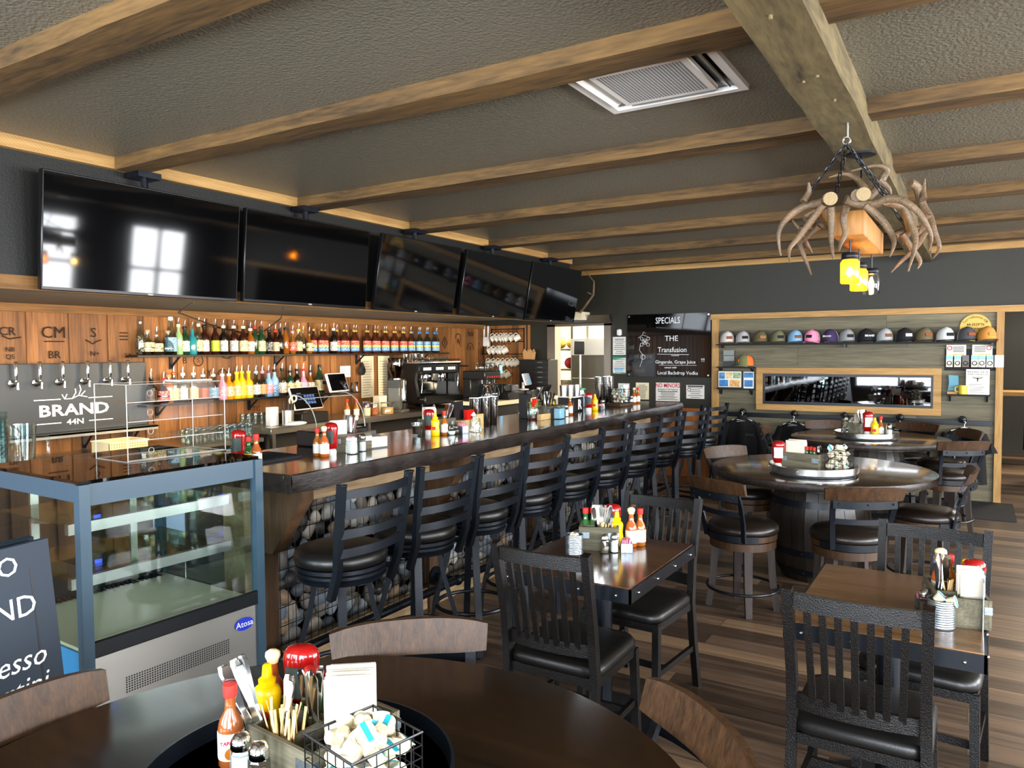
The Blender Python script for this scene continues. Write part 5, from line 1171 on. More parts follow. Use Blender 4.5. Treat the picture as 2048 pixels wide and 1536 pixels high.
MB().b2(-.26, .2, -.44, .44, .56, .575).tube([(.19, -.43, .6), (.19, .43, .6)], .006, 6).build('cup_rail', M_chrome, es)
for x, y in ((-.2, -.35), (.2, -.35), (-.2, .35), (.2, .35)): MB().cyl((x, y, 0), .03, .09, 12).build('foot', M_black, es)
em = MB().lathe([(.018, 0), (.028, .03), (.03, .055), (.027, .055), (.02, .006), (0, .006)], seg=16).mesh('espresso_cup', M_clear, 60)
for i in range(9): tag(ob('espresso_cup', em, None, (-5.78+.06*(i % 2), 7.33+.058*i, 1.496)), 'small clear cup on top of the espresso machine', 'cup', 'cups on the espresso machine')
sm = MB().lathe([(.034, 0), (.036, .004), (.032, .09), (.034, .1), (.031, .1), (.03, .008), (0, .008)], seg=18).mesh('milk_pitcher', M_chrome, 60)
for i in range(5): tag(ob('milk_pitcher', sm, None, (-5.83+.09*(i % 2), 7.06+.062*i, 1.496)), 'steel milk pitcher at the left on top of the espresso machine', 'pitcher', 'milk pitchers on the espresso machine')
tag(MB().b2(-.04, .04, -.05, .05, 0, .07, .01).build('orange_box', M_orange, None, (-6.08, 8.44, 1.496 if 0 else 1.43)), 'small orange box on the wall shelf right of the espresso machine', 'box')
tag(MB().b2(-6.2, -6.0, 8.32, 8.62, 1.41, 1.428).build('small_shelf', M_black), 'small black shelf under the orange box', 'shelf')
# coffee brewer with carafes
cb = thing('coffee_brewer', 'black twin coffee brewer with glass carafes', 'coffee brewer', (-5.2, 7.80, 1.0))
MB().b2(-.2, .12, -.17, .17, 0, .05, .01).b2(-.2, -.08, -.17, .17, .05, .3, .01).b2(-.2, .14, -.18, .18, .27, .38, .012).build('housing', M_black, cb); MB().b2(.14, .143, -.16, .16, .29, .35).build('control_strip', M_caseblk, cb)
sw = MB()
for i in range(6): sw.box((.145, -.13+.05*i, .305), (.004, .018, .014))
sw.build('red_switches', M_red, cb)
for i, y in enumerate((-.085, .085)):
    MB().lathe([(.05, .22), (.055, .27)], (.05, y, 0), 18).build('brew_basket', M_chrome, cb)
    c_ = thing('coffee_carafe', 'glass coffee carafe under the brewer, %s one' % ('left', 'right')[i], 'carafe', (-5.13, 7.85+y, 1.05), 0, 'coffee carafes'); MB().lathe([(.05, 0), (.07, .02), (.072, .06), (.045, .12), (.04, .15), (.045, .16)], seg=22).build('glass_body', M_clear, c_); MB().tube([(.03, .03, .15), (.07, .07, .14), (.07, .07, .05)], .009, 8).build('handle', M_black, c_); MB().lathe([(.044, .125), (.046, .14)], seg=20).build('band', M_chrome, c_)
for i in range(3):
    c_ = thing('coffee_carafe', 'spare glass carafe on top of the coffee brewer, %s from the left' % ORD[i], 'carafe', (-5.22, 7.74+.105*i, 1.38), 0, 'coffee carafes'); MB().lathe([(.035, 0), (.05, .02), (.05, .05), (.03, .08), (.033, .1)], seg=20).build('glass_body', M_clear, c_); MB().tube([(.02, .02, .09), (.055, .045, .085), (.05, .045, .03)], .006, 8).build('handle', M_black, c_)
# far registers
dr_ = thing('cash_drawer', 'black cash drawer with receipt printer beside the coffee brewer', 'cash drawer', (-5.15, 8.28, 1.0)); MB().b2(-.2, .14, -.2, .2, 0, .1, .006).build('drawer', M_black, dr_); MB().at((.14, .05, .05), (0, PI/2, 0)).cyl((0, 0, 0), .01, .004, 12).build('lock', M_chrome, dr_)
rp = thing('receipt_printer', 'black receipt printer with grey front on the cash drawer', 'printer', (-5.15, 8.26, 1.1)); MB().b2(-.12, .08, -.17, .0, 0, .1, .012).build('body', M_black, rp); MB().b2(-.06, .11, .0, .13, 0, .085, .012).build('grey_unit', M_grey, rp)
register('pale screen register in the far corner of the service counter', (-5.12, 8.72, 1.0), .25, True, .29, True, .3)
tb = thing('blue_tablet', 'small tablet with a blue screen above the receipt printer', 'tablet', (-5.12, 8.06, 1.39), .3); MB().box((0, 0, 0), (.014, .15, .12), .004).build('body', M_black, tb); MB().box((.008, 0, 0), (.001, .135, .105)).build('screen', plain('blue_screen', '#68b7e0', .3, emit=(.2, .5, .75, 1), es=.7), tb); MB().tube([(-.007, 0, 0), (-.09, 0, -.05), (-.09, 0, -.29)], .008, 8).build('arm', M_bmetal, tb)
lc = thing('paper_cup', 'red and white striped cup with utensils by the pale register', 'cup', (-5.08, 9.0, 1.0)); MB().lathe([(.03, 0), (.042, .12), (.044, .122), (.04, .12), (.03, .01), (0, .01)], seg=18).build('cup', M_paper, lc); letter(lc, 'LOVE', .04, (.043, 0, .06), FX, M_redl, ext=.0005); MB().tube([(0, 0, .02), (.01, .015, .15)], .012, 8).ball((.012, .02, .16), (.02, .025, .03), 10, 8).build('teal_spatula', M_teal, lc)
fc = thing('drawer_cabinet', 'tall narrow black cabinet of small drawers beside the kitchen doorway', 'cabinet', (-5.05, 9.13, 1.0))
MB().b2(-.35, .11, -.14, .14, 0, .5, .004).build('carcass', M_cab, fc)
for i in range(7):
    d_ = MB().b2(-.12, .1, -.152, -.14, .02+.068*i, .08+.068*i, .003).build('drawer', M_grey if 0 else M_cab, fc); MB().b2(-.045, .03, -.166, -.152, .052+.068*i, .060+.068*i).build('handle', M_steel, d_)
tbx = thing('takeout_box', 'open kraft takeout box on top of the drawer cabinet', 'box', (-5.3, 9.1, 1.5)); MB().prism([(-.06, 0), (.06, 0), (.075, .1), (.05, .15), (0, .11), (-.05, .15), (-.075, .1)], -.05, -.046, 'y').prism([(-.06, 0), (.06, 0), (.075, .1), (.05, .15), (0, .11), (-.05, .15), (-.075, .1)], .046, .05, 'y').b2(-.06, .06, -.05, .05, 0, .004).prism([(-.062, 0), (-.058, 0), (-.073, .1), (-.077, .1)], -.05, .05, 'y').prism([(.062, 0), (.058, 0), (.073, .1), (.077, .1)], -.05, .05, 'y').build('carton', M_card, tbx)
# mug rack
mr_ = thing('mug_rack', 'wall rack of black hooks for mugs in the corner', 'rack', (-5.78, 9.31, 1.35)); m = MB()
m.b2(-.28, -.268, -.012, 0, 0, .6).b2(.27, .282, -.012, 0, 0, .6)
for z in (.58, .4, .22, .06): m.b2(-.28, .28, -.012, -.002, z, z+.012)
m.build('frame', M_bmetal, mr_)
mugm = (MB().lathe([(0, .003), (.033, 0), (.042, .006), (.045, .09), (.047, .095), (.042, .094), (.038, .01), (0, .01)], seg=20).mesh('mug', M_ceramic, 60), MB().tube([(.038, 0, .075), (.065, 0, .07), (.068, 0, .03), (.036, 0, .018)], .006, 8).mesh('handle', M_ceramic, 60))
rows = (('top', 1.86, (-.14, -.07, 0, .09, .17, .255, .05)), ('second', 1.68, (-.2, -.13, -.05, .05, -.01)), ('third', 1.50, (-.22, -.13, -.05, .03, .11, .18, .24)), ('lowest', 1.33, (-.07, .0, .09)))
for rn, z, xs in rows:
    for i, dx in enumerate(sorted(xs)):
        t = thing('coffee_mug', 'cream mug hanging on the %s row of the mug rack, %s from the left' % (rn, ORD[i]), 'mug', (-5.78+dx, 9.23, z-.03), 0, 'mugs on the wall rack'); t.rotation_mode = 'QUATERNION'; t.rotation_quaternion = Vector((-.72, -.42, -.42)).to_track_quat('Z', 'Y')
        ob('mug', mugm[0], t); ob('handle', mugm[1], t, None, (0, 0, PI/2))
        mb = MB().tube([(-5.78+dx-0, 9.3, z+.045), (-5.78+dx, 9.24, z+.04), (-5.78+dx, 9.22, z+.06)], .003, 5); mb.v = [(a+5.78, b-9.31, c-1.35) for a, b, c in mb.v]; mb.build('hook', M_bmetal, mr_)
rt = thing('wall_router', 'white wireless box with two antennas on the corner wall', 'router', (-6.15, 9.33, 1.69)); MB().b2(-.05, .05, -.05, -.0, 0, .14, .008).build('body', M_white, rt)
for x in (-.035, .035): MB().b2(x-.012, x+.012, -.04, -.018, .14, .3, .003).build('antenna', M_white, rt)
cc = tag(MB().ring((-6.12, 9.25, 1.58), .06, .008, 20, 6).tube([(-6.17, 9.26, 1.68), (-6.17, 9.24, 1.6), (-6.16, 9.24, 1.5)], .012, 6).tube([(-6.14, 9.28, 1.68), (-6.1, 9.26, 1.62)], .006, 5).build('cable_bundle', M_black), 'coiled black cables below the white wireless box', 'cables')
# papers on the planks
def sheet(lab, x, y0, y1, z0, z1, mat=None, lines=14, cat='paper', name='pinned_menu'):
    t = thing(name, lab, cat, (x, (y0+y1)/2, z0)); h = (y1-y0)/2; H_ = z1-z0
    MB().b2(0, .003, -h, h, 0, H_).build('sheet', mat or M_cream, t); m = MB(); rs = random.Random(int(y0*100))
    for i in range(lines): m.b2(.0031, .0035, -h*.8, h*rs.uniform(.1, .8), H_*(.05+.88*i/lines), H_*(.05+.88*i/lines)+.004)
    m.build('print', M_inkb, t); return t
sheet('long menu sheet pinned left of the narrow batten below the shelf', -6.199, 6.68, 6.9, 1.075, 1.57); sheet('long menu sheet pinned behind the coffee grinder', -6.199, 6.98, 7.19, 1.06, 1.57)
sheet('small note sheet tilted behind the tablet', -6.198, 6.33, 6.5, 1.33, 1.46, M_paper, 4)
ap = thing('hanging_pouch', 'round black pouch hanging by a strap under the upper shelf', 'pouch', (-6.16, 6.66, 1.38)); MB().ball((0, 0, .02), (.012, .06, .055), 16, 10).tube([(0, 0, .06), (0, 0, .12)], [.03, .01], 8).build('pouch', M_black_m, ap); MB().tube([(0, 0, .11), (.0, -.03, .2)], .004, 5).build('strap', M_white, ap)
cs = thing('cable', 'thin black television cable drooping over the upper bottles', 'cable', (0, 0, 0)); MB().tube([(-4.15, 3.0, 1.95), (-5.2, 3.6, 1.93), (-6.12, 4.62, 1.87), (-6.15, 4.88, 1.83), (-6.16, 5.05, 1.80), (-6.12, 5.2, 1.84), (-5.2, 4.6, 1.92), (-4.15, 3.7, 1.95)], .006, 6).build('wire', M_black, cs)
# things under the bar and on its service side
fg = thing('undercounter_cooler', 'pale grey box cooler under the steel counter', 'cooler', (-5.5, 6.25, .33)); MB().b2(-.1, .1, -.22, .22, 0, .36, .006).build('body', plain('cooler_beige', '#a89e88', .5), fg); MB().b2(.1, .102, .12, .2, .27, .3).build('badge', M_black, fg)
ib = thing('ice_bin', 'white plastic bin on the service side of the bar', 'bin', (-3.75, 2.72, .62)); MB().b2(-.18, .18, -.2, .2, 0, .32, .012).build('body', plain('bin_blue_white', '#b9c6df', .4), ib); MB().tube([(-.185, -.205, .32), (.185, -.205, .32), (.185, .205, .32), (-.185, .205, .32)], .008, 6, True).build('rim', M_white, ib)
tag(MB().b2(-4.0, -3.46, 2.4, 3.6, .0, .615, .004).build('underbar_station', M_steel), 'steel underbar station below the white bin', 'underbar station')
tag(MB().lathe([(0, 0), (.08, 0), (.13, .02), (.128, .024), (.0, .008)], seg=28).build('plate', M_cream, None, (-3.78, 2.72, .945)), 'cream plate on the white bin behind the bar', 'plate')
# ------------------------------------------------------------------ things standing on the bar top
BT = 1.07
A = 'at the near end of the bar'
ketchup(A, (-3.10, 2.46, BT), .3); sauce(A+' behind the display case', (-2.99, 2.43, BT), 'green', 0, .145); sauce(A+', right of the green one', (-2.905, 2.405, BT), 'clear', 0, .165)
wire_basket(A, (-3.18, 2.44, BT), .1, .09, .08, 3); creamers('in the wire basket '+A, [(-3.18+a*.025, 2.44+b*.025, BT+.02+.03*c) for a in (-1, 1) for b in (-1, 1) for c in (0, 1)], 44)
mt = thing('bar_mat', 'black rubber bar mat near the end of the bar top', 'mat', (-3.14, 2.64, BT)); MB().prism(rrect(-.14, .14, -.15, .15, .02), 0, .012).build('mat', M_mat, mt); m = MB()
for i in range(18): m.b2(-.125, .125, -.135+.0155*i, -.129+.0155*i, .012, .016)
m.build('ribs', M_mat, mt)
A = 'beside the first caddy on the bar'
sauce(A+', the left one', (-2.964, 2.852, BT), 'red', 0, .15); sauce(A+', the right one', (-2.905, 2.845, BT), 'orange', 0, .16); ketchup(A, (-2.925, 2.915, BT), .15, .175)
caddy('first along the bar from the display case', (-2.985, 3.09, BT), R(78), .25, .13, .10)
napkins('in the first caddy on the bar', (-2.99, 3.03, BT+.007), R(70), .09, .05, .17); cutlery('in the first caddy on the bar', (-3.0, 3.13, BT+.007), 8, .025, 81, 0, .25, .95)
tag(MB().b2(-.035, .035, -.03, .03, 0, .085, .003).b2(-.02, .02, -.02, .02, .085, .16).build('straw_holder', M_red, None, (-3.02, 3.165, BT+.007)), 'red plastic straw cup in the first caddy on the bar', 'straw holder')
gj = thing('sugar_jar', 'round glass jar of sweetener packets in front of the first caddy', 'jar', (-2.86, 3.0, BT)); MB().lathe([(.03, 0), (.034, .004), (.034, .07), (.03, .075)], seg=20).build('glass_body', M_clear, gj); MB().b2(-.02, .02, -.02, .02, .006, .088).build('packets', M_paper, gj); MB().b2(-.018, .012, -.012, .012, .075, .095).build('pink_packets', M_pink, gj)
shaker('in front of the first caddy on the bar', (-2.885, 3.11, BT), M_salt, .1)
nt = thing('napkin_tray', 'black tray of white cocktail napkins right of the first caddy', 'napkin tray', (-2.95, 3.27, BT), R(80)); MB().b2(-.07, .07, -.065, .065, 0, .006).b2(-.07, .07, .06, .066, 0, .09).b2(-.07, -.064, -.065, .065, 0, .085).build('tray', M_black, nt); m = MB()
for i in range(10): m.box((0, 0, .01+.006*i), (.115, .115, .0055), 0, (0, .02*i*.2, .03*(i % 3)))
m.build('napkins', M_napkin, nt)
dm = thing('garnish_tray', 'clear curved lid raised over a black garnish tray behind the bar', 'garnish tray', (-3.3, 3.3, BT)); MB().b2(-.1, .1, -.2, .2, 0, .09, .008).build('tray', M_black, dm)
m = MB(); vs = []
for i in range(13):
    a = -.1+i*.155; x = -.11+.25*math.cos(a)*.75; z = .09+.21*math.sin(a) if a > 0 else .09+.21*a
    for y in (-.2, .2): vs.append((x, y, z))
m.add(vs, [(2*i, 2*i+1, 2*i+3, 2*i+2) for i in range(12)])
lid = m.build('clear_lid', M_acryl, dm)
for y in (-.2, .2): MB().tube([(vs[2*i][0], y, vs[2*i][2]) for i in range(13)], .003, 5).build('lid_edge', M_acryle, lid)
MB().tube([(vs[0][0], -.2, vs[0][2]), (vs[0][0], .2, vs[0][2])], .003, 5).build('lid_edge', M_acryle, lid); MB().tube([(vs[16][0], -.2, vs[16][2]), (vs[16][0], .2, vs[16][2])], .003, 5).build('lid_edge', M_acryle, lid)
for i in range(4): MB().b2(-.08, .08, -.17+.088*i, -.095+.088*i, .088, .094).build('garnish_pan', M_steel, dm)
A = 'beside the second caddy on the bar'
dg = thing('cola_glass', 'short glass of dark drink left of the second ketchup on the bar', 'glass', (-3.1, 3.86, BT)); MB().lathe([(0, .004), (.028, 0), (.03, .004), (.038, .085), (.036, .085), (.029, .012), (0, .011)], seg=20).build('glass_body', M_clear, dg); MB().lathe([(.028, .012), (.034, .062), (0, .063)], seg=18).build('drink', g_wh, dg)
ketchup(A, (-3.07, 3.95, BT), .2); mustard(A, (-2.993, 3.915, BT), .2, .155); sauce(A, (-2.975, 3.99, BT), 'red', 0, .16)
for i, (x, y, f) in enumerate(((-2.93, 4.01, M_salt), (-2.945, 4.075, M_pepper))): 
    t = thing(('salt', 'pepper')[i]+'_shaker', 'squat round %s shaker in front of the second caddy on the bar' % ('salt', 'pepper')[i], 'shaker', (x, y, BT), 0, 'salt and pepper shakers'); MB().lathe([(.018, 0), (.026, .012), (.026, .028), (.016, .042)], seg=18).build('glass_body', M_clear, t); MB().lathe([(.017, .003), (.023, .012), (.022, .026), (0, .028)], seg=16).build('contents', f, t); MB().lathe([(.017, .04), (.018, .05), (.01, .06), (0, .061)], seg=16).build('lid', M_chrome, t)
caddy('second along the bar from the display case', (-3.12, 4.1, BT), R(82), .24, .13, .095); napkins('in the second caddy on the bar', (-3.13, 4.03, BT+.007), R(80), .09, .05, .17); cutlery('in the second caddy on the bar', (-3.1, 4.13, BT+.007), 6, .03, 91, 0, .3, .95)
packets('in front of the second caddy on the bar', (-2.935, 4.14, BT), 1.4, .06)
stx = thing('straw_box', 'black and red straw caddy on pale wood base on the bar', 'straw holder', (-3.05, 4.3, BT)); MB().b2(-.06, .06, -.09, .09, 0, .075, .003).build('wood_base', M_pallet, stx)
for i in range(6): MB().b2(-.035, -.005, -.085+.018*i, -.07+.018*i, .075, .2).build('black_straws', M_black, stx)
for i in range(5): MB().b2(.015, .045, -.0+.017*i, .014+.017*i, .07, .14).build('red_straws', M_red, stx)
jr = thing('creamer_jar', 'glass jar of blue and white creamers on the bar', 'jar', (-2.88, 4.21, BT)); MB().lathe([(.034, 0), (.038, .004), (.038, .085), (.034, .095)], seg=22).build('glass_body', M_clear, jr)
creamers('in the glass jar on the bar', [(-2.88+.014*math.cos(a*2.1), 4.21+.014*math.sin(a*2.1), BT+.018+.013*a) for a in range(8)], 55)
tag(MB().b2(-.01, .01, -.04, .04, 0, .11, .003).build('coaster_stack', M_pallet, None, (-2.965, 4.39, BT)), 'upright stack of pale coasters right of the creamer jar', 'coasters')
cupm = MB().lathe([(.03, 0), (.033, .004), (.042, .2), (.044, .215), (.041, .215), (.03, .01), (0, .01)], seg=24).mesh('shaker_cup', M_chrome, 60)
for i, (x, y) in enumerate(((-3.05, 4.46), (-3.035, 4.56), (-3.05, 4.69))): tag(ob('shaker_cup', cupm, None, (x, y, BT)), 'tall steel mixing cup right of the straw caddy, %s of three' % ORD[i], 'mixing cup', 'steel mixing cups on the bar')
A = 'beside the third caddy on the bar'
pg = thing('plant_glass', 'glass of water with green sprigs on the bar', 'plant', (-3.0, 5.21, BT)); MB().lathe([(0, .004), (.04, 0), (.045, .01), (.05, .08), (.046, .1), (.044, .1), (.04, .012), (0, .01)], seg=22).build('glass_body', M_clear, pg); m = MB(); rs = random.Random(12)
lf = plain('sprig_green', '#6f8f3a', .6)
for i in range(9):
    a = rs.uniform(0, 6.28); q = rs.uniform(.01, .05); h_ = rs.uniform(.09, .17); m.tube([(0, 0, .02), (q*.5*math.cos(a), q*.5*math.sin(a), h_*.6), (q*math.cos(a), q*math.sin(a), h_)], .0016, 4)
    for f in (.55, .75, .95): m.ball((q*f*math.cos(a)+rs.uniform(-.01, .01), q*f*math.sin(a)+rs.uniform(-.01, .01), h_*f), (.012, .008, .004), 8, 5)
m.build('sprigs', lf, pg)
tag(MB().b2(-.02, .02, -.08, .08, 0, .05, .004).build('wood_block', M_pallet, None, (-2.925, 5.25, BT)), 'pale wooden card block in front of the plant glass', 'block')
caddy('third along the bar from the display case', (-2.97, 5.45, BT), R(85), .24, .13, .10); cutlery('in the third caddy on the bar', (-2.99, 5.43, BT+.007), 8, .035, 95, 0, .3, 1.05)
tag(MB().b2(-.04, .04, -.03, .03, 0, .2, .003).build('black_straw_bin', M_black, None, (-3.12, 5.28, BT)), 'tall black straw bin behind the third caddy', 'straw holder'); tag(MB().b2(-.015, .015, -.02, .02, 0, .16, .003).build('red_straw_bundle', M_red, None, (-3.06, 5.335, BT)), 'bundle of red straws by the third caddy', 'straws')
gj = thing('creamer_jar', 'square glass jar of packets in front of the third caddy', 'jar', (-2.85, 5.37, BT)); MB().b2(-.035, .035, -.05, .05, 0, .1, .006).build('glass_body', M_clear, gj); MB().b2(-.025, .025, -.04, .04, .006, .085).build('packets', M_ltblue, gj)
shaker(A, (-2.9, 5.58, BT), M_salt, .11); sauce(A, (-2.945, 5.745, BT), 'orange', 0, .165); mustard(A, (-3.05, 5.62, BT), 0, .15)
bx = thing('black_bin', 'square black caddy bin with a white letter R on the bar', 'bin', (-3.12, 6.1, BT)); MB().b2(-.08, .08, -.1, .1, 0, .13, .004).build('body', M_black, bx); MB().b2(-.085, .085, -.105, .105, .13, .14).build('tray_top', M_white, bx); letter(bx, 'R', .12, (.0815, .02, .06), FX, M_white, bold=.004, ext=.0005)
sbm = MB().lathe([(.03, 0), (.034, .1), (.036, .1), (.03, .006), (0, .006)], seg=18).mesh('condiment_cup', M_steel, 60)
for i in range(3): t = tag(ob('condiment_cup', sbm, None, (-3.15+.03*i, 6.02+.07*i, BT+.14)), 'steel cup of pickled garnish on the black bin, %s from the left' % ORD[i], 'cup', 'garnish cups on the black bin'); MB().ball((0, 0, .09), (.028, .028, .015), 10, 6).build('garnish', (M_redl, M_pink, M_white)[i], t)
tg = thing('bar_tablet', 'dark screen seen from behind at the back of the bar', 'screen', (-3.35, 6.0, BT), .2); MB().box((0, 0, .16), (.02, .26, .17), .006, (0, .45, 0)).build('screen_back', M_black, tg); MB().b2(-.06, .06, -.07, .07, 0, .012).tube([(0, 0, .01), (0, 0, .15)], .015, 8).build('stand', M_black, tg)
A = 'right of the letter R bin on the bar'
ketchup(A, (-2.975, 6.17, BT), .2, .17); mustard(A, (-2.95, 6.25, BT), .2, .155); packets(A, (-2.94, 6.34, BT), 1.4, .05); shaker(A, (-2.95, 6.42, BT), M_salt, .1)
for i, y in enumerate((6.36, 6.56)):
    t = thing('juice_jug', 'clear juice jug with green lid at the back of the bar, %s one' % ('left', 'right')[i], 'jug', (-3.25, y, BT), 0, 'juice jugs'); MB().lathe([(.04, 0), (.045, .01), (.05, .15), (.048, .17)], seg=20).build('body', M_clear, t); MB().cyl((0, 0, .17), .054, .018, 20).build('lid', plain_once('lid_green', '#1f8a4a', .4), t); MB().lathe([(.038, .005), (.044, .11), (0, .112)], seg=18).build('juice', (M_paper, M_ltblue)[i], t)
for i, (x, y, n_) in enumerate(((-3.2, 6.86, 4), (-3.16, 6.95, 4), (-3.17, 7.06, 4))):
    for k in range(n_): tag(ob('shaker_cup', cupm, None, (x, y, BT+.024*k)), 'steel mixing cup in the nested stacks at the far end of the bar', 'mixing cup', 'nested steel cups at the far end')
tp_ = tag(MB().lathe([(.03, 0), (.028, .01), (.016, .04), (.014, .08), (.03, .11), (.036, .14), (.025, .17), (0, .178)], seg=18).build('pepper_mill', M_dkwood, None, (-3.09, 7.0, BT)), 'dark turned wooden pepper mill in front of the steel cups', 'pepper mill')
t = thing('wood_tray', 'dark low wooden tray under the far wire basket', 'tray', (-2.985, 6.9, BT), R(85)); MB().b2(-.13, .13, -.08, .08, 0, .035, .004).build('tray', M_dkwood, t)
wire_basket('at the far end of the bar', (-2.985, 6.9, BT+.036), R(85), .16, .13)
creamers('in the far wire basket on the bar', [(-2.985+a*.042, 6.9+b*.045, BT+.055+.028*c_) for c_ in range(5) for a in (-1, 0, 1) for b in (-1, 1)], 66)
cutlery('at the far end of the bar', (-3.0, 7.09, BT), 5, .02, 97, 0, .25, 1)
sauce('at the far end of the bar, the left of two', (-2.976, 7.24, BT), 'orange', 0, .165); sauce('at the far end of the bar, the right of two', (-2.975, 7.34, BT), 'red', 0, .165); shaker('at the far end of the bar', (-2.97, 7.15, BT), M_salt, .1)
# ------------------------------------------------------------------ back wall: chalk board, notices, merchandise wall
cbd = thing('specials_board', 'large black glass specials board hand lettered in white', 'chalk board', (-3.366, 9.335, 1.68))
MB().b2(-.557, .557, -.022, -.008, -.408, .406, .002).build('glass_board', M_fireglass, cbd)
for x in (-.53, .53):
    for z in (-.38, .38): MB().at((x, -.008, z), (PI/2, 0, 0)).cyl((0, 0, 0), .012, .02, 14).build('standoff_bolt', M_steel, cbd)
for tx, s_, x, z, sx in (('SPECIALS', .10, .0, .315, .82), ('THE', .085, .05, .085, 1.15), ('Transfusion', .082, .06, -.06, 1.0), ('Gingerale, Grape Juice', .06, .1, -.215, .98), ('mixed with', .036, .04, -.285, 1.0), ('Local Backdrop Vodka', .062, .13, -.355, .95), ('~~~', .06, .1, -.13, 1), ('!!!', .06, .46, -.19, 1)): letter(cbd, tx, s_, (x, -.0235, z), FY, M_chalk, ext=.0004, sc=(sx, 1.15 if s_ > .08 else 1, 1))
d = MB(); d.tube([(-.14, -.024, -.112), (.28, -.024, -.12)], .003, 4); d.tube([(-.12, -.024, -.255), (.38, -.024, -.255)], .002, 4)
for i in range(8): a = i*.785; d.at((-.31+.045*math.cos(a)*(i % 2+.4), -.024, .05+.04*math.sin(a)*(i % 2+.4)), (PI/2, 0, 0)).ring((0, 0, 0), .02, .002, 14, 4).at()
d.tube([(-.37, -.024, .03), (-.385, -.024, -.06), (-.34, -.024, -.12), (-.35, -.024, -.2), (-.38, -.024, -.28)], .002, 4); d.tube([(-.40, -.024, .1), (-.34, -.024, .14), (-.28, -.024, .12), (-.24, -.024, .1)], .002, 4); d.at((-.335, -.024, -.15), (PI/2, 0, 0)).ring((0, 0, 0), .03, .002, 16, 4).at(); d.tube([(-.34, -.024, .14), (-.33, -.024, .18), (-.30, -.024, .16)], .002, 4)
d.build('grape_drawing', M_chalk, cbd)
def notice(lab, x0, x1, z0, z1, mat, name='notice', lines=9, ink=None, y=9.335, top=None):
    t = thing(name, lab, 'notice', ((x0+x1)/2, y, z0)); h = (x1-x0)/2; H_ = z1-z0
    MB().b2(-h, h, -.004, 0, 0, H_).build('sheet', mat, t); m = MB(); rs = random.Random(int(x0*1000))
    for i in range(lines): w_ = h*rs.uniform(.45, .85); m.b2(-w_, w_, -.0046, -.004, H_*(.08+(.84 if not top else .5)*i/lines), H_*(.08+(.84 if not top else .5)*i/lines)+.006)
    m.build('print', ink or M_inkb, t); return t
t = notice('upper white framed notice left of the specials board', -4.138, -3.951, 1.557, 1.799, M_paper, lines=8); letter(t, 'CHECK ID', .03, (0, -.005, .21), FY, M_inkb, ext=.0004)
t = notice('lower green bordered notice left of the specials board', -4.138, -3.951, 1.305, 1.538, M_paper, lines=7); MB().prism([(-.093, .233), (-.093, .19), (.093, .215), (.093, .233)], -.0052, -.004, 'y').prism([(-.093, 0), (.093, 0), (.093, .02), (0, .008), (-.093, .014)], -.0052, -.004, 'y').build('green_band', plain('notice_green', '#2f8a6a', .6), t); MB().b2(-.07, .06, -.005, -.004, .04, .075).build('blue_box', M_ltblue, t)
notice('yellowed licence sheet left of the no minors sign', -3.809, -3.628, .974, 1.194, M_cream, lines=10)
notice('small white sheet behind the wire basket at the far end of the bar', -4.06, -3.9, 1.0, 1.18, M_paper, lines=6)
t = notice('white sign with red words NO MINORS', -3.532, -3.209, .96, 1.198, M_paper, 'no_minors_sign', lines=7, top=True); letter(t, 'NO MINORS', .066, (0, -.005, .2), FY, M_redink, ext=.0004, sc=(.9, 1.15, 1), bold=.001); letter(t, 'Permitted in This Portion of', .024, (0, -.005, .152), FY, M_inkb, ext=.0004, bold=.0005); letter(t, 'The Premises or at This Bar', .024, (0, -.005, .127), FY, M_inkb, ext=.0004, bold=.0005)
t = notice('white permit sheet with dark header right of the no minors sign', -3.124, -2.891, 1.001, 1.173, M_paper, lines=6); MB().b2(-.1, .1, -.0052, -.004, .15, .165).build('header_bar', M_inkb, t); MB().at((-.08, -.005, .115), (PI/2, 0, 0)).ring((0, 0, 0), .02, .003, 16, 4).build('seal', M_inkb, t)
tag(MB().b2(-4.065, -4.005, 9.28, 9.338, 1.815, 1.9, .012).build('hand_sanitizer', M_white), 'white wall dispenser above the framed notices', 'dispenser')
wa = thing('wall_antler', 'single pale antler mounted on a small plaque above the doorway', 'antler', (-4.55, 9.3, 2.08))
pts = [(.04, -.2, .05), (.114, -.2, .132), (.235, -.2, .278), (.245, -.2, .445), (.143, -.2, .568)]
MB().tube(pts, [.02, .02, .018, .014, .005], 10).tube([(.217, -.2, .279), (.18, -.22, .299), (.16, -.24, .31)], [.012, .008, .003], 8).build('antler', M_antler, wa); MB().b2(-.05, .07, -.2, .04, -.05, .06, .004).build('plaque', M_cream, wa)
# fireplace
fp = thing('linear_fireplace', 'long glass fronted electric fireplace in a pine frame', 'fireplace', (-1.27, 9.315, .895))
MB().b2(-.97, .97, -.05, 0, .435, .51, .003).b2(-.97, .97, -.05, 0, 0, .075, .003).b2(-.97, -.895, -.05, 0, .075, .435).b2(.895, .97, -.05, 0, .075, .435).build('pine_frame', M_trimw['x'], fp)
MB().b2(-.895, .895, -.03, 0, .405, .435).b2(-.895, .895, -.03, 0, .075, .105).b2(-.895, -.87, -.03, 0, .105, .405).b2(.87, .895, -.03, 0, .105, .405).build('black_surround', M_caseblk, fp)
MB().b2(-.87, .87, -.004, 0, .105, .405).build('dark_back', M_black_m, fp); MB().b2(-.87, .87, -.024, -.021, .105, .405).build('glass_front', M_fireplace if 0 else glass('fireplace_pane', '#56595c', .16), fp)
m = MB(); rs = random.Random(77)
for i in range(120): m.ball((rs.uniform(-.84, .84), rs.uniform(-.016, -.008), .112+rs.uniform(0, .01)), (rs.uniform(.008, .018), .006, rs.uniform(.005, .009)), 7, 5)
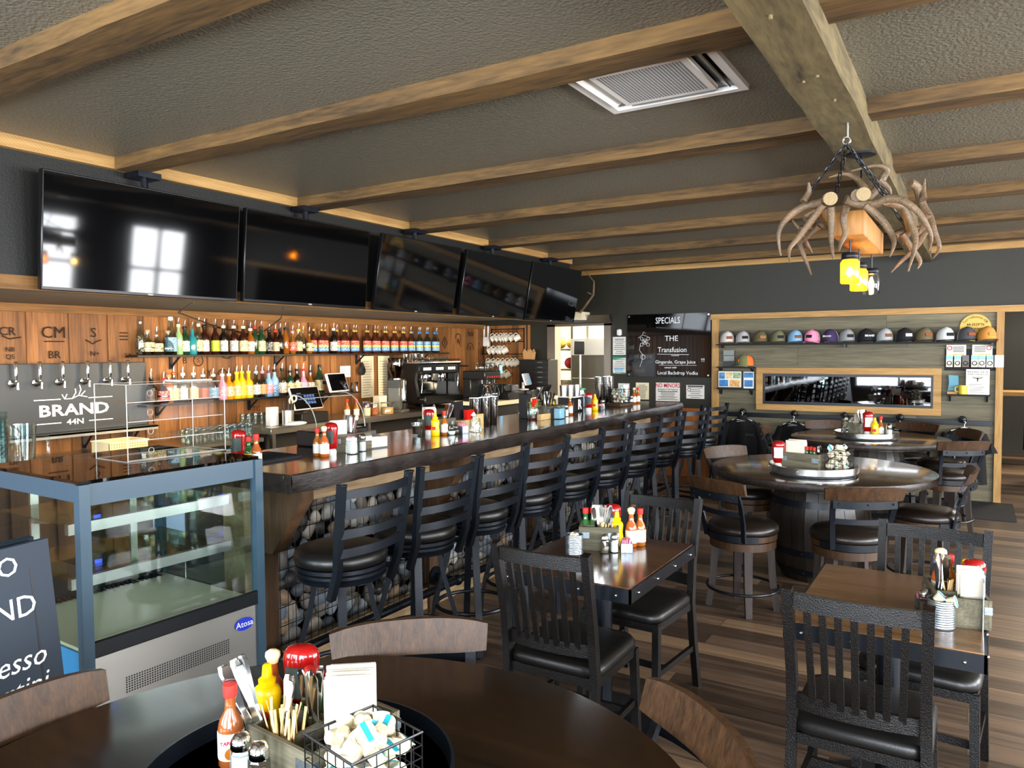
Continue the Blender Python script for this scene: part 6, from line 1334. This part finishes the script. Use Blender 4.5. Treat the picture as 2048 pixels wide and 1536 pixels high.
tag(m.build('ember_stones', M_coal, fp), kind='stuff')
# cap shelf and caps
cp_ = thing('cap_shelf', 'long thin black shelf of caps across the merchandise wall', 'shelf', (-1.25, 9.31, 1.688)); MB().b2(-1.44, 1.44, -.17, 0, -.016, 0, .002).build('board', M_black_m, cp_)
for x in (-1.4, 0, 1.4): MB().b2(x-.01, x+.01, -.14, 0, -.05, -.016).build('bracket', M_bmetal, cp_)
CP = {}
def cap_geo(k):
    if k in CP: return CP[k]
    n = 20; vs = []; fs = []; prof = [(1, 0), (1.0, .03), (.97, .06), (.87, .09), (.66, .115), (.36, .128), (.1, .132), (.001, .132)]
    m1 = MB(); m2 = MB()
    for mm, a0, a1 in ((m1, -PI, 0), (m2, 0, PI)):
        vs = []; 
        for q, z in prof:
            for i in range(n+1):
                a = a0+(a1-a0)*i/n; vs.append((.083*q*math.cos(a), .095*q*math.sin(a), z+(.012*max(0, -math.sin(a))*(1 if z > .02 else 0))))
        mm.add(vs, [(j*(n+1)+i, j*(n+1)+i+1, (j+1)*(n+1)+i+1, (j+1)*(n+1)+i) for j in range(len(prof)-1) for i in range(n)])
    b = MB(); vs = []
    for j in range(5):
        for i in range(13):
            a = -PI+PI*i/12; q = 1+j/4*.78*math.sin(-a)**.7 if 0 < i < 12 else 1
            vs.append((.083*math.cos(a)*(1+.06*j/4), .095*math.sin(a)*q, .004-(.016*(j/4)**2)*(.3+.7*abs(math.cos(a)))+.012*j/4*abs(math.sin(a))))
    N_ = len(vs); vs2 = [(x, y, z-.003) for x, y, z in vs]
    fs = [(j*13+i, j*13+i+1, (j+1)*13+i+1, (j+1)*13+i) for j in range(4) for i in range(12)]
    b.add(vs, fs); b.add(vs2, fs)
    CP[k] = (m1, m2, b); return CP[k]
def cap(lab, loc, rz, front, back, bill, patch, text=None, group='caps on the merchandise shelf'):
    t = thing('baseball_cap', lab, 'cap', loc, rz, group); m1, m2, b = cap_geo(0)
    def mk(src, nm, mat): q = MB(); q.v = list(src.v); q.f = list(src.f); q.mi = list(src.mi); return q.build(nm, mat, t, (0, 0, .014), ang=60)
    f = mk(m1, 'front_panel', front); mk(m2, 'mesh_back', back); mk(b, 'bill', bill)
    if patch: MB().at((.012, -.0945, .062), (R(-12), 0, 0)).b2(-.034, .034, -.006, .004, -.017, .017, .002).build('patch', patch, f)
    if text: letter(f, text, .03, (.01, -.104, .06), (PI/2-R(12), 0, 0), M_white, ext=.0008, bold=.0006)
    MB().ball((0, 0, .145), (.007, .007, .004), 8, 5).build('button', bill, t); return t
fab = lambda n, c: plain_once('cap_'+n, c, rough=.85)
CAPS = [('white cap with rust bill', '#c9c3ba', '#b9b3aa', '#a4512f', '#8a4a2c', None), ('light grey cap with small black patch', '#a9a8a6', '#8d8c8b', '#8d8c8b', '#18181a', None), ('brown camouflage cap with tan patch', '#5f5236', '#4a3f2a', '#54492f', '#9a6a44', None), ('olive cap with black patch', '#6c6a4c', '#59573f', '#5d5b40', '#18181a', None), ('sky blue cap with brown patch', '#7fa8c8', '#7096b6', '#6f9cc0', '#7a4a2c', None), ('pink cap with white mesh and black patch', '#e58aa6', '#e8dfe4', '#e884a2', '#18181a', None), ('purple and white cap', '#37284f', '#ded9e2', '#37284f', None, 'BRAND'), ('grey cap with black patch', '#8f908f', '#87898a', '#7c7e80', '#18181a', None), ('solid black cap lettered BRAND', '#131315', '#131315', '#131315', None, 'BRAND'), ('pale grey cap with teal edged bill and brown patch', '#a7aaab', '#6f8f8c', '#7c8f8e', '#7a4a2c', None), ('black and charcoal cap with small white badge', '#17171a', '#6a6b6d', '#17171a', '#cfcfcf', None), ('olive brown cap with rust patch', '#6b5f45', '#7a5a42', '#6a5038', '#8a4a2c', None), ('white cap with large black patch', '#d6d5d2', '#d6d5d2', '#1c1c1e', '#18181a', None), ('charcoal cap with brown patch', '#47484a', '#b5a7a7', '#3a3b3d', '#8a4a2c', None), ('golden orange cap in front of the round brass disc', '#d08d3f', '#cf8a3c', '#d09248', '#c58a42', None)]
XS = [-2.571, -2.384, -2.178, -1.975, -1.783, -1.594, -1.396, -1.23, -1.037, -.848, -.656, -.466, -.271, -.078, .10]
for i, (c, x) in enumerate(zip(CAPS, XS)):
    cap(c[0]+' on the long cap shelf', (x, 9.2, 1.689), R(24) if i not in (5, 6) else R(-20), fab(c[1][1:], c[1]), fab(c[2][1:], c[2]), fab(c[3][1:], c[3]), fab(c[4][1:], c[4]) if c[4] else None, c[5])
di = thing('brass_disc_sign', 'round brass sign with town name and coordinates behind the orange cap', 'sign', (.0, 9.31, 1.69)); MB().at((0, 0, .142), (PI/2, 0, 0)).cyl((0, 0, 0), .142, .012, 48).build('disc', M_brass, di)
for i, c in enumerate('Terrebonne-OR'):
    a = R(150-i*10); letter(di, c, .036, (.115*math.cos(a), -.0135, .142+.115*math.sin(a)), (PI/2, -(a-PI/2), 0), M_ink, ext=.0004)
letter(di, "44.3529°N", .036, (.0, -.0135, .175), FY, M_ink, ext=.0004, bold=.0005); letter(di, "121.1778°W", .036, (.0, -.0135, .125), FY, M_ink, ext=.0004, bold=.0005)
# left small shelf
def wshelf(lab, x0, x1, z, drop=.08):
    t = thing('small_shelf', lab, 'shelf', ((x0+x1)/2, 9.315, z)); h = (x1-x0)/2; MB().b2(-h, h, -.13, 0, -.014, 0, .002).build('board', M_black_m, t)
    for x in (-h+.03, h-.03): MB().b2(x-.012, x+.012, -.012, 0, -drop, -.014).prism([(-.012, -drop), (-.012, -drop+.015), (-.11, -.014), (-.12, -.014)], x-.008, x+.008, 'x').build('bracket', M_bmetal, t)
    return t
wshelf('small upper black shelf left of the fireplace', -2.70, -2.26, 1.411, .06); wshelf('small lower black shelf left of the fireplace', -2.70, -2.27, 1.15); wshelf('small black shelf right of the fireplace', -.25, .145, 1.133)
cap('olive and orange cap on the small shelf left of the fireplace', (-2.36, 9.24, 1.412), R(-60), fab('6b6d45', '#6b6d45'), fab('d8692c', '#d8692c'), fab('6b6d45', '#6b6d45'), fab('c05a20', '#c05a20'), None, 'cap on the small shelf')
for i, (z, c) in enumerate(((1.55, '#7f8580'), (1.48, '#8c8f8b'), (1.415, '#3a3a38'))): tag(MB().b2(-2.63, -2.5, 9.27-.012*(2-i), 9.274-.012*(2-i), z, z+.062).build('display_card', plain_once('card_'+c[1:], c, rough=.6)), 'small grey card, %s of three stacked left of the olive cap' % ('top', 'middle', 'bottom')[i], 'card', 'small grey cards')
pf = thing('photo_collage', 'framed collage of small photos on the left lower shelf', 'picture frame', (-2.545, 9.24, 1.151)); MB().b2(-.15, .15, -.012, 0, 0, .215).build('frame', M_dkwood, pf); MB().b2(-.138, .138, -.0135, -.012, .012, .203).build('mount', M_paper, pf)
for i, (x0, x1, z0, z1, c) in enumerate(((-.13, -.06, .11, .19, '#4a7fb0'), (-.05, .03, .12, .19, '#c9b27a'), (.04, .13, .12, .19, '#8aa27a'), (-.13, -.02, .02, .1, '#2f6fa8'), (.0, .12, .02, .1, '#d9a05a'))): MB().b2(x0, x1, -.0145, -.0135, z0, z1).build('photo', plain_once('photo_'+c[1:], c, rough=.4, var=.5, vscale=40), pf)
br = thing('brochure_stand', 'blue and white brochure right of the photo collage', 'brochure', (-2.32, 9.24, 1.151)); MB().b2(-.06, .06, -.01, 0, 0, .2).build('sheet', M_paper, br); MB().b2(-.055, .055, -.0112, -.01, .13, .19).b2(-.05, .05, -.0112, -.01, .02, .1).build('picture', plain_once('photo_2f6fa8', '#2f6fa8'), br)
# right side: card rack, brochures, mug, bag, list
rk = thing('card_rack', 'clear rack of souvenir packets above the right shelf', 'rack', (-.03, 9.31, 1.412)); MB().b2(-.245, .235, -.05, -.002, 0, .006).b2(-.245, .235, -.05, -.048, 0, .05).build('rack', M_acryl, rk); MB().b2(-.245, .235, -.004, 0, -.03, .2).build('back_panel', M_black_m, rk)
for i, x in enumerate((-.2, -.125, -.052, .029, .094, .165)):
    t = thing('souvenir_packet', 'small souvenir packet in the clear rack, %s from the left' % ORD[i], 'packet', (-.03+x, 9.28, 1.419), 0, 'souvenir packets'); MB().b2(-.031, .031, -.004, 0, 0, .125).build('card', M_paper if i != 2 else plain_once('packet_dark', '#6a625c'), t); MB().b2(-.028, .028, -.0052, -.004, .08, .12).build('blue_header', M_ltblue if i != 2 else M_grey, t); MB().at((0, -.0045, .042), (PI/2, 0, 0)).ring((0, 0, 0), .02, .004, 18, 5).build('emblem', M_inkb, t)
for i, x in enumerate((-.169, .065)):
    t = thing('info_card', 'white card with photos above the souvenir packets, %s one' % ('left', 'right')[i], 'card', (x, 9.3, 1.53), 0, 'white cards above the rack'); MB().b2(-.09, .09, -.006, 0, 0, .125).build('card', M_paper, t); MB().b2(-.075, .075, -.007, -.006, .008, .03).build('photo_strip', plain_once('photo_c9b27a', '#c9b27a'), t); MB().at((-.06 if i == 0 else .06, -.0065, .09), (PI/2, 0, 0)).ring((0, 0, 0), .02, .004, 16, 5).build('seal', M_redl, t); m = MB()
    for k in range(4): m.b2(-.03 if i == 0 else -.07, .07 if i == 0 else .03, -.0072, -.006, .05+.016*k, .056+.016*k)
    m.build('print', M_inkb, t)
tag(MB().b2(.175, .255, 9.262, 9.27, 1.42, 1.545).build('leaflet_holder', M_white), 'white leaflet holder on the right post of the merchandise wall', 'leaflets')
mgm = thing('coffee_mug', 'yellow mug on the small right shelf', 'mug', (-.1, 9.22, 1.134)); MB().lathe([(0, .003), (.035, 0), (.042, .006), (.042, .095), (.038, .095), (.036, .012), (0, .012)], seg=24).build('mug', plain_once('mug_yellow', '#e0c02c', rough=.3), mgm); MB().tube([(-.04, 0, .08), (-.07, 0, .075), (-.072, 0, .035), (-.04, 0, .025)], .007, 8).build('handle', MATS['mug_yellow'], mgm)
tag(MB().prism([(-.24, 1.17), (-.15, 1.17), (-.14, 1.22), (-.145, 1.33), (-.235, 1.335), (-.23, 1.25)], 9.265, 9.29, 'y').build('blue_bag', plain_once('bag_blue', '#5f97a8', rough=.6)), 'crumpled blue bag behind the yellow mug', 'bag'); tag(MB().b2(-.245, -.15, 9.23, 9.255, 1.134, 1.16).build('small_box', M_card), 'small tan box under the blue bag', 'box')
ls = thing('merchandise_list', 'white BRAND 44 N MERCHANDISE list with a longhorn skull', 'notice', (.03, 9.24, 1.134)); MB().b2(-.105, .105, -.006, 0, 0, .265).build('sheet', M_paper, ls); letter(ls, 'BRAND 44 N', .026, (0, -.0065, .235), FY, M_bluel if 0 else M_inkb, ext=.0004, space=1.3); letter(ls, 'MERCHANDISE', .022, (0, -.0065, .21), FY, M_inkb, ext=.0004, space=1.25)
MB().tube([(-.045, -.007, .185), (-.03, -.007, .172), (0, -.007, .172), (.03, -.007, .172), (.045, -.007, .185)], [.002, .004, .005, .004, .002], 5).tube([(0, -.007, .175), (0, -.007, .135)], [.008, .003], 5).build('skull_emblem', M_inkb, ls); m = MB()
for k in range(6): m.b2(-.08, .06-.01*(k % 3), -.0066, -.006, .02+.017*k, .024+.017*k)
m.build('print', M_grey, ls)
# hook rail and hanging clothes
hk = thing('hook_rail', 'black rail with five round coat hooks', 'rail', (-1.26, 9.31, .80)); MB().b2(-1.43, 1.43, -.02, 0, 0, .055, .002).build('rail', M_caseblk, hk)
for i, x in enumerate((-2.381, -1.787, -1.247, -.684, -.1)): MB().at((x+1.26, -.02, .07), (PI/2, 0, 0)).lathe([(.02, 0), (.02, .01), (.013, .02), (.013, .05), (.032, .06), (.04, .085), (.033, .105), (0, .115)], seg=20).at().build('hook_knob', M_caseblk, hk)
def garment(lab, x, ztop, w_, zb, coat=True, logo=False):
    t = thing('hanging_jacket' if coat else 'hanging_shirt', lab, 'jacket' if coat else 'shirt', (x, 9.2, 0)); m = MB(); n = 28; L_ = []
    for k, (z, hw, th) in enumerate(((ztop, .05, .03), (ztop-.015, .09, .04), (ztop-.05, w_*.72, .05), (ztop-.12, w_*.95, .06), (ztop-.25, w_*.98, .06), ((ztop+zb)/2, w_*.95, .06), (zb, w_*1.02, .065))):
        for i in range(n): a = 2*PI*i/n; L_.append((hw*math.cos(a)*(1+.03*math.sin(5*a+k)), th*math.sin(a)*(1+.18*math.sin(7*a)), z))
    m.add(L_, [(j*n+i, j*n+(i+1) % n, (j+1)*n+(i+1) % n, (j+1)*n+i) for j in range(6) for i in range(n)]+[tuple(range(n)), tuple(6*n+i for i in range(n))]); body = m.build('body', M_fabric, t, ang=80)
    for s in (-1, 1): MB().tube([(s*w_*.72, 0, ztop-.07), (s*w_*1.05, -.01, ztop-.25), (s*w_*1.18, -.02, ztop-.45 if coat else ztop-.2), (s*w_*1.2, -.02, zb+.05 if coat else ztop-.25)], [.05, .055, .05, .05], 10).build('sleeve', M_fabric, t)
    if coat:
        MB().lathe([(.07, 0), (.062, .05), (.055, .05)], (0, -.005, ztop-.02), 18, .9, .6).build('collar', M_fabric, t); MB().b2(-.003, .003, -.066, -.058, ztop-.2, ztop-.02).build('zip', M_black, t)
    if logo: letter(t, 'BRAND', .03, (.1, -.068, ztop-.2), FY, M_grey, ext=.0006)
    h = thing('clothes_hanger', 'hanger of the '+lab, 'hanger', (x, 9.18, ztop), 0, 'white hangers'); MB().tube([(0, .0, .0), (0, 0, .035), (.012, -.01, .055), (0, -.02, .07)], .004, 6).tube([(-.12, 0, -.035), (0, 0, .005), (.12, 0, -.035)], .007, 6).tube([(-.05, -.05, -.045), (.05, -.05, -.035), (-.05, -.05, -.02)], .004, 5).build('hanger', M_white, h)
    return t
garment('black zip jacket with small chest logo, leftmost on the hook rail', -2.381, .80, .22, .12, True, True)
garment('black shirt hanging on the second hook from the left', -1.787, .775, .19, .15, False)
garment('black shirt hanging on the middle hook', -1.247, .76, .19, .15, False)
garment('black shirt hanging on the fourth hook, behind the far table', -.684, .765, .19, .15, False)
garment('black shirts bunched on the rightmost hook', -.08, .785, .21, .2, False)
tag(MB().prism(rrect(-.75, .36, 8.33, 9.28, .02), 0.0, .008).build('floor_mat', M_mat), 'dark rubber floor mat in front of the hanging clothes', 'mat')
# dark room past the merchandise wall
cr = thing('coat_stand', 'dark coats bunched on a stand in the room past the merchandise wall', 'coat stand', (.78, 10.9, 0)); MB().cyl((0, 0, 0), .2, .03, 20).cyl((0, 0, .03), .02, 1.75, 12).build('stand', M_bmetal, cr)
for i in range(4):
    a = i*1.57+.4; m = MB(); m.lathe([(.05, .35), (.16, .4), (.15, 1.1), (.13, 1.5), (.05, 1.66), (0, 1.67)], (.12*math.cos(a), .12*math.sin(a), 0), 16, 1, .7); m.build('coat', M_fabric, cr, ang=70)
def far_table(lab, x, y):
    t = thing('high_table', lab, 'table', (x, y, 0)); MB().b2(-.35, .35, -.3, .3, .98, 1.03).build('tabletop', M_trimw['x'], t)
    for sx in (-.3, .3):
        for sy in (-.25, .25): MB().b2(sx-.02, sx+.02, sy-.02, sy+.02, 0, .98).build('leg', M_bmetal, t)
far_table('high pine topped table in the dark room past the merchandise wall', .6, 12.3)
# kitchen seen by the doorway
ks = thing('kitchen_shelf_unit', 'steel kitchen shelf unit loaded with plates and trays', 'shelf unit', (-5.85, 11.0, 0))
for z in (.55, .95, 1.3, 1.62): MB().b2(-.5, .42, -.3, .3, z, z+.03).build('shelf', M_steel, ks)
for x in (-.48, .4):
    for y in (-.28, .28): MB().b2(x-.018, x+.018, y-.018, y+.018, 0, 2.1).build('post', M_steel, ks)
for i in range(9): tag(MB().lathe([(0, 0), (.08, 0), (.13, .012), (.128, .016), (0, .008)], seg=24).build('plate', M_cream, None, (-5.58, 10.85, .981+.018*i)), 'cream plate in the stack on the kitchen shelf unit', 'plate', 'kitchen plates')
for i, (x, z, c, s_, nm) in enumerate(((-5.74, 1.651, '#d9b63a', .1, 'yellow produce bag'), (-5.53, 1.651, '#e0a23a', .08, 'orange produce bag'), (-5.56, 1.331, '#b32a30', .09, 'red net bag'))): tag(MB().ball((0, 0, s_), (s_*1.1, s_*.8, s_), 14, 10).build('produce_bag', plain('bag_'+c[1:], c, .6, bump=.4, bscale=40), None, (x, 10.86, z)), nm+' on the kitchen shelf unit', 'bag')
tag(MB().b2(-6.1, -5.72, 10.75, 11.0, .98, 1.14, .006).build('cardboard_box', M_card), 'brown carton on the kitchen shelf unit', 'box'); tag(MB().b2(-6.2, -5.95, 10.8, 11.0, 1.651, 1.78, .006).build('paper_box', M_white), 'white carton on the top kitchen shelf', 'box')
fdg = thing('kitchen_fridge', 'tall steel kitchen cooler seen through the doorway', 'refrigerator', (-5.0, 10.75, 0)); MB().b2(-.34, .34, -.3, .3, .08, 1.55, .01).build('cabinet', M_steel, fdg); MB().b2(-.32, .32, -.32, -.3, .12, 1.2, .006).build('door', M_steel, fdg); MB().b2(-.34, .34, -.31, .3, 1.55, 1.8).build('white_top', M_white, fdg)
dt = thing('ticket_screen', 'tilted kitchen order screen on a post inside the doorway', 'screen', (-4.93, 9.95, 0)); MB().tube([(0, 0, .0), (0, 0, 1.6)], .016, 8).cyl((0, 0, 0), .15, .02, 16).build('post', M_steel, dt); MB().box((0, -.03, 1.66), (.15, .02, .2), .004, (R(-15), 0, R(20))).build('screen', M_black, dt)
# ------------------------------------------------------------------ televisions
def tv(lab, y0, y1, zt, zb, xt, xb):
    cy = (y0+y1)/2; w_ = y1-y0; tl = math.atan2(xt-xb, zt-zb); h = math.hypot(xt-xb, zt-zb)
    t = thing('television', lab, 'television', ((xt+xb)/2, cy, (zt+zb)/2), 0, 'televisions over the bar')
    b = MB().box((-.02, 0, 0), (.035, w_, h), .004).build('bezel', M_bezel, t, (0, 0, 0), (0, tl, 0)); MB().b2(-.0025, -.001, -w_/2+.008, w_/2-.008, -h/2+.018, h/2-.008).build('screen', M_screen, b)
    letter(b, 'VIZIO', .013, (-.002, 0, -h/2+.009), FX, M_white, ext=.0004)
    MB().tube([(-.04, 0, .1), (-.055, 0, h/2+.02), (-.06, 0, CE-(zt+zb)/2-.07)], .02, 8).build('mount_pole', M_bmetal, t)
    MB().b2(-.075, -.02, -.1, .1, -.1, .12).build('mount_plate', M_bmetal, t); MB().b2(-.12, .0, -.07, .07, CE-(zt+zb)/2-.1, CE-(zt+zb)/2-.066).build('ceiling_bracket', M_bmetal, t)
tv('big television nearest the camera, bright window reflected in it', 2.013, 3.2, 2.545, 1.945, -3.965, -4.015)
tv('second television from the left, beside the biggest one', 3.25, 4.4, 2.545, 1.95, -3.97, -4.02)
tv('middle television of the five, tilted down', 4.495, 5.55, 2.54, 1.95, -3.92, -4.03)
tv('fourth television from the left', 5.64, 6.80, 2.54, 1.95, -3.92, -4.03)
tv('last television at the far end of the row', 6.83, 7.97, 2.545, 1.945, -3.92, -4.03)
# ------------------------------------------------------------------ ceiling cassette
vt = thing('ceiling_cassette', 'white ceiling air conditioning cassette with perforated grille', 'air conditioner', (-1.11, 2.9, CE))
MB().b2(-.3, -.265, -.3, .3, -.022, 0).b2(.265, .3, -.3, .3, -.022, 0).b2(-.265, .265, -.3, -.265, -.022, 0).b2(-.265, .265, .265, .3, -.022, 0).build('frame', M_white, vt)
MB().b2(-.265, .265, -.265, .265, -.004, 0).build('dark_slot', M_caseblk, vt); gl = MB().b2(-.2, .2, -.205, .205, -.03, -.008, .004).build('grille', M_white, vt); m = MB()
for i in range(26):
    for j in range(26): m.b2(-.17+.0132*i, -.1612+.0132*i, -.17+.0132*j, -.1612+.0132*j, -.0306, -.0299)
m.build('perforations', M_grey, gl)
MB().box((-.232, 0, -.016), (.05, .4, .006), .001, (0, R(-35), 0)).build('louver', M_white, vt); MB().box((.232, 0, -.016), (.05, .4, .006), .001, (0, R(35), 0)).build('louver', M_steel, vt); MB().box((0, .235, -.016), (.36, .045, .006), .001, (R(30), 0, 0)).build('louver', M_grey, vt)
# ------------------------------------------------------------------ antler chandelier
cx, cy_, cz = -.45, 3.4, 2.2
chd = thing('antler_chandelier', 'antler chandelier with glowing jar lights hung by chains from the big beam', 'chandelier', (cx, cy_, cz))
def CL(m, name, mats, par=None, ang=50): m.v = [(a-cx, b-cy_, c-cz) for a, b, c in m.v]; return m.build(name, mats, par or chd, ang=ang)
AN = {'front left': (3.22, [[(-0.494, 2.21), (-0.538, 2.205), (-0.603, 2.197), (-0.665, 2.154), (-0.693, 2.092), (-0.684, 2.003)], [(-0.519, 2.193), (-0.565, 2.144), (-0.621, 2.07), (-0.647, 2.023), (-0.636, 1.967)], [(-0.494, 2.181), (-0.495, 2.118), (-0.495, 2.045), (-0.481, 1.971)], [(-0.598, 2.212), (-0.58, 2.249), (-0.578, 2.285)]]),
'front right': (3.24, [[(-0.445, 2.208), (-0.396, 2.188), (-0.343, 2.183), (-0.288, 2.195), (-0.233, 2.171), (-0.182, 2.119), (-0.148, 2.043), (-0.156, 1.99)], [(-0.44, 2.179), (-0.455, 2.141), (-0.446, 2.082), (-0.459, 2.035), (-0.461, 2.004)], [(-0.374, 2.176), (-0.321, 2.124), (-0.281, 2.059), (-0.27, 2.015), (-0.28, 1.967)], [(-0.236, 2.157), (-0.21, 2.085), (-0.197, 2.014), (-0.216, 1.904)]]),
'top': (3.75, [[(-0.433, 2.291), (-0.393, 2.331), (-0.364, 2.387), (-0.349, 2.418), (-0.394, 2.435), (-0.491, 2.425)], [(-0.433, 2.341), (-0.47, 2.39), (-0.522, 2.418), (-0.584, 2.404)], [(-0.379, 2.373), (-0.343, 2.336), (-0.333, 2.302)]]),
'back left': (3.95, [[(-0.60, 2.22), (-0.681, 2.226), (-0.75, 2.22), (-0.792, 2.267)], [(-0.733, 2.225), (-0.755, 2.148), (-0.725, 2.06), (-0.696, 1.986)], [(-0.681, 2.226), (-0.733, 2.273), (-0.682, 2.304)], [(-0.658, 2.218), (-0.703, 2.18), (-0.749, 2.135)], [(-0.75, 2.202), (-0.726, 2.145), (-0.708, 2.105)]]),
'back right': (4.0, [[(-0.332, 2.149), (-0.285, 2.179), (-0.214, 2.178), (-0.194, 2.16)], [(-0.3, 2.157), (-0.258, 2.085), (-0.227, 2.031), (-0.236, 1.995)], [(-0.27, 2.172), (-0.3, 2.111)], [(-0.204, 2.161), (-0.248, 2.09), (-0.304, 2.036), (-0.348, 1.984)]]),
'right end': (3.7, [[(-0.25, 2.332), (-0.224, 2.313), (-0.204, 2.237), (-0.175, 2.182), (-0.156, 2.117), (-0.136, 2.048), (-0.159, 2.007)], [(-0.2, 2.258), (-0.203, 2.3), (-0.197, 2.352)], [(-0.18, 2.193), (-0.198, 2.147), (-0.23, 2.097)]])}
def smooth(p, n=4):
    o = []
    for i in range(len(p)-1):
        p0, p1, p2, p3 = [Vector(p[max(0, min(len(p)-1, j))]) for j in (i-1, i, i+1, i+2)]
        for k in range(n):
            t = k/n; o.append(tuple(.5*((2*p1)+(p2-p0)*t+(2*p0-5*p1+4*p2-p3)*t*t+(3*p1-p0-3*p2+p3)*t**3)))
    return o+[p[-1]]
for nm, (yy, ls) in AN.items():
    m = MB(); sg_ = -1 if 'front' in nm else 1; rs = random.Random(len(nm))
    for li, l in enumerate(ls):
        n = len(l); dr_ = rs.uniform(-.06, .1)*sg_ if li else .03
        p = smooth([(x, yy+dr_*(i/(n-1))**1.5+.03*math.sin(i), z) for i, (x, z) in enumerate(l)]); r0 = .019 if li == 0 else .0145
        m.tube(p, [max(.0035, r0*(1-(i/(len(p)-1))**2.2*.85)) for i in range(len(p))], 10)
    CL(m, 'antler', M_antler)
CL(MB().tube([(-.40, 3.22, 2.215), (-.39, 3.45, 2.24), (-.42, 3.7, 2.3)], [.024, .022, .018], 10).tube([(-.5, 3.2, 2.21), (-.58, 3.5, 2.23), (-.62, 3.95, 2.22)], [.024, .022, .018], 10).tube([(-.3, 3.25, 2.19), (-.25, 3.5, 2.2), (-.27, 4.0, 2.18)], [.02, .022, .018], 10), 'antler', M_antler)
for p in ((-.491, 3.185, 2.206), (-.375, 3.2, 2.213)):
    m = MB().at(p, (PI/2, 0, R(10))).lathe([(.024, -.02), (.027, -.004), (.026, .003), (0, .004)], seg=16); m.at(); CL(m, 'sawn_antler_end', M_antler_t)
CL(MB().b2(-.505, -.385, 3.31, 4.06, 2.075, 2.175, .004), 'timber_block', M_cham)
for k, (x, y, z) in enumerate(((-.455, 3.47, 2.02), (-.46, 3.8, 2.01), (-.44, 4.1, 2.01))):
    gm_ = (M_jar_am, M_jar_am, M_clear)[k]; zz = z-.125
    j = CL(MB().lathe([(.034, 0), (.038, .004), (.038, .088), (.03, .1), (.03, .115)], (x, y, zz), 24), 'jar_glass', gm_)
    CL(MB().lathe([(.031, .1), (.034, .103), (.034, .124), (.03, .128), (0, .128)], (x, y, zz), 20).tube([(x, y, zz+.128), (x, y, 2.08)], .004, 6).ring((x, y, zz+.108), .034, .002, 20, 5), 'jar_lid', M_bmetal)
    CL(MB().lathe([(.004, .07), (.012, .06), (.013, .04), (.006, .03), (0, .028)], (x, y, zz), 14), 'bulb', M_bulb)
    lamp('jar_light', 'POINT', (x, y, zz+.045), (85, 85, 50)[k], (1, .58, .2), radius=.012)
CL(MB().lathe([(0, 0), (.065, 0), (.065, -.012), (.0, -.016)], (-.475, 3.95, 2.546), 24).tube([(-.475, 3.95, 2.53), (-.46, 3.85, 2.35), (-.45, 3.8, 2.18)], .004, 6), 'canopy', M_bmetal)
CL(MB().tube([(-.462, 3.4, 2.56), (-.462, 3.4, 2.49)], .006, 8).at((-.465, 3.4, 2.475), (PI/2, 0, 0)).ring((0, 0, 0), .014, .004, 14, 6).at(), 'ceiling_hook', M_steel)
for (x, y, z, nm) in ((1.55, 2.9, 2.12, 'amber jar pendant lamp hanging right of the big beam, nearer one'), (1.05, 8.2, 2.2, 'amber jar pendant lamp hanging near the merchandise wall, right of view')):
    pl = thing('jar_pendant', nm, 'pendant lamp', (x, y, z), 0, 'jar pendants')
    MB().lathe([(.034, 0), (.05, .004), (.05, .11), (.036, .13)], seg=24).build('jar_glass', M_jar_am, pl); MB().lathe([(.038, .13), (.04, .16), (0, .165)], seg=20).tube([(0, 0, .16), (0, 0, CE-z)], .004, 6).build('lid_and_cord', M_bmetal, pl)
    MB().lathe([(.004, .09), (.014, .08), (.015, .05), (0, .03)], seg=14).build('bulb', M_bulb, pl); MB().cyl((0, 0, CE-z-.02), .06, .02, 20).build('canopy', M_bmetal, pl)
    lamp('jar_light', 'POINT', (x, y, z+.06), 34, (1, .6, .24), radius=.012)
def chain(a, b, n):
    m = MB(); a, b = Vector(a), Vector(b); d = (b-a)/n; q = d.to_track_quat('Z', 'Y')
    for i in range(n):
        e = q @ Euler((PI/2, 0, 0)).to_quaternion() if 0 else q
        m.M = Matrix.LocRotScale(a+d*(i+.5), q @ Euler((0, 0, PI/2*(i % 2))).to_quaternion(), Vector((1, 1, 1)))
        L2 = d.length*.64; pts = [(.007*math.cos(t), 0, (L2-.007)*(1 if math.sin(t) >= 0 else -1)+.007*math.sin(t)) for t in [2*PI*k/10 for k in range(10)]]
        m.tube(pts, .0022, 5, True)
    m.M = Matrix.Identity(4); return m
for p in ((-.598, 3.22, 2.217), (-.3, 3.6, 2.23), (-.283, 3.9, 2.182), (-.6, 3.9, 2.23)): CL(chain((-.465, 3.4, 2.462), p, 12), 'chain', M_bmetal)
